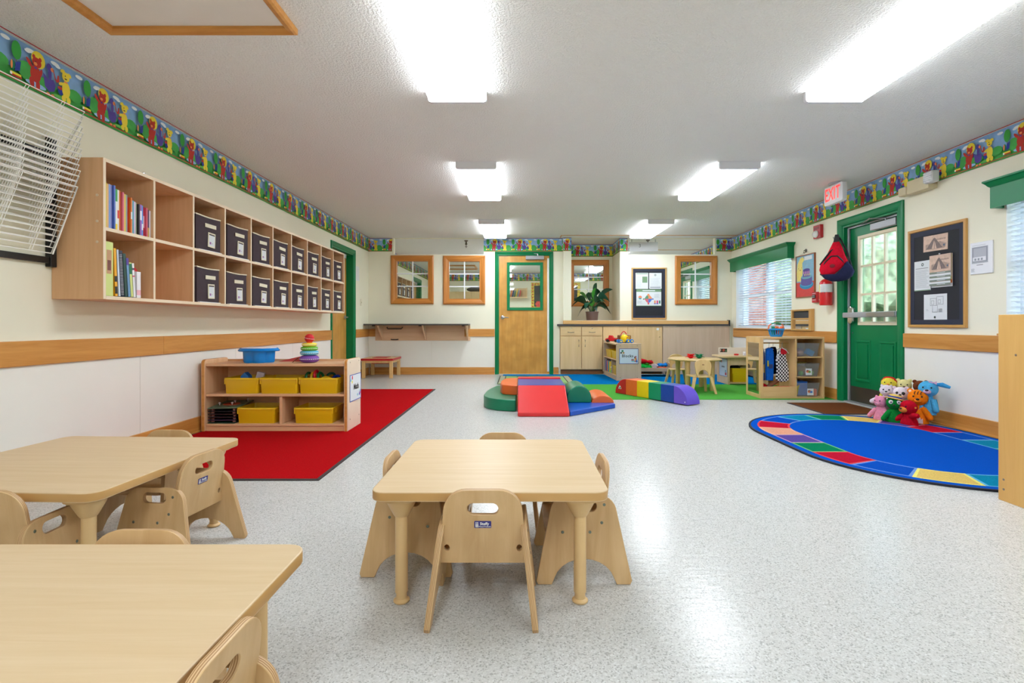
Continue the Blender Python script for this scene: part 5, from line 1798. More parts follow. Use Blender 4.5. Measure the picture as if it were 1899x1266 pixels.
t = thing('toy_carrier', 'brown and yellow toy crate with a curved red handle behind the toy cars', 'toy', onshelf(0.23, 0.49, ZT), R2)
obj('crate', MB().box(-0.09, 0.11, -0.08, 0.08, 0.0, 0.125), mat((120, 66, 26), 0.5, noise=0.15, nscale=30), t, bevel=0.014)
bs = MB()
for z in (0.10, 0.078, 0.056):
    bs.box(-0.075, 0.095, -0.082, -0.0802, z, z + 0.010)
obj('stripe', bs, mat((236, 190, 40), 0.5, noise=0), t, smooth=False)
obj('handle', MB().tube([(-0.05 + 0.10 * k / 10 * 1.0, 0, 0.12 + 0.055 * math.sin(math.pi * k / 10) + 0.02 * k / 10) for k in range(11)], 0.008, 8), mat((206, 26, 34), 0.35, noise=0), t)
t = thing('toy_mixer', 'yellow round-backed toy truck with blue wheels on the Blocks shelf', 'toy truck', onshelf(0.19, 0.26, ZT), R2 + 0.15)
yb = MB().ball((0, 0, 0.078), (0.062, 0.055, 0.064), 20, 12).prism([(-0.085, 0.022), (0.07, 0.022), (0.07, 0.05), (-0.085, 0.05)], -0.035, 0.035, 'y')
obj('truck_body', yb, mat((240, 204, 20), 0.25, noise=0), t)
for x, y, r in ((-0.085, -0.05, 0.031), (0.04, -0.055, 0.033), (0.105, -0.045, 0.033), (-0.085, 0.05, 0.031), (0.04, 0.055, 0.033)):
    w = MB()
    wheel(w, x, y, r + 0.0005, r, 0.034)
    wo = obj('wheel', w, mat((40, 120, 206), 0.3, noise=0), t)
    hb = MB().lathe([(r * 0.45, 0), (r * 0.4, 0.006), (0, 0.008)], 12, 0, T(x, y - 0.017 if y < 0 else y + 0.017, r) @ Matrix.Rotation(math.pi / 2 if y < 0 else -math.pi / 2, 4, 'X'))
    obj('hub', hb, mat((240, 204, 20), 0.3, noise=0), wo)
obj('sticker', MB().box(0.018, 0.034, -0.0545, -0.052, 0.075, 0.10), mat((190, 60, 40), 0.4, noise=0), t, smooth=False)

# ------------------------------------------------------------------ doll bed with soft puppets on it
t = thing('doll_bed', 'low wooden doll bed with an arched headboard heaped with puppets', 'doll bed', (2.27, 8.93, 0.0085))
DB = wood((198, 170, 142), (186, 156, 126), 0, 0.5, 0.7)
hbp = [(-0.165, 0.0), (-0.125, 0.0), (-0.125, 0.08), (0.125, 0.08), (0.125, 0.0), (0.165, 0.0)]
ar = [(0.165 * math.cos(a), 0.150 + 0.085 * math.sin(a)) for a in [math.pi * k / 12 for k in range(13)]]
for x in (-0.315, 0.30):
    obj('bed_end', MB().prism(hbp + ar, x - 0.012, x + 0.012, 'x'), DB, t, bevel=0.003)
for y in (-0.160, 0.160):
    obj('side_rail', MB().box(-0.30, 0.285, y - 0.010, y + 0.010, 0.088, 0.150), DB, t, bevel=0.003)
obj('bed_base', MB().box(-0.30, 0.285, -0.149, 0.149, 0.10, 0.112), DB, t, smooth=False)
PL = lambda c: mat(c, 0.95, spec=0.1, noise=0.12, nscale=40, bump=0.4, bscale=120)
def plush_lying(label, x, y, z, c, L, r, rz, pitch, c2=None):
    """soft hand puppet lying down: tapering body, head and two stubby arms in one skin"""
    t = thing('hand_puppet', label, 'puppet', (x, y, z), rz, 'puppets heaped on the doll bed')
    M = Matrix.Rotation(pitch, 4, 'Y')
    pr = [(0.0, 0.0), (r * 0.9, 0.004), (r, L * 0.15), (r * 0.82, L * 0.45), (r * 0.55, L * 0.6), (r * 0.8, L * 0.72), (r * 0.86, L * 0.84), (r * 0.5, L * 0.97), (0.0, L)]
    mb = MB().lathe([(a, b) for a, b in pr], 14, 0, M @ Matrix.Rotation(math.pi / 2, 4, 'Y'), sx=0.75)
    for s in (-1, 1):
        mb.tube([(L * 0.45, s * r * 0.5, 0), (L * 0.42, s * r * 1.2, 0.004), (L * 0.36, s * r * 1.6, 0.0)], [r * 0.34, r * 0.30, r * 0.2], 8, 0, M)
    obj('plush_body', mb, PL(c), t)
    ey = MB().ball((L * 0.88, -r * 0.35, r * 0.55), r * 0.14, 8, 6, 0, M).ball((L * 0.88, r * 0.35, r * 0.55), r * 0.14, 8, 6, 0, M)
    obj('eye', ey, BLACK, t)
    if c2:
        obj('snout', MB().ball((L * 0.98, 0, 0.0), (r * 0.35, r * 0.4, r * 0.35), 10, 8, 0, M), PL(c2), t)
plush_lying('green plush puppet lying along the front rail of the doll bed', 2.045, 8.845, 0.180, (20, 160, 60), 0.22, 0.060, -0.1, 0.10)
plush_lying('red plush puppet thrown across the top of the doll bed heap', 2.07, 8.93, 0.268, (196, 24, 36), 0.235, 0.055, -0.05, 0.12, (230, 130, 90))
plush_lying('lime green plush puppet squashed under the red one on the doll bed', 2.04, 8.99, 0.19, (70, 190, 60), 0.22, 0.065, 0.1, 0.0)
plush_lying('pale lilac plush puppet between the green and blue ones on the doll bed', 2.31, 8.87, 0.176, (200, 186, 200), 0.15, 0.055, 1.2, 0.0, (150, 90, 100))
plush_lying('blue plush puppet near the headboard of the doll bed', 2.385, 8.91, 0.186, (30, 120, 200), 0.17, 0.055, 0.1, -0.08)
plush_lying('orange red plush puppet half hidden under the blue one on the doll bed', 2.36, 8.83, 0.150, (206, 84, 50), 0.16, 0.035, 0.2, 0.0, (226, 200, 190))

# ------------------------------------------------------------------ round table with two small chairs
TM = wood((220, 190, 138), (206, 172, 116), 0, 0.3, 0.8)
TMZ = wood((216, 182, 128), (202, 164, 108), 2, 0.4, 0.8)
t = thing('round_table', 'round wooden play table on the green carpet with two small chairs', 'table', (2.42, 7.15, 0.0085))
obj('tabletop', MB().lathe([(0.0, 0.397), (0.335, 0.397), (0.352, 0.403), (0.357, 0.411), (0.352, 0.419), (0.340, 0.423), (0.0, 0.423)], 48), TM, t)
for k in range(4):
    a = math.radians(38 + 90 * k) if k % 2 else math.radians(52 + 90 * k)
    obj('leg', MB().lathe([(0.026, 0.0), (0.030, 0.006), (0.034, 0.36), (0.040, 0.396)], 16, c=(0.268 * math.cos(a), 0.268 * math.sin(a))), TMZ, t)
def flower(label, x, y, c, n, R):
    t = thing('felt_flower', label, 'felt flower', (x, y, 0.0085 + 0.4235), 0)
    for k in range(n):
        a = 2 * math.pi * k / n
        rr_ = R * (0.75 if k % 2 else 1.0)
        mb = MB()
        tip = Vector((rr_ * math.cos(a), rr_ * math.sin(a), [0.015, 0.055, 0.03][k % 3]))
        sd = Vector((-math.sin(a), math.cos(a), 0)) * R * 0.28
        mid = Vector((tip.x * 0.55, tip.y * 0.55, [0.018, 0.05, 0.032][k % 3]))
        c0 = Vector((0, 0, 0.004))
        up = Vector((0, 0, 0.006))
        vs = [c0, mid + sd, tip, mid - sd, c0 + up, mid + sd + up, tip + up, mid - sd + up]
        mb.add(vs, [(3, 2, 1, 0), (4, 5, 6, 7), (0, 1, 5, 4), (1, 2, 6, 5), (2, 3, 7, 6), (3, 0, 4, 7)])
        obj('petal', mb, PL(c), t)
    obj('flower_centre', MB().ball((0, 0, 0.026), (R * 0.5, R * 0.5, 0.026), 12, 8), PL(c), t)
flower('bright red felt leaf shape on the round table', 2.345, 7.08, (226, 40, 40), 14, 0.075)
flower('dark green felt leaf shape on the round table', 2.455, 7.07, (40, 130, 90), 12, 0.076)
def wee_chair(label, x, y, rz):
    t = thing('play_chair', label, 'chair', (x, y, 0.0085), rz, 'small chairs at the round table')
    sb = MB().plate([[(-0.12, 0.13), (-0.145, 0.10), (-0.115, -0.12), (0.115, -0.12), (0.145, 0.10), (0.12, 0.13)][::-1]], 0.018, T(0, 0, 0.218), bevel=0.004)
    obj('seat', sb, TM, t)
    b = [(-0.075, 0.0), (0.075, 0.0)] + [(0.095, 0.06), (0.108, 0.15)]
    b += [(0.105 * math.cos(a), 0.178 + 0.055 * math.sin(a)) for a in [math.pi * k / 10 for k in range(11)]]
    b += [(-0.108, 0.15), (-0.095, 0.06)]
    hole = [(-0.055, 0.018), (0.055, 0.018)] + [(0.064 * math.cos(a), 0.035 + 0.062 * math.sin(a)) for a in [math.pi * k / 10 for k in range(11)]]
    M = T(0, -0.135, 0.208) @ Matrix.Rotation(-0.10, 4, 'X') @ UPRIGHT
    back = obj('backrest', MB().plate([b, hole], 0.018, M, bevel=0.004), TMZ, t)
    em = MB().plate([ell(0, 0.165, 0.016, 0.009)], 0.001, M @ T(0, 0, 0.0095))
    obj('burnt_mark', em, mat((150, 110, 70), 0.6, noise=0.2, nscale=300), back, smooth=False)
    for sx in (-1, 1):
        for sy in (-1, 1):
            x0, y0 = sx * 0.105, (0.095 if sy > 0 else -0.115)
            x1, y1 = sx * (0.128 if sy > 0 else 0.155), (0.115 if sy > 0 else -0.155)
            lw = 0.021
            vs = [(x0 - lw, y0 - 0.012, 0.21), (x0 + lw, y0 - 0.012, 0.21), (x0 + lw, y0 + 0.012, 0.21), (x0 - lw, y0 + 0.012, 0.21),
                  (x1 - 0.015, y1 - 0.011, 0.0005), (x1 + 0.015, y1 - 0.011, 0.0005), (x1 + 0.015, y1 + 0.011, 0.0005), (x1 - 0.015, y1 + 0.011, 0.0005)]
            obj('leg', MB().add(vs, [(0, 1, 2, 3), (7, 6, 5, 4), (0, 4, 5, 1), (1, 5, 6, 2), (2, 6, 7, 3), (3, 7, 4, 0)]), TMZ, t, bevel=0.003)
    return t
wee_chair('small wooden chair with an arched cut-out, its back to us at the round table', 2.345, 6.74, 0.03)
wee_chair('small wooden chair behind the round table, glimpsed between the table legs', 2.37, 7.70, math.pi)

# ------------------------------------------------------------------ play kitchen counter in the corner
t = thing('play_kitchen', 'wooden play kitchen counter with rounded top behind the mirror unit', 'play kitchen', (3.075, 7.63, 0.0085))
KM = wood((212, 184, 150), (200, 168, 132), 2, 0.45, 0.6)
KT = wood((220, 192, 150), (206, 174, 128), 0, 0.35, 0.7)
e = obj('end_panel', MB().box(0, 0.03, 0, 0.42, 0, 0.395), KM, t, bevel=0.004)
obj('end_panel', MB().box(0.565, 0.595, 0, 0.42, 0, 0.395), KM, t, bevel=0.004)
obj('back_panel', MB().box(0.031, 0.564, 0.40, 0.412, 0.0, 0.395), KM, t, smooth=False)
obj('front_rail', MB().box(0.031, 0.564, 0.004, 0.022, 0.285, 0.395), KM, t, smooth=False)
obj('shelf_board', MB().box(0.031, 0.564, 0.004, 0.399, 0.012, 0.032), KT, t, smooth=False)
obj('countertop', MB().plate([rr(-0.115, 0.64, -0.05, 0.415, 0.10, 6)], 0.026, T(0, 0, 0.408), bevel=0.006), KT, t)
sp = obj('splash_panel', MB().box(0.025, 0.63, 0.415, 0.433, 0.30, 0.528), mat((226, 218, 204), 0.4, noise=0.03), t, bevel=0.003)
art('picture_print', [(mat((40, 30, 30), 0.5, noise=0.3), rect(0.045, 0.155, 0.455, 0.51)), (mat((170, 80, 60), 0.5, noise=0.2), ell(0.10, 0.485, 0.02)), (mat((70, 110, 80), 0.5, noise=0.2), rect(0.125, 0.15, 0.46, 0.49)), (mat((220, 200, 180), 0.5, noise=0.2), rect(0.05, 0.06, 0.47, 0.505))], sp, y=0.4145)
s = thing('shelf_sign', 'laminated picture sign hung on the end of the play kitchen', 'sign', (3.0745, 7.80, 0.12), -math.pi / 2)
obj('sheet', MB().box(-0.15, 0.14, -0.001, 0.0, 0.0, 0.26), mat((206, 218, 232), 0.35, noise=0.02), s, smooth=False)
fr = MB()
sweep(fr, -0.152, 0.142, -0.002, 0.262, [(0, 0.0), (0, -0.002), (0.006, -0.002), (0.006, 0.0)])
obj('sign_border', fr, mat((44, 66, 150), 0.4, noise=0), s, smooth=False)
INK = mat((60, 64, 72), 0.6, noise=0)
art('sign_print', [(INK, rect(-0.06 + 0.03 * k, -0.04 + 0.03 * k, 0.13, 0.15)) for k in range(4)] + [(mat((200, 50, 60), 0.6, noise=0), rect(0.07, 0.12, 0.02, 0.06)), (mat((90, 160, 190), 0.6, noise=0), ell(0.09, 0.08, 0.02)), (GRN, rect(-0.13, -0.09, 0.20, 0.24)), (mat((200, 90, 80), 0.6, noise=0), rect(-0.08, -0.05, 0.2, 0.23))], s, y=-0.0014)
yellow_tub('storage_tub', 'deep yellow tub with dark toys inside the play kitchen', None, (3.35, 7.655, 0.0415), 0.40, 0.33, 0.205)
for lb, x, y, r, c in (('black toy shape on the yellow tub in the play kitchen', 3.25, 7.80, 0.075, (24, 24, 40)), ('pale yellow ball on the yellow tub in the play kitchen', 3.37, 7.78, 0.065, (226, 220, 150)), ('dark red toy cup on the yellow tub in the play kitchen', 3.455, 7.86, 0.05, (130, 24, 30))):
    t2 = thing('kitchen_toy', lb, 'toy', (x, y, 0.0415 + 0.165))
    obj('toy_body', MB().ball((0, 0, 0.035), (r, r, 0.05), 16, 10), mat(c, 0.4, noise=0.05), t2)
t2 = thing('toy_dish', 'small red toy dish on the play kitchen top', 'toy dish', (3.27, 7.80, 0.43))
obj('dish', MB().lathe([(0.0, 0.0), (0.03, 0.0), (0.036, 0.02), (0.028, 0.024), (0.0, 0.014)], 16), mat((206, 40, 46), 0.35, noise=0), t2)
t2 = thing('toy_phone', 'white and blue toy on the play kitchen top beside the mirror unit', 'toy', (3.40, 7.74, 0.43))
obj('toy_body', MB().box(-0.05, 0.05, -0.03, 0.03, 0, 0.03), mat((226, 226, 232), 0.35, noise=0), t2, bevel=0.01)
obj('blue_dial', MB().lathe([(0.022, 0.028), (0.02, 0.044), (0.0, 0.048)], 14, c=(0.025, 0)), mat((40, 60, 160), 0.35, noise=0), t2)
obj('receiver', MB().box(-0.045, -0.012, -0.035, 0.035, 0.0305, 0.055), mat((230, 230, 236), 0.35, noise=0), t2, bevel=0.008)

# ------------------------------------------------------------------ dress-up unit with mirror end
t = thing('dress_up_unit', 'maple dress-up unit with mirror end, hanging clothes and three clear bins', 'dress-up unit', (2.905, 6.205, 0.0085))
DM = wood((222, 184, 130), (208, 166, 110), 2, 0.4, 0.7)
DMX = wood((222, 184, 130), (208, 166, 110), 0, 0.4, 0.7)
UW, UD, UH = 0.755, 0.40, 0.738
e = obj('end_panel', MB().box(-0.004, 0.022, 0, UD, 0, UH), DM, t, bevel=0.003)
mf = MB()
MIRROR, _nt, _b = new_mat('acrylic_mirror')
_b.inputs['Base Color'].default_value = (0.86, 0.87, 0.88, 1)
_b.inputs['Metallic'].default_value = 1.0
_b.inputs['Roughness'].default_value = 0.015
obj('mirror', MB().box(-0.0065, -0.0042, 0.045, UD - 0.03, 0.045, UH - 0.07), MIRROR, e, smooth=False)
fm = MB()
for a in ((0.002, 0.045, 0.0, UH), (UD - 0.03, UD - 0.002, 0.0, UH)):
    fm.box(-0.012, -0.0042, a[0], a[1], a[2], a[3])
fm.box(-0.012, -0.0042, 0.045, UD - 0.03, 0.0, 0.045).box(-0.012, -0.0042, 0.045, UD - 0.03, UH - 0.07, UH)
obj('mirror_frame', fm, DM, e, smooth=False)
obj('divider', MB().box(0.405, 0.425, 0.004, UD - 0.01, 0.02, UH - 0.023), DM, t, smooth=False)
obj('end_panel', MB().box(UW - 0.022, UW, 0, UD, 0, UH), DM, t, bevel=0.003)
obj('top_board', MB().box(0.0225, UW - 0.0225, 0.0, UD, UH - 0.022, UH), DMX, t, bevel=0.002)
obj('bottom_board', MB().box(0.0225, UW - 0.0225, 0.004, UD - 0.01, 0.0, 0.0195), DMX, t, smooth=False)
obj('bin_front', MB().box(0.0225, 0.4045, 0.004, 0.022, 0.02, 0.142), DMX, t, bevel=0.003)
for z in (0.247, 0.488):
    obj('shelf_board', MB().box(0.4255, UW - 0.0225, 0.004, UD - 0.01, z, z + 0.014), DMX, t, smooth=False)
obj('back_panel', MB().box(0.50, UW - 0.0225, UD - 0.012, UD - 0.004, 0.02, UH - 0.023), DM, t, smooth=False)
obj('hanging_rod', MB().tube([(0.0225, 0.17, 0.66), (0.4045, 0.17, 0.66)], 0.009, 10), DMX, t)
dc = MB()
for k in range(2):
    dc.lathe([(0.006, 0), (0.005, 0.003), (0, 0.004)], 8, 0, T(0.39 + 0.0, 0.05, 0.27 + 0.24 * k))
obj('shelf_pin', MB().lathe([(0.004, 0), (0.004, 0.004), (0, 0.004)], 8, 0, T(0.415, 0.004, 0.49) @ Matrix.Rotation(math.pi / 2, 4, 'X')).lathe([(0.004, 0), (0.004, 0.004), (0, 0.004)], 8, 0, T(0.415, 0.004, 0.25) @ Matrix.Rotation(math.pi / 2, 4, 'X')), BRONZE, t)

def clear_bin(label, x, y, z, w, d, h):
    t = thing('clear_bin', label, 'bin', (x, y, z), 0, 'clear bins in the dress-up unit')
    mb = MB()
    lay = [(0.86, 0.0), (0.98, h - 0.008), (1.0, h - 0.008), (1.0, h), (0.96, h), (0.845, 0.004)]
    vs, fs, n = [], [], 0
    for s, zz in lay:
        lp = rr(-w / 2 * s, w / 2 * s, d / 2 - d / 2 * s, d / 2 + d / 2 * s, 0.02 * s, 3)
        n = len(lp)
        vs += [(a, b, zz) for a, b in lp]
    for i in range(len(lay) - 1):
        for k in range(n):
            fs.append((i * n + k, i * n + (k + 1) % n, (i + 1) * n + (k + 1) % n, (i + 1) * n + k))
    fs += [tuple(range(n))[::-1], tuple((len(lay) - 1) * n + k for k in range(n))]
    obj('bin_body', mb.add(vs, fs), CLEAR, t, angle=50)
    return t
BXC, BYC = 2.905 + 0.573, 6.205 + 0.012
clear_bin('clear plastic bin on the top level of the dress-up unit, a blue box inside', BXC, BYC, 0.0085 + 0.5025, 0.285, 0.33, 0.160)
b2 = clear_bin('clear plastic bin with a food picture card on the middle level', BXC, BYC, 0.0085 + 0.2615, 0.285, 0.33, 0.158)
b3 = clear_bin('clear plastic bin with yellow and blue toys on the bottom level', BXC, BYC, 0.0085 + 0.020, 0.290, 0.33, 0.165)
for b_, x in ((b2, -0.005), (b3, 0.015)):
    M = T(0, -0.004 if b_ is b2 else -0.003, 0) @ Matrix.Rotation(0.0, 4, 'X')
    yb_ = 0.004
    cd = obj('picture_card', MB().box(x - 0.035, x + 0.04, -0.002, -0.0005, 0.018, 0.098), PAPER, b_, smooth=False)
    art('card_print', [(mat((220, 120, 70), 0.6, noise=0.3, nscale=80), ell(x - 0.005, 0.062, 0.026, 0.016)), (mat((110, 160, 70), 0.6, noise=0.2) if b_ is b2 else mat((60, 120, 200), 0.6, noise=0.2), ell(x + 0.012, 0.058, 0.016, 0.013)), (mat((150, 90, 70), 0.6, noise=0.3), ell(x - 0.014, 0.072, 0.012, 0.01))], cd, y=-0.0026)
def bintoy(name, label, cat, x, y, z, mb, c, rz=0.0):
    t = thing(name, label, cat, (x, y, z), rz)
    obj('toy_body', mb, mat(c, 0.45, noise=0.1, nscale=20), t, bevel=0.006)
z1, z2, z3 = 0.516, 0.275, 0.0335
bintoy('toy_box', 'tilted blue toy box inside the top clear bin', 'toy', BXC + 0.045, BYC + 0.08, z1 + 0.035, MB().box(-0.045, 0.045, -0.03, 0.03, -0.03, 0.04, M=Matrix.Rotation(0.5, 4, 'Y')), (50, 130, 190))
bintoy('toy_shoe', 'pinkish toy shoe inside the top clear bin', 'toy', BXC - 0.065, BYC + 0.10, z1, MB().ball((0, 0, 0.035), (0.05, 0.06, 0.035), 14, 8), (190, 140, 130))
bintoy('toy_purse', 'purple brown toy purse at the back of the top clear bin', 'toy', BXC - 0.03, BYC + 0.22, z1, MB().box(-0.08, 0.08, -0.03, 0.03, 0, 0.085), (120, 80, 100))
bintoy('toy_fruit', 'green toy fruit inside the middle clear bin', 'toy', BXC - 0.06, BYC + 0.07, z2, MB().ball((0, 0, 0.03), 0.03, 12, 8), (110, 180, 70))
bintoy('toy_fruit', 'orange red toy fruit inside the middle clear bin', 'toy', BXC - 0.09, BYC + 0.15, z2, MB().ball((0, 0, 0.035), (0.03, 0.03, 0.035), 12, 8), (210, 90, 70))
bintoy('toy_fruit', 'pale green toy fruit behind the card in the middle clear bin', 'toy', BXC + 0.08, BYC + 0.09, z2, MB().ball((0, 0, 0.03), (0.025, 0.03, 0.03), 12, 8), (140, 190, 110))
bintoy('toy_bread', 'golden toy bread heaped in the middle clear bin', 'toy', BXC, BYC + 0.20, z2, MB().ball((0, 0, 0.06), (0.09, 0.06, 0.06), 14, 8), (180, 140, 70))
bintoy('toy_plate', 'mustard toy plate resting across the middle clear bin', 'toy', BXC - 0.055, BYC + 0.10, z2 + 0.152, MB().lathe([(0.0, 0), (0.07, 0.0), (0.08, 0.01), (0.0, 0.012)], 20, c=(0, 0)), (150, 110, 20))
bintoy('toy_apron', 'folded royal blue cloth in the bottom clear bin', 'toy', BXC - 0.03, BYC + 0.14, z3, MB().box(-0.065, 0.065, -0.05, 0.10, 0, 0.17), (40, 110, 210))
bintoy('toy_banana', 'curved yellow toy banana in the bottom clear bin', 'toy', BXC - 0.10, BYC + 0.055, z3 + 0.01, MB().tube([(-0.012, 0, 0.0), (-0.018, 0, 0.04), (-0.008, 0, 0.085), (0.012, 0, 0.12)], [0.006, 0.016, 0.016, 0.006], 10), (240, 210, 30))
bintoy('toy_box', 'bright orange toy box in the bottom clear bin', 'toy', BXC + 0.085, BYC + 0.06, z3, MB().box(-0.028, 0.028, -0.03, 0.03, 0, 0.085), (240, 110, 60))
bintoy('toy_belt', 'dark brown toy belt sticking out of the bottom clear bin', 'toy', BXC - 0.055, BYC + 0.27, z3, MB().box(-0.06, 0.06, -0.025, 0.025, 0, 0.185, M=Matrix.Rotation(0.15, 4, 'Y')), (96, 50, 24))

# hanging clothes
def garment(name, label, outline, x, y, z, rz, mats, th=0.03, extra=None, seed=1):
    """thick cloth cut from an outline, gently rippled"""
    t = thing(name, label, 'costume', (x, y, z), rz, None)
    mb = MB().plate([outline], th, UPRIGHT, bevel=th * 0.4)
    for i, v in enumerate(mb.v):
        mb.v[i] = Vector((v.x, v.y + 0.007 * math.sin(v.x * 55 + seed) + 0.004 * math.sin(v.z * 20 + seed), v.z))
    b_ = obj('cloth', mb, mats, t)
    hk = MB().tube([(0, 0, -0.035), (0, 0, 0.005), (0.010, 0, 0.018), (0.002, 0, 0.029), (-0.008, 0, 0.022)], 0.0028, 6)
    hk.tube([(-0.07, 0, -0.055), (0, 0, -0.03), (0.07, 0, -0.055)], 0.004, 6)
    obj('hanger', hk, GREYMETAL, t)
    return t, b_
CY = 6.205 + 0.17
rodz = 0.0085 + 0.638
VB = PL((20, 84, 180))
t1, b_ = garment('play_vest', 'blue play vest with white trim hung against the mirror end of the dress-up unit', [(-0.06, -0.44), (0.05, -0.44), (0.055, -0.2), (0.05, -0.10), (0.035, -0.045), (0.0, -0.04), (-0.03, -0.06), (-0.06, -0.15)], 2.985, CY - 0.01, rodz, 0.9, VB, 0.035, seed=1)
obj('trim', MB().tube([(-0.03, -0.02, -0.06), (-0.052, -0.022, -0.12), (-0.062, -0.02, -0.17)], 0.004, 6), WHITE, t1)
obj('yellow_emblem', MB().box(-0.03, 0.0, -0.028, -0.024, -0.34, -0.24), mat((226, 200, 30), 0.6, noise=0), t1, smooth=False)
t1, b_ = garment('play_vest', 'bright blue play vest with a dark patch, second on the costume rod', [(-0.055, -0.43), (0.05, -0.44), (0.062, -0.2), (0.06, -0.09), (0.045, -0.035), (-0.04, -0.04), (-0.06, -0.1), (-0.058, -0.25)], 3.055, CY - 0.04, rodz, 0.35, PL((26, 100, 200)), 0.035, seed=2)
obj('yellow_emblem', MB().box(-0.05, -0.035, -0.03, -0.026, -0.26, -0.19), mat((226, 200, 30), 0.6, noise=0), t1, smooth=False)
obj('badge', MB().box(-0.03, 0.03, -0.0305, -0.027, -0.285, -0.235), mat((44, 60, 110), 0.6, noise=0.1), t1, smooth=False)
t1, b_ = garment('play_cape', 'black play top with white piping hanging between the blue vests and checkered apron', [(-0.065, -0.36), (0.04, -0.36), (0.06, -0.18), (0.065, -0.07), (0.03, -0.025), (-0.02, -0.025), (-0.055, -0.06), (-0.06, -0.2)], 3.125, CY + 0.0, rodz, 0.5, PL((14, 14, 24)), 0.035, seed=3)
obj('yellow_emblem', MB().box(-0.055, -0.03, -0.029, -0.025, -0.26, -0.20), mat((200, 176, 30), 0.6, noise=0), t1, smooth=False)
t1, b_ = garment('play_apron', 'black and white checkered apron with a red collar hanging on the costume rod', [(-0.085, -0.42), (-0.03, -0.445), (0.055, -0.45), (0.095, -0.43), (0.088, -0.3), (0.055, -0.13), (0.03, -0.055), (-0.025, -0.05), (-0.06, -0.12), (-0.085, -0.17), (-0.075, -0.3)], 3.205, CY - 0.06, rodz, 0.2, checker_mat(), 0.03, seed=4)
obj('collar', MB().prism([(-0.035, -0.05), (-0.03, -0.11), (0.03, -0.115), (0.055, -0.08), (0.0, -0.03)], -0.028, -0.018, 'y'), PL((206, 40, 52)), t1)
obj('trim', MB().tube([(-0.04, -0.02, -0.035), (-0.05, -0.022, -0.09), (-0.072, -0.022, -0.15), (-0.09, -0.02, -0.175)], 0.005, 6).tube([(-0.02, -0.026, -0.035), (0.03, -0.028, -0.06), (0.07, -0.026, -0.10)], 0.005, 6), WHITE, t1)
# dressing-up things lying in the bin
t = thing('toy_bag', 'soft red bag in the floor bin under the costumes', 'bag', (2.985, 6.33, 0.029))
obj('bag_body', MB().ball((0, 0, 0.075), (0.05, 0.07, 0.075), 14, 8), PL((190, 20, 30)), t)
t = thing('toy_belt', 'brown leather tool belt with a dark buckle in the floor bin', 'belt', (3.12, 6.36, 0.029), 0.1)
obj('belt_strap', MB().tube([(-0.09, 0, 0.10), (-0.03, 0, 0.125), (0.04, 0, 0.165), (0.085, -0.01, 0.185)], [0.02, 0.024, 0.022, 0.016], 8), mat((130, 80, 50), 0.5, noise=0.1), t)
obj('belt_bottom', MB().box(-0.09, 0.09, -0.03, 0.03, 0.0, 0.11), mat((96, 60, 40), 0.6, noise=0.1), t, bevel=0.02)
obj('buckle', MB().tube([(0.03, 0, 0.155), (0.06, 0, 0.195), (0.11, 0, 0.20), (0.10, 0, 0.16)], 0.012, 8), BLACK, t)
t = thing('toy_cloth', 'flat red cloth along the front of the floor bin', 'cloth', (3.20, 6.27, 0.029))
obj('cloth', MB().box(-0.10, 0.09, -0.03, 0.04, 0.0, 0.118), PL((200, 30, 36)), t, bevel=0.01)
# shopping basket on top
t = thing('toy_basket', 'blue toy shopping basket with an orange and green handle on the dress-up unit', 'basket', (3.165, 6.38, 0.0085 + UH + 0.0005), 0.15)
BB = mat((24, 140, 214), 0.3, noise=0.02)
def ov(r, z, f=0.78): return [(r * math.cos(2 * math.pi * k / 20), r * f * math.sin(2 * math.pi * k / 20), z) for k in range(20)]
bb = MB().lathe([(0.0, 0.0), (0.070, 0.0), (0.073, 0.010), (0.076, 0.022), (0.070, 0.022), (0.066, 0.006), (0.0, 0.006)], 20, sy=0.8)
bb.lathe([(0.088, 0.078), (0.094, 0.080), (0.104, 0.084), (0.104, 0.098), (0.093, 0.100), (0.088, 0.094)], 24, sy=0.8)
for k in range(20):
    a = 2 * math.pi * k / 20
    bb.tube([(0.073 * math.cos(a), 0.073 * 0.8 * math.sin(a), 0.02), (0.090 * math.cos(a), 0.090 * 0.8 * math.sin(a), 0.082)], 0.0055, 6)
obj('basket_body', bb, BB, t)
hp = [(0.105 * math.cos(math.pi * k / 16) * (1.12 if 2 < k < 14 else 1.0), 0, 0.09 + 0.078 * math.sin(math.pi * k / 16)) for k in range(17)]
obj('handle', MB().tube(hp[0:6], 0.008, 8).tube(hp[11:17], 0.008, 8), mat((236, 110, 50), 0.4, noise=0), t)
obj('handle_grip', MB().tube(hp[5:12], 0.009, 8), mat((0, 130, 80), 0.4, noise=0), t)
t2 = thing('toy_food', 'orange toy carrots piled inside the blue shopping basket', 'toy food', (3.175, 6.38, 0.0085 + UH + 0.0075), 0.15)
fo = MB().tube([(-0.02, -0.03, 0.03), (0.055, -0.02, 0.11)], [0.018, 0.022], 8).tube([(-0.03, 0.02, 0.03), (0.02, 0.03, 0.115)], [0.018, 0.02], 8).tube([(0.04, 0.01, 0.02), (-0.005, -0.005, 0.112)], [0.018, 0.022], 8)
obj('toy_body', fo, mat((236, 100, 40), 0.4, noise=0.03), t2)
t2 = thing('toy_food', 'green toy can standing in the blue shopping basket', 'toy food', (3.118, 6.36, 0.0085 + UH + 0.008), 0.15)
obj('toy_body', MB().lathe([(0.02, 0.0), (0.02, 0.118), (0.0, 0.118)], 14), mat((0, 130, 80), 0.4, noise=0), t2)

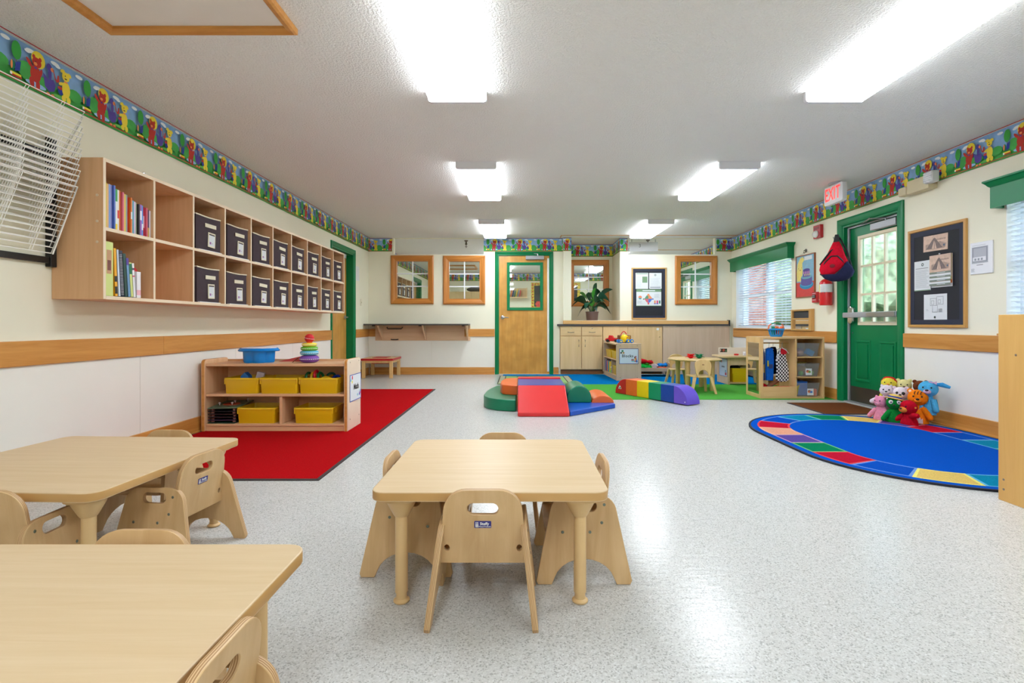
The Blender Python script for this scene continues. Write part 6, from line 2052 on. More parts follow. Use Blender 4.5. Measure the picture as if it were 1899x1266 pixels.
# ------------------------------------------------------------------ plush hand puppets on a peg stand by the exit door
t = thing('puppet_stand', 'small stepped red wooden peg stand carrying the hand puppets', 'stand', (3.62, 4.865, 0.0125))
SW = mat((150, 30, 26), 0.45, noise=0.05)
obj('base_board', MB().box(-0.135, 0.135, -0.10, 0.13, 0, 0.018), SW, t, bevel=0.003)
PEGS = []
def puppet(label, x, y, z, rz, c, s=1.0, tall=0.16, hr=0.058, ears=None, snout=None, eyes=0.008, arms=(0.3, 0.3), tilt=0.0, belly=None, extras=None, c_head=None):
    slim = 0.72 if z > 0.06 else 1.0
    """hand puppet standing: bell-shaped sleeve with two arms, round stuffed head; front is -y"""
    t = thing('hand_puppet', label, 'puppet', (x, y, z), rz, 'plush hand puppets by the exit door')
    body = MB()
    n = 20
    pr = [(0.0, 0.001), (0.070, 0.0), (0.072, 0.012), (0.066, tall * 0.35), (0.055, tall * 0.6), (0.045, tall * 0.82), (0.036, tall * 0.97), (0.0, tall)]
    vs, fs = [], []
    for r, zz in pr:
        for k in range(n):
            a = 2 * math.pi * k / n
            w = 1.0 + (0.07 * math.sin(5 * a + x * 9) * (1 - zz / tall))
            vs.append((r * w * slim * math.cos(a) * s, r * w * 0.72 * slim * math.sin(a) * s, zz * s))
    for i in range(len(pr) - 1):
        for k in range(n):
            fs.append((i * n + k, i * n + (k + 1) % n, (i + 1) * n + (k + 1) % n, (i + 1) * n + k))
    body.add(vs, fs)
    for sd, up in ((-1, arms[0]), (1, arms[1])):
        a = up
        p0 = Vector((sd * 0.035, -0.012, tall * 0.74)) * s
        p1 = p0 + Vector((sd * 0.045 * math.cos(a), -0.018, 0.045 * math.sin(a))) * s
        p2 = p1 + Vector((sd * 0.040 * math.cos(a), -0.012, 0.040 * math.sin(a) - 0.006)) * s
        p3 = p2 + Vector((sd * 0.012 * math.cos(a), -0.004, 0.012 * math.sin(a))) * s
        body.tube([p0, p1, p2, p3], [0.024 * s, 0.023 * s, 0.021 * s, 0.010 * s], 10)
    m = PL(c)
    obj('sleeve', body, m, t, angle=60)
    if belly:
        bl = MB()
        bpr = []
        for i in range(7):
            zz = tall * (0.04 + 0.75 * i / 6)
            r = [0.0715, 0.068, 0.064, 0.058, 0.051, 0.047, 0.042][i]
            for k in range(-3, 4):
                a = -math.pi / 2 + k * 0.17 * (0.6 if i == 6 else 1)
                bpr.append((r * 1.05 * math.cos(a) * s, r * 0.78 * math.sin(a) * s, zz * s))
        bf = [(i * 7 + k, i * 7 + k + 1, (i + 1) * 7 + k + 1, (i + 1) * 7 + k) for i in range(6) for k in range(6)]
        obj('belly', bl.add(bpr, bf), PL(belly), t)
    hz = (tall + hr * 0.72) * s
    R = hr * s
    MH = T(0, -0.006 * s, hz) @ Matrix.Rotation(tilt, 4, 'Y')
    hd = obj('head', MB().ball((0, 0, 0), (R * 1.06, R * 0.95, R), 20, 14, 0, MH), PL(c_head or c), t)
    if ears:
        kind, ec, ei = ears
        for sd in (-1, 1):
            if kind == 'round':
                obj('ear', MB().ball((sd * R * 0.78, R * 0.1, R * 0.78), (R * 0.32, R * 0.16, R * 0.32), 12, 8, 0, MH), PL(ec), hd)
                if ei: obj('inner_ear', MB().ball((sd * R * 0.78, -R * 0.02, R * 0.76), (R * 0.18, R * 0.10, R * 0.18), 10, 6, 0, MH), PL(ei), hd)
            elif kind == 'long':
                if sd < 0: continue
                e = MB().tube([(sd * R * 0.7, 0, R * 0.6), (sd * R * 1.4, -R * 0.1, R * 0.62), (sd * R * 2.2, -R * 0.15, R * 0.35)], [R * 0.16, R * 0.30, R * 0.16], 10, 0, MH)
                obj('ear', e, PL(ec), hd)
            elif kind == 'point':
                obj('ear', MB().lathe([(R * 0.28, 0), (R * 0.2, R * 0.25), (0.0, R * 0.42)], 10, 0, MH @ T(sd * R * 0.62, 0, R * 0.70) @ Matrix.Rotation(sd * 0.5, 4, 'Y')), PL(ec), hd)
    if snout:
        sc, size, nose = snout
        sn = obj('snout', MB().ball((0, -R * 0.82, -R * 0.28), (R * size, R * size * 0.85, R * size * 0.72), 14, 10, 0, MH), PL(sc), hd)
        if nose: obj('nose', MB().ball((0, -R * (0.80 + size * 0.80), -R * 0.10), (R * 0.20, R * 0.12, R * 0.13), 10, 8, 0, MH), mat(nose, 0.3, noise=0), hd)
    if eyes:
        for sd in (-1, 1):
            obj('eye', MB().ball((sd * R * 0.42, -R * 0.84, R * 0.22), eyes * s, 10, 8, 0, MH), BLACK, hd)
    if extras: extras(t, hd, R, MH, s)
    PEGS.append((x, y, z))
    return t
OB = 0.0125
FA = math.radians(-48)           # most of them face the camera side of the room
def pig_x(t, hd, R, M, s):
    sn = obj('nostril', MB().ball((-R * 0.12, -R * 1.30, -R * 0.25), R * 0.06, 8, 6, 0, M).ball((R * 0.12, -R * 1.30, -R * 0.25), R * 0.06, 8, 6, 0, M), mat((110, 110, 150), 0.5, noise=0), hd)
puppet('pink pig hand puppet at the door-mat end of the puppet group', 3.375, 4.83, OB, math.radians(-68), (222, 140, 168), 0.95, 0.135, 0.056, ('point', (222, 140, 168), None), ((222, 150, 172), 0.42, None), 0.006, (-0.9, -0.9), extras=pig_x)
def frog_x(t, hd, R, M, s):
    for sd in (-1, 1):
        obj('eye_disc', MB().ball((sd * R * 0.46, -R * 0.80, R * 0.20), (R * 0.30, R * 0.16, R * 0.30), 12, 8, 0, M), mat((226, 222, 222), 0.6, noise=0), hd)
        obj('pupil', MB().ball((sd * R * 0.46, -R * 0.96, R * 0.20), R * 0.10, 8, 6, 0, M), BLACK, hd)
    obj('nose', MB().ball((-R * 0.1, -R * 0.98, -R * 0.22), (R * 0.16, R * 0.1, R * 0.12), 8, 6, 0, M), BLACK, hd)
    ST = mat((226, 190, 90), 0.8, noise=0.12, nscale=60)
    M2 = M @ T(0, 0.004, R * 0.62) @ Matrix.Rotation(0.18, 4, 'Y') @ Matrix.Rotation(-0.15, 4, 'X')
    h = obj('straw_hat', MB().lathe([(0.0, -0.002), (R * 1.22, -R * 0.10), (R * 1.25, -R * 0.02), (R * 0.86, R * 0.10), (R * 0.82, R * 0.35), (R * 0.6, R * 0.58), (0.0, R * 0.66)], 26, 0, M2), ST, hd)
    obj('hat_ribbon', MB().lathe([(R * 0.87, R * 0.08), (R * 0.89, R * 0.10), (R * 0.855, R * 0.30), (R * 0.82, R * 0.31)], 26, 0, M2), mat((16, 50, 160), 0.6, noise=0), hd)
puppet('green hand puppet in a straw hat with a blue ribbon', 3.42, 4.715, OB, math.radians(-35), (16, 130, 50), 1.0, 0.128, 0.062, None, None, 0, (-0.9, -0.5), extras=frog_x)
def bear_x(t, hd, R, M, s):
    obj('tag', MB().box(R * 0.80, R * 1.15, -R * 0.1, R * 0.05, R * 0.0, R * 0.22, M=M), mat((230, 160, 60), 0.6, noise=0), hd, smooth=False)
puppet('dark red bear hand puppet with an orange snout, front of the puppet group', 3.465, 4.60, OB, math.radians(-82), (186, 12, 36), 1.05, 0.098, 0.062, None, ((226, 140, 60), 0.55, (40, 20, 10)), 0.006, (-0.7, 0.3), extras=bear_x)
def tiger_x(t, hd, R, M, s):
    stp = MB()
    for k in (-0.32, 0.0, 0.32):
        stp.tube([(R * (k + 0.08), -R * 0.52, R * 0.80), (R * k, -R * 0.74, R * 0.66), (R * k, -R * 0.86, R * 0.48)], R * 0.05, 6, 0, M)
    obj('stripe', stp, mat((70, 30, 10), 0.8, noise=0), hd)
puppet('orange tiger hand puppet with a white belly', 3.585, 4.655, OB, math.radians(-40), (240, 128, 20), 1.06, 0.168, 0.068, ('round', (240, 128, 20), (236, 226, 210)), ((240, 140, 40), 0.36, (30, 16, 12)), 0.007, (-0.5, -0.9), belly=(216, 200, 210), extras=tiger_x)
def dog_x(t, hd, R, M, s):
    bw = MB().ball((R * 0.5, -R * 0.45, R * 0.85), (R * 0.10, R * 0.08, R * 0.10), 8, 6, 0, M)
    for sd in (-1, 1):
        bw.add([(R * 0.5, -R * 0.48, R * 0.85), (R * (0.5 + sd * 0.42), -R * 0.45, R * 1.05), (R * (0.5 + sd * 0.40), -R * 0.45, R * 0.62), (R * 0.5, -R * 0.36, R * 0.85)], [(0, 1, 2), (3, 2, 1), (0, 3, 1), (0, 2, 3)], 0, M)
    obj('bow', bw, mat((226, 180, 210), 0.7, noise=0), hd, smooth=False)
puppet('sky blue long-eared dog hand puppet with a pink bow, raised next to the wall', 3.655, 4.625, 0.095, math.radians(-46), (80, 172, 218), 1.06, 0.17, 0.066, ('long', (60, 150, 206), None), ((216, 180, 200), 0.42, (40, 20, 30)), 0.007, (-1.3, -1.3), extras=dog_x)
def big_eye(t, hd, R, M, s):
    obj('eye', MB().ball((R * 0.36, -R * 0.82, R * 0.1), (R * 0.26, R * 0.16, R * 0.26), 12, 8, 0, M), BLACK, hd)
    obj('eye', MB().ball((-R * 0.40, -R * 0.82, R * 0.16), (R * 0.2, R * 0.14, R * 0.2), 12, 8, 0, M), BLACK, hd)
puppet('white dog hand puppet with one large black eye, behind the green one', 3.545, 4.815, 0.075, math.radians(-38), (226, 214, 222), 1.0, 0.14, 0.060, ('round', (226, 200, 210), None), ((232, 226, 230), 0.40, (20, 20, 20)), 0, (0.2, 0.2), extras=big_eye)
puppet('white lamb hand puppet holding one arm out towards the green door', 3.465, 4.885, 0.100, math.radians(-38), (220, 208, 218), 1.0, 0.14, 0.052, ('point', (220, 208, 218), None), ((226, 216, 222), 0.40, (30, 30, 40)), 0.007, (-0.35, -1.2))
def hen_x(t, hd, R, M, s):
    obj('red_cap', MB().lathe([(R * 1.05, R * 0.1), (R * 1.10, R * 0.25), (R * 0.80, R * 0.85), (0.0, R * 1.16)], 18, 0, M @ T(0, R * 0.22, 0) @ Matrix.Rotation(-0.5, 4, 'X')), PL((196, 30, 34)), hd)
    obj('beak', MB().lathe([(R * 0.22, 0), (0.0, R * 0.45)], 10, 0, M @ T(0, -R * 0.85, -R * 0.1) @ Matrix.Rotation(math.pi / 2, 4, 'X')), mat((236, 140, 60), 0.6, noise=0), hd)
puppet('yellow chick hand puppet in a red cap at the back of the group', 3.545, 4.965, 0.150, math.radians(-44), (226, 206, 70), 1.0, 0.14, 0.060, None, None, 0.006, (-1.2, -1.2), extras=hen_x)
puppet('cream yellow lion hand puppet with sleepy eyes at the back of the group', 3.645, 4.905, 0.140, math.radians(-36), (224, 214, 150), 1.0, 0.14, 0.058, ('round', (230, 222, 150), None), ((226, 214, 170), 0.40, (120, 90, 60)), 0.006, (0, 0))
puppet('brown bear hand puppet peeping out between the cream lion and the blue dog', 3.715, 4.795, 0.150, math.radians(-40), (112, 60, 36), 0.92, 0.15, 0.058, ('round', (96, 48, 26), None), None, 0.006, (-1.2, -1.2))
sr = bpy.data.objects['puppet_stand']
for (x, y, z) in PEGS:
    if z > OB + 0.01:
        bx, by = max(-0.12, min(0.12, x - 3.62)), max(-0.09, min(0.12, y - 4.865))
        obj('peg', MB().tube([(bx, by, 0.017), (bx, by, (z - OB) * 0.5), (x - 3.62, y - 4.865, (z - OB) * 0.8), (x - 3.62, y - 4.865, z - OB - 0.001)], 0.010, 8), SW, sr)

# ------------------------------------------------------------------ things on the window wall
def rw(y, z=0.0):
    return (RW - 0.0004, y, z)
def right_thing(name, label, cat, y, z, group=None, off=0.0):
    return thing(name, label, cat, (RW - 0.0004 - off, y, z), RZR, group)

# cork bulletin board by the exit door
def lines(m, x0, x1, z0, z1, n, th=0.0025, seed=1):
    r = random.Random(seed)
    return [(m, rect(x0, x1 - (x1 - x0) * r.uniform(0, 0.25), z, z + th)) for z in [z0 + (z1 - z0) * k / n for k in range(n)]]
GTX = mat((150, 154, 160), 0.7, noise=0)
DTX = mat((70, 74, 80), 0.7, noise=0)
t = right_thing('bulletin_board', 'large black pinboard in a light oak frame next to the green exit door', 'bulletin board', 4.712, 0.87)
frame_boards('frame_board', t, -0.328, 0.328, 0, 0.93, [(0, 0), (0, -0.018), (0.006, -0.022), (0.022, -0.022), (0.027, -0.014), (0.027, 0)], wood((206, 158, 90), (190, 138, 70), 0, 0.35), wood((206, 158, 90), (190, 138, 70), 2, 0.35))
obj('board', MB().box(-0.30, 0.30, -0.008, -0.001, 0.028, 0.902), BOARD, t, smooth=False)
be = MB()
sweep(be, -0.3, 0.3, 0.028, 0.902, [(0, -0.008), (0, -0.011), (0.045, -0.0105), (0.045, -0.008)])
obj('border_strip', be, BOARD_EDGE, t, smooth=False)
def paper(label, parent_loc, x, z, w, h, shapes, rz=0.0, m=PAPER, rot=0.0, off=0.0085, name='notice', group=None, rzw=RZR):
    """sheet pinned up; shapes are prints in the sheet's own (x,z) from its lower corner"""
    Mx = Matrix.Rotation(rzw, 4, 'Z') @ Vector((x, -off - 0.0012, z))
    p = thing(name, label, 'paper', (parent_loc[0] + Mx.x, parent_loc[1] + Mx.y, parent_loc[2] + Mx.z), rzw, group)
    p.rotation_euler = (0, rot, rzw)
    obj('sheet', MB().box(-w / 2, w / 2, -0.0008, 0.0008, 0, h), m, p, smooth=False)
    if shapes:
        art('notice_print', [(mm, [(a - w / 2, b) for a, b in pl]) for mm, pl in shapes], p, y=-0.0010, step=0.00012)
    return p
BL = (RW - 0.0004, 4.712, 0.87)
SEP = mat((206, 176, 156), 0.7, noise=0.12, nscale=30)
SEPD = mat((120, 104, 100), 0.7, noise=0.2, nscale=80)
SEPM = mat((166, 142, 128), 0.7, noise=0.2, nscale=60)
def lodge(w, h, z0=0.0):
    return [(SEPM, [(w * .1, z0 + h * .12), (w * .9, z0 + h * .12), (w * .95, z0 + h * .4), (w * .7, z0 + h * .55), (w * .1, z0 + h * .45)]), (SEPD, [(w * .12, z0 + h * .15), (w * .42, z0 + h * .8), (w * .5, z0 + h * .8), (w * .8, z0 + h * .15)]),
            (SEP, [(w * .36, z0 + h * .15), (w * .44, z0 + h * .62), (w * .48, z0 + h * .62), (w * .56, z0 + h * .15)]), (SEPD, rect(w * .455, w * .475, z0 + h * .15, z0 + h * .85)), (SEPM, rect(w * .55, w * .92, z0 + h * .66, z0 + h * .74)), (mat((90, 100, 120), .7, noise=0), ell(w * .86, z0 + h * .3, w * .04))]
paper('sepia landscape leaflet at the top of the black pinboard beside the exit door', BL, -0.005, 0.70, 0.275, 0.145, lodge(0.275, 0.145), m=SEP, rot=0.02)
SEAL = mat((70, 84, 74), 0.7, noise=0.2, nscale=200)
paper('white typed letter with a round seal on the pinboard by the exit door', BL, -0.155, 0.345, 0.195, 0.28, [(SEAL, ell(0.10, 0.245, 0.015)), (PAPER, ell(0.10, 0.245, 0.007)), (mat((120, 150, 120), .7, noise=0), rect(0, 0.195, 0, 0.008))] + lines(GTX, 0.02, 0.18, 0.03, 0.20, 15) + [(DTX, rect(0.02, 0.17, 0.208, 0.212))])
t2 = thing('brochure_rack', 'stack of sepia covered brochures hung with green edged leaves on the pinboard', 'brochure', (BL[0] - 0.0095, BL[1] - 0.072, BL[2] + 0.365), RZR)
for k in range(5):
    obj('leaf', MB().box(-0.115, 0.118, -0.006 - 0.004 * k, -0.003 - 0.004 * k, 0.03 * k, 0.29), [PAPER, mat((206, 120, 60), .6, noise=0), mat((196, 206, 150), .6, noise=0), PAPER, SEP][k], t2, smooth=False)
sh = [(SEP, rect(-0.115, 0.118, 0.14, 0.29))] + [(m_, [(a - 0.115, b) for a, b in p]) for m_, p in lodge(0.233, 0.15, 0.14)]
GRB = mat((120, 130, 118), .7, noise=0.05)
for z in (0.125, 0.09, 0.055, 0.02):
    sh.append((GRB, rect(-0.115, 0.118, z - 0.004, z + 0.012)))
    sh.append((PAPER, rect(-0.03, 0.06, z + 0.003, z + 0.007)))
for z in (0.107, 0.072, 0.037):
    sh.append((PAPER, rect(-0.115, 0.118, z - 0.005, z + 0.012)))
art('cover_print', sh, t2, y=-0.0225, step=0.0001)
obj('push_pin', MB().ball((0.0, -0.024, 0.297), 0.007, 10, 8), mat((200, 200, 206), 0.3, noise=0), t2)
def plan(x, z, w, h, t_=0.0022):
    return [(DTX, rect(x, x + w, z, z + t_)), (DTX, rect(x, x + w, z + h, z + h + t_)), (DTX, rect(x, x + t_, z, z + h)), (DTX, rect(x + w - t_, x + w, z, z + h))]
sh = plan(0.075, 0.145, 0.07, 0.065) + plan(0.148, 0.155, 0.075, 0.07) + plan(0.10, 0.085, 0.06, 0.06) + plan(0.09, 0.155, 0.03, 0.035) + plan(0.165, 0.165, 0.03, 0.03) + [(SEAL, ell(0.13, 0.04, 0.011))] + lines(GTX, 0.17, 0.22, 0.085, 0.12, 6) + lines(GTX, 0.03, 0.06, 0.10, 0.12, 2)
paper('white evacuation floor plan at the bottom of the pinboard by the exit door', BL, -0.005, 0.055, 0.262, 0.25, sh)
t = right_thing('document_pocket', 'clear wall pocket with a printed grey notice between pinboard and window', 'document pocket', 4.247, 1.316)
obj('pocket', MB().box(-0.103, 0.103, -0.012, 0, 0, 0.262), mat((232, 232, 236), 0.25, noise=0), t, bevel=0.003)
art('notice_print', [(mat((170, 172, 180), .6, noise=0.03), rect(-0.085, 0.065, 0.088, 0.225)), (mat((140, 142, 152), .6, noise=0), rect(-0.078, 0.058, 0.10, 0.218)), (mat((176, 178, 186), .6, noise=0), rect(-0.07, 0.05, 0.105, 0.213)), (mat((222, 222, 228), .6, noise=0), rect(-0.075, 0.045, 0.108, 0.14)), (DTX, rect(-0.04, 0.02, 0.072, 0.076))]
    + [(GTX, rect(-0.06 + 0.03 * k, -0.042 + 0.03 * k, 0.112, 0.130)) for k in range(3)] + lines(GTX, -0.09, -0.055, 0.02, 0.05, 5) + lines(GTX, -0.08, 0.05, 0.235, 0.245, 1), t, y=-0.0125, step=0.0001)
# emergency light
t = right_thing('emergency_light', 'beige emergency light box with two lamp heads above the exit door', 'emergency light', 4.82, 2.14)
EB = mat((206, 192, 156), 0.45, noise=0.02)
obj('housing', MB().box(-0.145, 0.12, -0.085, 0, 0.0, 0.125), EB, t, bevel=0.006)
for x, y in ((-0.205, -0.06), (0.145, -0.085)):
    hd = obj('lamp_head', MB().box(x - 0.045, x + 0.06, y - 0.035, y + 0.035, 0.0 if x < 0 else 0.035, 0.085 if x < 0 else 0.14), EB if x < 0 else mat((206, 206, 208), 0.35, noise=0), t, bevel=0.012)
    if x > 0:
        ln = MB()
        for i in range(6):
            for j in range(5):
                ln.ball((x - 0.034 + 0.0165 * i, y - 0.036, 0.052 + 0.0175 * j), (0.0085, 0.004, 0.009), 8, 6)
        obj('lens', ln, mat((226, 226, 230), 0.15, metal=0.3, noise=0), hd)
    else:
        obj('swivel', MB().tube([(x + 0.05, y, 0.05), (-0.14, -0.05, 0.06)], 0.010, 8), mat((150, 140, 120), 0.4, noise=0), t)
# exit sign hung from the ceiling
t = thing('exit_sign', 'white ceiling-hung sign with red letters EXIT above the green door', 'sign', (3.445, 5.645, 2.215), RZR)
obj('sign_body', MB().plate([rr(-0.165, 0.165, 0, 0.205, 0.025)], 0.052, UPRIGHT, bevel=0.006), mat((222, 224, 226), 0.35, noise=0), t)
XR, _nt, _b = new_mat('lit_red_letters')
_b.inputs['Base Color'].default_value = lin((236, 50, 50))
_b.inputs['Emission Color'].default_value = lin((255, 60, 56))
_b.inputs['Emission Strength'].default_value = 0.75
text('lettering', 'EXIT', 0.195, XR, t, (-0.01, -0.0268, 0.104), 0.0006, 0.003, squash=0.62, space=1.12)
obj('canopy', MB().lathe([(0.055, 0.204), (0.062, 0.214), (0.062, 0.224), (0.0, 0.2245)], 20, sx=1.4), GREYMETAL, t)
# fire alarm strobe, pull station, extinguisher
t = right_thing('fire_strobe', 'red fire alarm strobe with a clear dome near the ceiling', 'fire alarm', 6.54, 1.985)
obj('housing', MB().box(-0.075, 0.075, -0.045, 0, 0, 0.165), mat((176, 26, 34), 0.35, noise=0), t, bevel=0.006)
obj('dome', MB().ball((-0.005, -0.052, 0.052), (0.050, 0.035, 0.046), 16, 10), mat((226, 222, 220), 0.12, noise=0), t)
obj('grille', MB().box(-0.05, 0.05, -0.048, -0.045, 0.11, 0.14), mat((130, 16, 24), 0.4, noise=0), t, smooth=False)
t = right_thing('pull_station', 'small red fire alarm pull station beside the extinguisher', 'fire alarm', 6.60, 1.175)
obj('housing', MB().box(-0.055, 0.055, -0.04, 0, 0, 0.135), mat((186, 30, 38), 0.35, noise=0), t, bevel=0.005)
obj('pull_bar', MB().box(-0.035, 0.035, -0.050, -0.0405, 0.055, 0.10), mat((30, 22, 24), 0.4, noise=0), t, bevel=0.003)
art('pull_print', [(PAPER, rect(-0.03, 0.03, 0.085, 0.09)), (PAPER, rect(-0.03, 0.03, 0.067, 0.072))], t, y=-0.0505)
art('pull_print', [(PAPER, rect(-0.04, 0.03, 0.112, 0.118)), (PAPER, rect(-0.035, 0.035, 0.03, 0.036))], t, y=-0.0405)
t = thing('fire_extinguisher', 'red fire extinguisher with a white label hung by the exit door casing', 'fire extinguisher', (3.722, 6.285, 1.128), RZR)
obj('cylinder', MB().lathe([(0.0, 0.0), (0.060, 0.0), (0.070, 0.006), (0.070, 0.255), (0.064, 0.285), (0.040, 0.312), (0.022, 0.320), (0.0, 0.322)], 28), mat((206, 22, 30), 0.25, noise=0), t)
obj('label', MB().lathe([(0.0704, 0.158), (0.0708, 0.159), (0.0708, 0.254), (0.0704, 0.255)], 28), mat((222, 222, 220), 0.4, noise=0), t)
lp = MB()
def wrap(x0, x1, z0, z1, mi):
    n = 5
    vs = []
    for k in range(n + 1):
        a = -math.pi / 2 + (x0 + (x1 - x0) * k / n) / 0.071
        vs += [(0.0713 * math.cos(a), 0.0713 * math.sin(a), z0), (0.0713 * math.cos(a), 0.0713 * math.sin(a), z1)]
    lp.add(vs, [(2 * k, 2 * k + 2, 2 * k + 3, 2 * k + 1) for k in range(n)], mi)
wrap(-0.02, 0.0, 0.160, 0.250, 1)
for k in range(5):
    wrap(-0.075, -0.05, 0.166 + 0.018 * k, 0.175 + 0.018 * k, 0)
    wrap(-0.045, -0.028, 0.164 + 0.018 * k, 0.172 + 0.018 * k, 2 if k % 2 else 0)
    wrap(0.01, 0.06, 0.165 + 0.018 * k, 0.168 + 0.018 * k, 3)
wrap(-0.1, 0.1, 0.148, 0.156, 0)
wrap(-0.065, -0.04, 0.062, 0.080, 4)
wrap(-0.04, -0.02, 0.066, 0.076, 4)
obj('label_print', lp, [BLACK, mat((236, 210, 40), .4, noise=0), mat((200, 30, 50), .4, noise=0), GTX, PAPER], t, kind='stuff')
vb = MB().lathe([(0.018, 0.320), (0.020, 0.345), (0.014, 0.360), (0.0, 0.362)], 14)
obj('valve', vb, mat((190, 186, 180), 0.4, noise=0.1), t)
obj('lever', MB().box(-0.075, 0.02, -0.010, 0.010, 0.352, 0.362).box(-0.07, 0.02, -0.010, 0.010, 0.372, 0.380, M=Matrix.Rotation(0.05, 4, 'Y')), mat((206, 200, 196), 0.4, noise=0.1), t, bevel=0.002)
obj('wall_bracket', MB().box(-0.02, 0.02, 0.0705, 0.0775, 0.15, 0.33), GREYMETAL, t, smooth=False)
# framed birthday picture hung from a hook
t = right_thing('framed_poster', 'framed picture of a yellow animal beside a big purple cake', 'picture', 6.857, 1.255)
frame_boards('frame_board', t, -0.225, 0.225, 0, 0.565, [(0, 0), (0, -0.020), (0.012, -0.020), (0.012, 0)], wood((160, 96, 60), (140, 80, 46), 0, .4), wood((160, 96, 60), (140, 80, 46), 2, .4))
c = lambda *a: mat(a, 0.6, noise=0.06, nscale=30)
obj('backing', MB().box(-0.214, 0.214, -0.012, 0, 0.011, 0.554), c(130, 176, 200), t, smooth=False)
sh = [(c(206, 62, 56), rect(-0.213, 0.213, 0.012, 0.205)), (c(226, 206, 110), [(-0.2, 0.22), (-0.09, 0.22), (-0.06, 0.34), (-0.07, 0.46), (-0.02, 0.50), (-0.06, 0.545), (-0.12, 0.53), (-0.19, 0.45), (-0.21, 0.33)]), (BLACK, ell(-0.12, 0.375, 0.022, 0.012)), (c(226, 206, 110), ell(-0.12, 0.381, 0.022, 0.012)), (BLACK, ell(-0.165, 0.395, 0.006)), (BLACK, ell(-0.085, 0.40, 0.006)),
      (PAPER, rect(-0.02, 0.16, 0.49, 0.54)), (c(30, 130, 176), ell(0.03, 0.165, 0.165, 0.06)), (c(60, 160, 200), ell(0.03, 0.18, 0.145, 0.045)), (c(90, 80, 150), rect(-0.10, 0.16, 0.18, 0.27)), (c(90, 80, 150), ell(0.03, 0.18, 0.13, 0.03)), (c(110, 160, 180), ell(0.03, 0.27, 0.13, 0.03)), (c(96, 78, 156), rect(-0.05, 0.11, 0.27, 0.36)), (c(84, 66, 140), ell(0.03, 0.36, 0.08, 0.02))]
for k in range(4):
    sh.append((c(236, 150, 170), ell(-0.03 + 0.04 * k, 0.325, 0.008, 0.02)))
    sh.append((c(240, 220, 130), ell(-0.01 + 0.04 * k, 0.295, 0.008, 0.014)))
for k in range(9):
    sh.append((c(220, 90, 90), ell(0.0 + 0.045 * (k % 4), 0.40 + 0.03 * (k // 4), 0.004, n=6)))
art('poster_print', sh, t, y=-0.0125, step=0.0001)
ck = MB().tube([(-0.19, -0.006, 0.565), (0.0, -0.004, 0.60), (0.19, -0.006, 0.565)], 0.003, 5)
obj('hanging_cord', ck, mat((206, 196, 176), 0.7, noise=0), t)
t = right_thing('wall_hook', 'dark metal wall hook above the framed cake picture', 'hook', 6.857, 1.852)
obj('hook', MB().lathe([(0.026, 0), (0.026, 0.006), (0.0, 0.010)], 16, 0, T(0, 0, 0.02) @ Matrix.Rotation(math.pi / 2, 4, 'X')).tube([(0, -0.006, 0.03), (0, -0.03, 0.02), (0, -0.035, -0.004), (0, -0.018, -0.012)], 0.005, 8), BRONZE, t)
# small chalkboard and mirror panel leaning on the rail
t = right_thing('chalk_mirror', 'small oak framed panel, chalkboard above and mirror below, standing on the wall rail', 'framed panel', 6.905, 0.8135)
OK = wood((210, 164, 98), (194, 142, 76), 2, .4)
fm = MB()
obj('frame_side', MB().box(-0.255, -0.215, -0.045, -0.001, 0, 0.285), OK, t, bevel=0.003)
obj('frame_side', MB().box(0.185, 0.245, -0.045, -0.001, 0, 0.285), OK, t, bevel=0.003)
for z in (0.0, 0.145, 0.262):
    obj('frame_rail', MB().box(-0.215, 0.185, -0.043, -0.001, z, z + 0.022), OK, t, bevel=0.002)
obj('chalkboard', MB().box(-0.215, 0.185, -0.022, -0.016, 0.1675, 0.2615), mat((54, 54, 58), 0.7, noise=0.15, nscale=12), t, smooth=False)
obj('mirror', MB().box(-0.215, 0.185, -0.022, -0.016, 0.0225, 0.1445), MIRROR, t, smooth=False)
# red sling backpack on the door casing
t = thing('backpack', 'red and navy sling backpack hanging on the green door casing', 'backpack', (3.655, 5.965, 1.39), math.radians(-38))
RP, NV = PL((204, 20, 44)), PL((40, 42, 70))
def bag_skin(outline, th0, bulge, z0, z1):
    mb = MB()
    n = len(outline)
    cx = sum(p[0] for p in outline) / n
    cz = sum(p[1] for p in outline) / n
    rings = [(1.0, 0.0), (1.0, -th0 * 0.5), (0.90, -th0 * 0.85), (0.6, -th0 * 1.0), (0.25, -th0 * (1 + bulge)), (0.0, -th0 * (1 + bulge))]
    vs, fs = [], []
    for s_, y in rings:
        vs += [(cx + (px - cx) * s_, y, cz + (pz - cz) * s_) for px, pz in outline]
    for i in range(len(rings) - 1):
        for k in range(n):
            fs.append((i * n + k, i * n + (k + 1) % n, (i + 1) * n + (k + 1) % n, (i + 1) * n + k))
    fs.append(tuple(range(n))[::-1])
    return mb.add(vs, fs)
out_red = [(-0.105, 0.055), (-0.06, 0.050), (0.0, 0.075), (0.075, 0.15), (0.115, 0.225), (0.085, 0.30), (0.055, 0.40), (0.030, 0.455), (-0.030, 0.450), (-0.065, 0.37), (-0.11, 0.27), (-0.155, 0.20), (-0.168, 0.14), (-0.15, 0.085)]
out_navy = [(-0.155, 0.085), (-0.11, 0.032), (-0.05, 0.005), (0.02, 0.0), (0.10, 0.012), (0.155, 0.055), (0.178, 0.11), (0.150, 0.17), (0.112, 0.225), (0.07, 0.15), (0.0, 0.08), (-0.06, 0.055), (-0.11, 0.06)]
obj('front_panel', bag_skin(out_red, 0.085, 0.15, 0, 0), RP, t, angle=60)
obj('navy_base', bag_skin(out_navy, 0.092, 0.05, 0, 0), NV, t, angle=60)
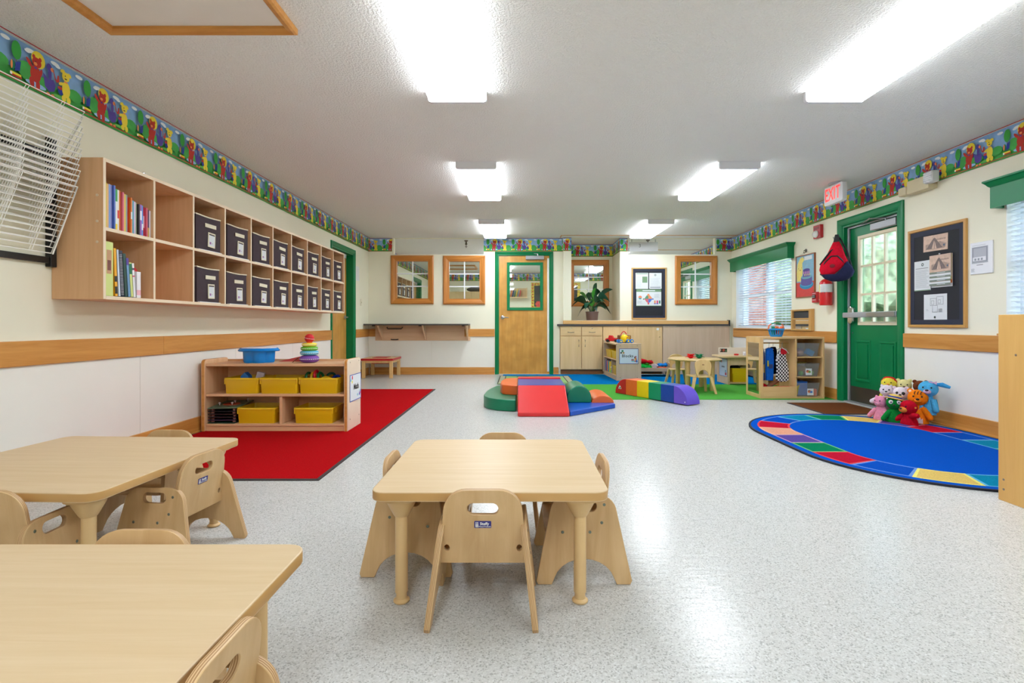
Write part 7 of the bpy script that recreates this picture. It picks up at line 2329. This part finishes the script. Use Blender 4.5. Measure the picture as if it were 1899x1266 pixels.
obj('back_panel', MB().prism([(-0.165, 0.10), (-0.10, 0.03), (0.02, 0.002), (0.15, 0.05), (0.175, 0.11), (0.11, 0.23), (0.05, 0.42), (0.03, 0.46), (-0.03, 0.455), (-0.11, 0.28)], 0.001, 0.02, 'y'), BLACK, t)
obj('strap', MB().prism([(-0.035, 0.43), (0.032, 0.435), (0.022, 0.54), (-0.012, 0.54)], -0.02, 0.0, 'y').tube([(0.0, -0.01, 0.53), (0.03, 0.01, 0.50), (0.10, 0.012, 0.35), (0.15, 0.012, 0.15)], 0.010, 8), mat((34, 30, 34), 0.7, noise=0.05), t)
obj('zip_tape', MB().tube([(-0.158, -0.052, 0.20), (-0.10, -0.086, 0.275), (-0.05, -0.088, 0.345), (0.0, -0.066, 0.385), (0.048, -0.045, 0.40)], 0.009, 6), BLACK, t)
obj('zip_tape', MB().tube([(-0.15, -0.055, 0.135), (-0.10, -0.085, 0.225), (-0.04, -0.098, 0.285), (0.02, -0.092, 0.285), (0.062, -0.078, 0.235), (0.085, -0.062, 0.19)], 0.009, 6), BLACK, t)
obj('piping', MB().tube([(-0.155, -0.055, 0.088), (-0.105, -0.075, 0.06), (-0.05, -0.085, 0.058), (0.0, -0.09, 0.080), (0.07, -0.08, 0.15), (0.112, -0.045, 0.222)], 0.007, 6), BLACK, t)
obj('eyelet', MB().ball((0.0, -0.055, 0.425), (0.012, 0.006, 0.012), 10, 6), BLACK, t)
obj('printed_mark', MB().ball((-0.03, -0.098, 0.175), (0.028, 0.0025, 0.022), 12, 6), mat((120, 10, 26), 0.8, noise=0), t)
t = right_thing('coat_hook', 'small steel coat hook carrying the red backpack', 'hook', 6.125, 1.90, off=0.026)
obj('hook', MB().box(-0.012, 0.012, -0.02, 0, -0.03, 0.05).tube([(0, -0.02, 0.0), (0, -0.05, 0.01), (0, -0.06, 0.03)], 0.006, 8), STEEL, t)

# ------------------------------------------------------------------ things on the back wall
t = thing('bulletin_board', 'black pinboard in a thin oak frame above the ledge, between plant niche and window', 'bulletin board', (2.319, BW - 0.0004, 0.985))
frame_boards('frame_board', t, -0.312, 0.312, 0, 0.922, [(0, 0), (0, -0.018), (0.006, -0.022), (0.02, -0.022), (0.024, -0.014), (0.024, 0)], wood((206, 164, 104), (190, 146, 84), 0, .35), wood((206, 164, 104), (190, 146, 84), 2, .35))
obj('board', MB().box(-0.29, 0.29, -0.008, -0.001, 0.024, 0.898), BOARD, t, smooth=False)
be = MB()
sweep(be, -0.29, 0.29, 0.024, 0.898, [(0, -0.008), (0, -0.011), (0.042, -0.0105), (0.042, -0.008)])
obj('border_strip', be, BOARD_EDGE, t, smooth=False)
BL2 = (2.319, BW - 0.0004, 0.985)
SGR = mat((110, 140, 104), .6, noise=0.05)
paper('white sheet with a sage green block on the pinboard over the ledge', BL2, -0.128, 0.543, 0.225, 0.285, [(SGR, rect(0.01, 0.215, 0.262, 0.275)), (SGR, rect(0.12, 0.21, 0.11, 0.22))] + lines(GTX, 0.015, 0.11, 0.03, 0.23, 14), rzw=0.0, group=None)
paper('white letter with a round seal and dark footer line on the pinboard over the ledge', BL2, 0.113, 0.545, 0.222, 0.282, [(SEAL, ell(0.108, 0.245, 0.018)), (PAPER, ell(0.108, 0.245, 0.009)), (DTX, rect(0.015, 0.205, 0.022, 0.032))] + lines(GTX, 0.02, 0.20, 0.05, 0.20, 9), rzw=0.0)
pz = [(c(226, 140, 90), [(0.215, 0.13), (0.215, 0.205), (0.25, 0.185), (0.29, 0.13)]), (c(90, 140, 110), [(0.215, 0.13), (0.215, 0.205), (0.18, 0.185), (0.14, 0.13)]), (c(210, 100, 110), [(0.215, 0.13), (0.14, 0.13), (0.18, 0.075), (0.215, 0.05)]), (c(70, 110, 190), [(0.215, 0.13), (0.29, 0.13), (0.25, 0.075), (0.215, 0.05)]),
      (c(226, 140, 90), ell(0.215, 0.20, 0.02)), (c(90, 140, 110), ell(0.13, 0.125, 0.014)), (c(70, 110, 190), ell(0.295, 0.125, 0.014)), (c(206, 70, 70), ell(0.215, 0.045, 0.016))]
paper('wide poster with a four-colour puzzle diamond and green header on the pinboard over the ledge', BL2, -0.005, 0.235, 0.445, 0.30, [(SGR, rect(0, 0.445, 0.255, 0.30)), (PAPER, rect(0.11, 0.335, 0.27, 0.285)), (SGR, rect(0, 0.445, 0, 0.010)), (c(230, 130, 90), ell(0.068, 0.16, 0.032, 0.026)), (c(70, 150, 150), ell(0.068, 0.135, 0.026, 0.014))] + pz + lines(GTX, 0.02, 0.11, 0.05, 0.10, 5) + lines(GTX, 0.32, 0.42, 0.15, 0.22, 6)
      + [(c(230, 140, 80), rect(0.318, 0.345, 0.045, 0.10)), (c(206, 70, 110), rect(0.36, 0.388, 0.045, 0.10)), (c(70, 130, 110), rect(0.402, 0.43, 0.045, 0.10)), (c(110, 100, 170), rect(0.315, 0.348, 0.035, 0.052)), (c(60, 90, 170), rect(0.357, 0.39, 0.035, 0.052))], rzw=0.0)
t = thing('light_switch', 'cream light switch plate between the cubby-side door and the corner', 'switch', (LW + 0.0004, 8.83, 1.21), RZL)
obj('plate', MB().box(-0.037, 0.037, -0.006, 0, 0, 0.118), mat((226, 216, 190), 0.4, noise=0), t, bevel=0.003)
obj('toggle', MB().box(-0.006, 0.006, -0.016, -0.006, 0.045, 0.07), mat((232, 224, 200), 0.4, noise=0), t, bevel=0.002)
t = thing('notice', 'pale printed sheet taped up beside the cubby-side door', 'paper', (LW + 0.0014, 8.63, 1.62), RZL)
obj('sheet', MB().box(-0.10, 0.10, -0.0008, 0.0008, 0, 0.24), mat((226, 226, 224), .7, noise=0.02), t, smooth=False)
art('notice_print', lines(mat((190, 190, 196), .7, noise=0), -0.08, 0.08, 0.03, 0.21, 9), t, y=-0.001)
for x, y, lb in ((-0.98, 9.55, 'bronze sprinkler head in the gap above the wood framed windows'), (2.36, 9.50, 'bronze sprinkler head in the gap above the pinboard')):
    t = thing('sprinkler', lb, 'sprinkler', (x, y, H))
    obj('escutcheon', MB().lathe([(0.0, -0.022), (0.026, -0.020), (0.034, -0.006), (0.036, 0.0)], 16), BRONZE, t)
    obj('sprinkler_head', MB().lathe([(0.012, -0.022), (0.018, -0.05), (0.022, -0.075), (0.006, -0.085), (0.006, -0.135), (0.0, -0.14)], 14).lathe([(0.026, -0.112), (0.027, -0.115), (0.0, -0.115)], 14), BRONZE, t)
t = thing('aisle_sign', 'grey ceiling sign with a small black 3 hanging in the gap above the pinboard', 'sign', (2.22, 9.42, 2.22))
obj('sign_board', MB().box(-0.22, 0.30, -0.01, 0.01, 0.0, 0.17), mat((206, 206, 210), 0.5, noise=0), t, bevel=0.002)
obj('hanger', MB().box(-0.18, -0.17, -0.004, 0.004, 0.17, 0.22).box(0.25, 0.26, -0.004, 0.004, 0.17, 0.22), GREYMETAL, t, smooth=False)
text('lettering', '3', 0.09, mat((50, 50, 56), .6, noise=0), t, (-0.03, -0.0108, 0.10), 0.0004)

# peace lily
t = thing('potted_lily', 'dark green broad-leaved potted plant in a brown pot in the wall niche', 'plant', (1.345, 9.56, 0.9605))
obj('pot', MB().lathe([(0.0, 0.0), (0.098, 0.0), (0.102, 0.006), (0.116, 0.15), (0.121, 0.156), (0.121, 0.168), (0.112, 0.168), (0.105, 0.14), (0.0, 0.135)], 28), mat((112, 92, 90), 0.5, noise=0.05), t)
obj('soil', MB().lathe([(0.106, 0.1405), (0.0, 0.146)], 20), mat((50, 38, 30), 0.9, noise=0.2, nscale=60), t)
LEAFM = [mat((22, 66, 38), 0.32, noise=0.18, nscale=12), mat((40, 96, 74), 0.35, noise=0.15, nscale=12), mat((70, 150, 50), 0.4, noise=0.1, nscale=12), mat((16, 50, 30), 0.35, noise=0.15, nscale=12)]
def leaf(a, reach, rise, droop, w, L, mi, twist=0.0):
    """stalk curving out in direction a, then a pointed blade that arches and folds a little along its rib"""
    d = Vector((math.cos(a), math.sin(a) * 0.62, 0))
    sd = Vector((-d.y, d.x, 0)).normalized()
    p0 = Vector((d.x * 0.03, d.y * 0.03, 0.14))
    p1 = Vector((d.x * reach * 0.25, d.y * reach * 0.25, 0.14 + rise * 0.7))
    p2 = Vector((d.x * reach * 0.5, d.y * reach * 0.5, 0.14 + rise))
    p3 = Vector((d.x * reach, d.y * reach, 0.14 + rise - droop))
    mb = MB()
    def bez(t_): return p0 * (1 - t_) ** 3 + p1 * 3 * t_ * (1 - t_) ** 2 + p2 * 3 * t_ * t_ * (1 - t_) + p3 * t_ ** 3
    s0 = 1 - L
    stalk = [bez(s0 * k / 4) for k in range(5)]
    mb.tube(stalk, [0.006, 0.005, 0.005, 0.004, 0.004], 5)
    n = 8
    up = Vector((0, 0, 1))
    vs, fs = [], []
    for k in range(n + 1):
        u = k / n
        c_ = bez(s0 + L * u)
        wd = w * (math.sin(math.pi * min(1, u ** 0.8)) ** 0.75 if 0 < u < 1 else 0.02)
        s2 = (sd * math.cos(twist) + up * math.sin(twist))
        for q in (-1, 0, 1):
            vs.append(c_ + s2 * wd * q + up * (abs(q) * wd * 0.28))
    for k in range(n):
        for q in (0, 1):
            i = k * 3 + q
            fs.append((i, i + 1, i + 4, i + 3))
    mb.add(vs, fs)
    o = obj('leaf', mb, LEAFM[mi], t)
    return o
rnd = random.Random(5)
spec = [(2.95, 0.40, 0.34, 0.24, 0.050, 0.66, 3, .5), (3.5, 0.30, 0.22, 0.30, 0.060, 0.72, 3, .8), (4.2, 0.30, 0.28, 0.22, 0.085, 0.70, 1, .3), (5.3, 0.30, 0.36, 0.18, 0.095, 0.70, 1, -.4), (5.75, 0.36, 0.40, 0.20, 0.085, 0.66, 1, -.8), (0.2, 0.40, 0.42, -0.02, 0.058, 0.60, 3, .9),
        (0.9, 0.16, 0.42, -0.14, 0.080, 0.66, 0, 1.0), (6.0, 0.35, 0.26, 0.28, 0.06, 0.55, 3, -.7), (2.4, 0.30, 0.34, -0.04, 0.055, 0.62, 2, 1.0), (3.1, 0.28, 0.24, 0.02, 0.06, 0.64, 0, .9), (4.8, 0.16, 0.30, 0.05, 0.05, 0.64, 2, .4), (2.0, 0.20, 0.38, -0.06, 0.05, 0.64, 0, .9), (1.3, 0.22, 0.38, 0.04, 0.07, 0.64, 0, .6),
        (5.0, 0.24, 0.18, 0.16, 0.055, 0.68, 3, .3), (3.8, 0.36, 0.18, 0.24, 0.04, 0.62, 3, .8), (0.5, 0.32, 0.32, 0.14, 0.065, 0.64, 0, .8), (1.9, 0.22, 0.26, 0.16, 0.06, 0.64, 0, .5), (4.5, 0.16, 0.24, 0.12, 0.06, 0.72, 2, .2), (5.5, 0.22, 0.46, 0.10, 0.07, 0.6, 0, -.6), (3.3, 0.36, 0.36, 0.16, 0.05, 0.62, 0, .9),
        (4.0, 0.20, 0.36, 0.02, 0.06, 0.64, 0, .7), (6.2, 0.26, 0.22, 0.16, 0.06, 0.66, 1, -.8), (5.1, 0.12, 0.40, -0.06, 0.05, 0.6, 2, .2)]
for a in spec:
    leaf(*a)

# ------------------------------------------------------------------ wooden shelf unit cut by the frame edge
t = thing('shelf_unit', 'tall golden birch shelf unit, only its plain side panel in view at the frame edge', 'shelf', (2.475, 1.60, 0))
GP = wood((222, 176, 104), (212, 162, 90), 2, 0.35, 0.7)
GE = mat((180, 122, 62), 0.4, noise=0.05)
e = obj('side_panel', MB().box(0.0, 0.022, 0.0, 1.075, 0.0, 0.952, [0, 0, 0, 0, 1, 0]), [GP, GE], t, bevel=0.002)
cp = MB()
for y, z in ((1.045, 0.06), (1.045, 0.11), (0.98, 0.75), (0.85, 0.06)):
    cp.lathe([(0.006, 0), (0.006, 0.001), (0, 0.0015)], 8, 0, T(0, y, z) @ Matrix.Rotation(-math.pi / 2, 4, 'Y'))
obj('screw', cp, mat((140, 130, 120), 0.3, metal=0.6, noise=0), e)
obj('side_panel', MB().box(0.40, 0.422, 0.0, 1.075, 0.0, 0.952), GP, t, bevel=0.002)
for z in (0.03, 0.35, 0.65, 0.925):
    obj('shelf_board', MB().box(0.0225, 0.3995, 0.01, 1.06, z, z + 0.02), GP, t, smooth=False)

# ------------------------------------------------------------------ next classroom, seen through the inner windows
cub2 = cubby('short wall cubby with dark bins seen through the window into the next classroom', 9.80, 5)
k0 = bpy.data.objects['fabric_bin']
for row in (1, 0):
    for c_ in range(5):
        dup(k0, (LW + 0.28, 9.80 + 0.41 * c_ + 0.215, 1.048 + (0.022 if row == 0 else 0.421)), RZL, 'dark fabric bin in the next classroom, %s along its %s cubby row' % (words_ord(c_), 'upper' if row else 'lower'), 'dark bins in the next classroom')
t = thing('wall_bookshelf', 'pale wall shelf with books seen through the glass of the wooden door', 'shelf', (-0.02, FAR - 0.0005, 1.68))
obj('shelf_board', MB().box(-0.62, 0.26, -0.22, 0, 0, 0.025), CABX, t, smooth=False)
obj('end_panel', MB().box(0.235, 0.26, -0.22, 0, 0.0255, 0.30), CABM, t, smooth=False)
obj('back_board', MB().box(-0.62, 0.2345, -0.012, 0, 0.0255, 0.30), CABX, t, smooth=False)
rnd = random.Random(3)
nm = ['blue', 'dark red', 'teal', 'white', 'orange', 'navy', 'green', 'yellow', 'grey', 'red']
cs_ = [(60, 100, 170), (130, 30, 40), (50, 130, 140), (226, 226, 220), (220, 120, 60), (40, 50, 100), (70, 130, 80), (220, 190, 70), (150, 150, 155), (190, 50, 50)]
xx = -0.46
for k in range(10):
    h = rnd.uniform(0.19, 0.26)
    t2 = thing('picture_book', '%s book leaning on the shelf behind the wooden door glass' % nm[k], 'book', (xx - 0.02, FAR - 0.19, 1.7062 + 0.009), 0, 'books in the next classroom')
    M = Matrix.Rotation(0.22 if k % 3 else 0.2, 4, 'Y')
    obj('book_body', MB().box(0, 0.03, 0, 0.14, 0, h, M=M), mat(cs_[k], .5, noise=0.05), t2, smooth=False)
    xx += 0.052
t = thing('bulletin_board', 'black pinboard with a yellow and red border in the next classroom', 'bulletin board', (0.93, FAR - 0.0005, 1.33))
obj('board', MB().box(-0.50, 0.85, -0.008, 0, 0.07, 0.75), BOARD, t, smooth=False)
be = MB()
sweep(be, -0.57, 0.92, 0, 0.82, [(0, 0), (0, -0.012), (0.09, -0.012), (0.09, 0)])
obj('border_strip', be, mat((230, 190, 60), .6, noise=0.5, nscale=22), t, smooth=False)
sd_ = MB()
for k in range(34):
    u = k / 34
    x, z = (-0.525 + 1.4 * (k % 17) / 17, 0.045 if k < 17 else 0.775)
    sd_.add([(x + a, -0.0125, z + b) for a, b in ell(0, 0, 0.022, n=8)], [tuple(range(8))])
for k in range(8):
    sd_.add([(-0.525 + a, -0.0125, 0.10 + 0.09 * k + b) for a, b in ell(0, 0, 0.022, n=8)], [tuple(range(8))])
obj('border_print', sd_, mat((206, 50, 40), .6, noise=0), t, smooth=False, kind='stuff')
t = thing('paper_flower', 'red paper flower pinned on the next classroom board, seen in the door glass', 'paper flower', (0.58, FAR - 0.022, 1.50))
for k in range(6):
    a = k * math.pi / 3
    obj('petal', MB().ball((0.05 * math.cos(a), 0, 0.05 * math.sin(a)), (0.045, 0.010, 0.045), 10, 6), mat((216, 60, 50), .6, noise=0), t)
t = thing('storage_cabinet', 'tan cabinet in the next classroom seen through the second framed window', 'cabinet', (-1.40, 13.6, 0))
obj('carcass', MB().box(-0.5, 0.75, 0, 0.5, 0.05, 1.75), CABM, t, smooth=False)
for a, b in ((-0.495, 0.122), (0.128, 0.745)):
    obj('door', MB().box(a, b, -0.02, -0.0005, 0.06, 1.74), CABM, t, bevel=0.003)
obj('plinth', MB().box(-0.48, 0.73, 0.02, 0.48, 0, 0.05), KICK, t, smooth=False)
t = thing('cushion', 'dark cushion on top of the tan cabinet in the next classroom', 'cushion', (-1.15, 13.85, 1.7505))
obj('cushion_body', MB().ball((0, 0, 0.07), (0.26, 0.18, 0.07), 18, 10), mat((50, 46, 46), .9, noise=0.1), t)

# ------------------------------------------------------------------ outdoors
struct('ground', MB().box(RW + 0.205, 60, -40, 60, -0.3, -0.15), mat((116, 134, 96), 0.95, noise=0.2, nscale=1.5), smooth=False)
struct('path', MB().box(RW + 0.21, RW + 2.2, -40, 60, -0.149, -0.02), mat((196, 192, 184), 0.9, noise=0.06), smooth=False)
struct('wall_brick', MB().box(RW + 0.21, RW + 0.95, 9.6, 10.1, -0.0195, 3.2), brick_mat(), smooth=False)
def blob(seed, r, squash, sub=3):
    import bmesh
    rd = random.Random(seed)
    b = bmesh.new()
    bmesh.ops.create_icosphere(b, subdivisions=sub, radius=1)
    ph = [(rd.uniform(2, 7), rd.uniform(0, 6.28), Vector((rd.uniform(-1, 1), rd.uniform(-1, 1), rd.uniform(-1, 1)))) for _ in range(14)]
    mb = MB()
    vs = []
    for v in b.verts:
        d = 1.0 + sum(math.sin(f * v.co.dot(u) * 2 + p) for f, p, u in ph) * 0.035 + rd.uniform(-0.05, 0.05)
        vs.append((v.co.x * r * d, v.co.y * r * d, v.co.z * r * squash * d))
    fs = [[v.index for v in f.verts] for f in b.faces]
    b.free()
    return mb.add(vs, fs)
FOL = [mat((120, 146, 116), .9, noise=0.6, nscale=7, bump=1.0, bscale=14), mat((136, 158, 128), .9, noise=0.6, nscale=7, bump=1.0, bscale=14), mat((104, 130, 108), .9, noise=0.6, nscale=7, bump=1.0, bscale=14)]
BARK = mat((96, 80, 66), .9, noise=0.2)
tl = ['broad green tree outside, seen through the exit door panes', 'pale green tree outside beyond the corner window blind', 'dark green tree outside, far along the lawn', 'bushy tree outside near the second window', 'tall tree outside behind the exit door, farther back', 'light green tree outside near the far end of the lawn']
for i, (x, y, r, z, sd) in enumerate(((9.5, 8.6, 1.7, 2.0, 1), (8.6, 14.0, 2.1, 2.4, 2), (14, 19, 2.6, 3.0, 3), (11, 3.5, 1.9, 2.1, 4), (14.5, 12.2, 2.4, 3.0, 5), (12, 25, 2.6, 3.0, 6))):
    t = thing('tree', tl[i], 'tree', (x, y, -0.15), 0, 'trees outside')
    obj('foliage', blob(sd, r, 1.0, 4), FOL[i % 3], t).location = (0, 0, z)
    obj('trunk', MB().tube([(0, 0, 0), (0.05, 0.03, z * 0.5), (0, 0, z)], [0.2, 0.15, 0.1], 10), BARK, t)
bl = ['low green shrub outside under the corner window', 'rounded shrub outside beside the path by the exit door', 'small shrub outside farther along the path']
for i, (x, y, r, sd) in enumerate(((6.6, 10.6, 0.75, 11), (6.4, 6.6, 0.7, 12), (5.4, 13.2, 0.6, 13))):
    t = thing('shrub', bl[i], 'shrub', (x, y, -0.15), 0, 'shrubs outside')
    obj('foliage', blob(sd, r, 0.8, 4), FOL[(i + 1) % 3], t).location = (0, 0, r * 0.7)
    obj('stem', MB().tube([(0, 0, 0), (0, 0, r * 0.6)], 0.05, 8), BARK, t)
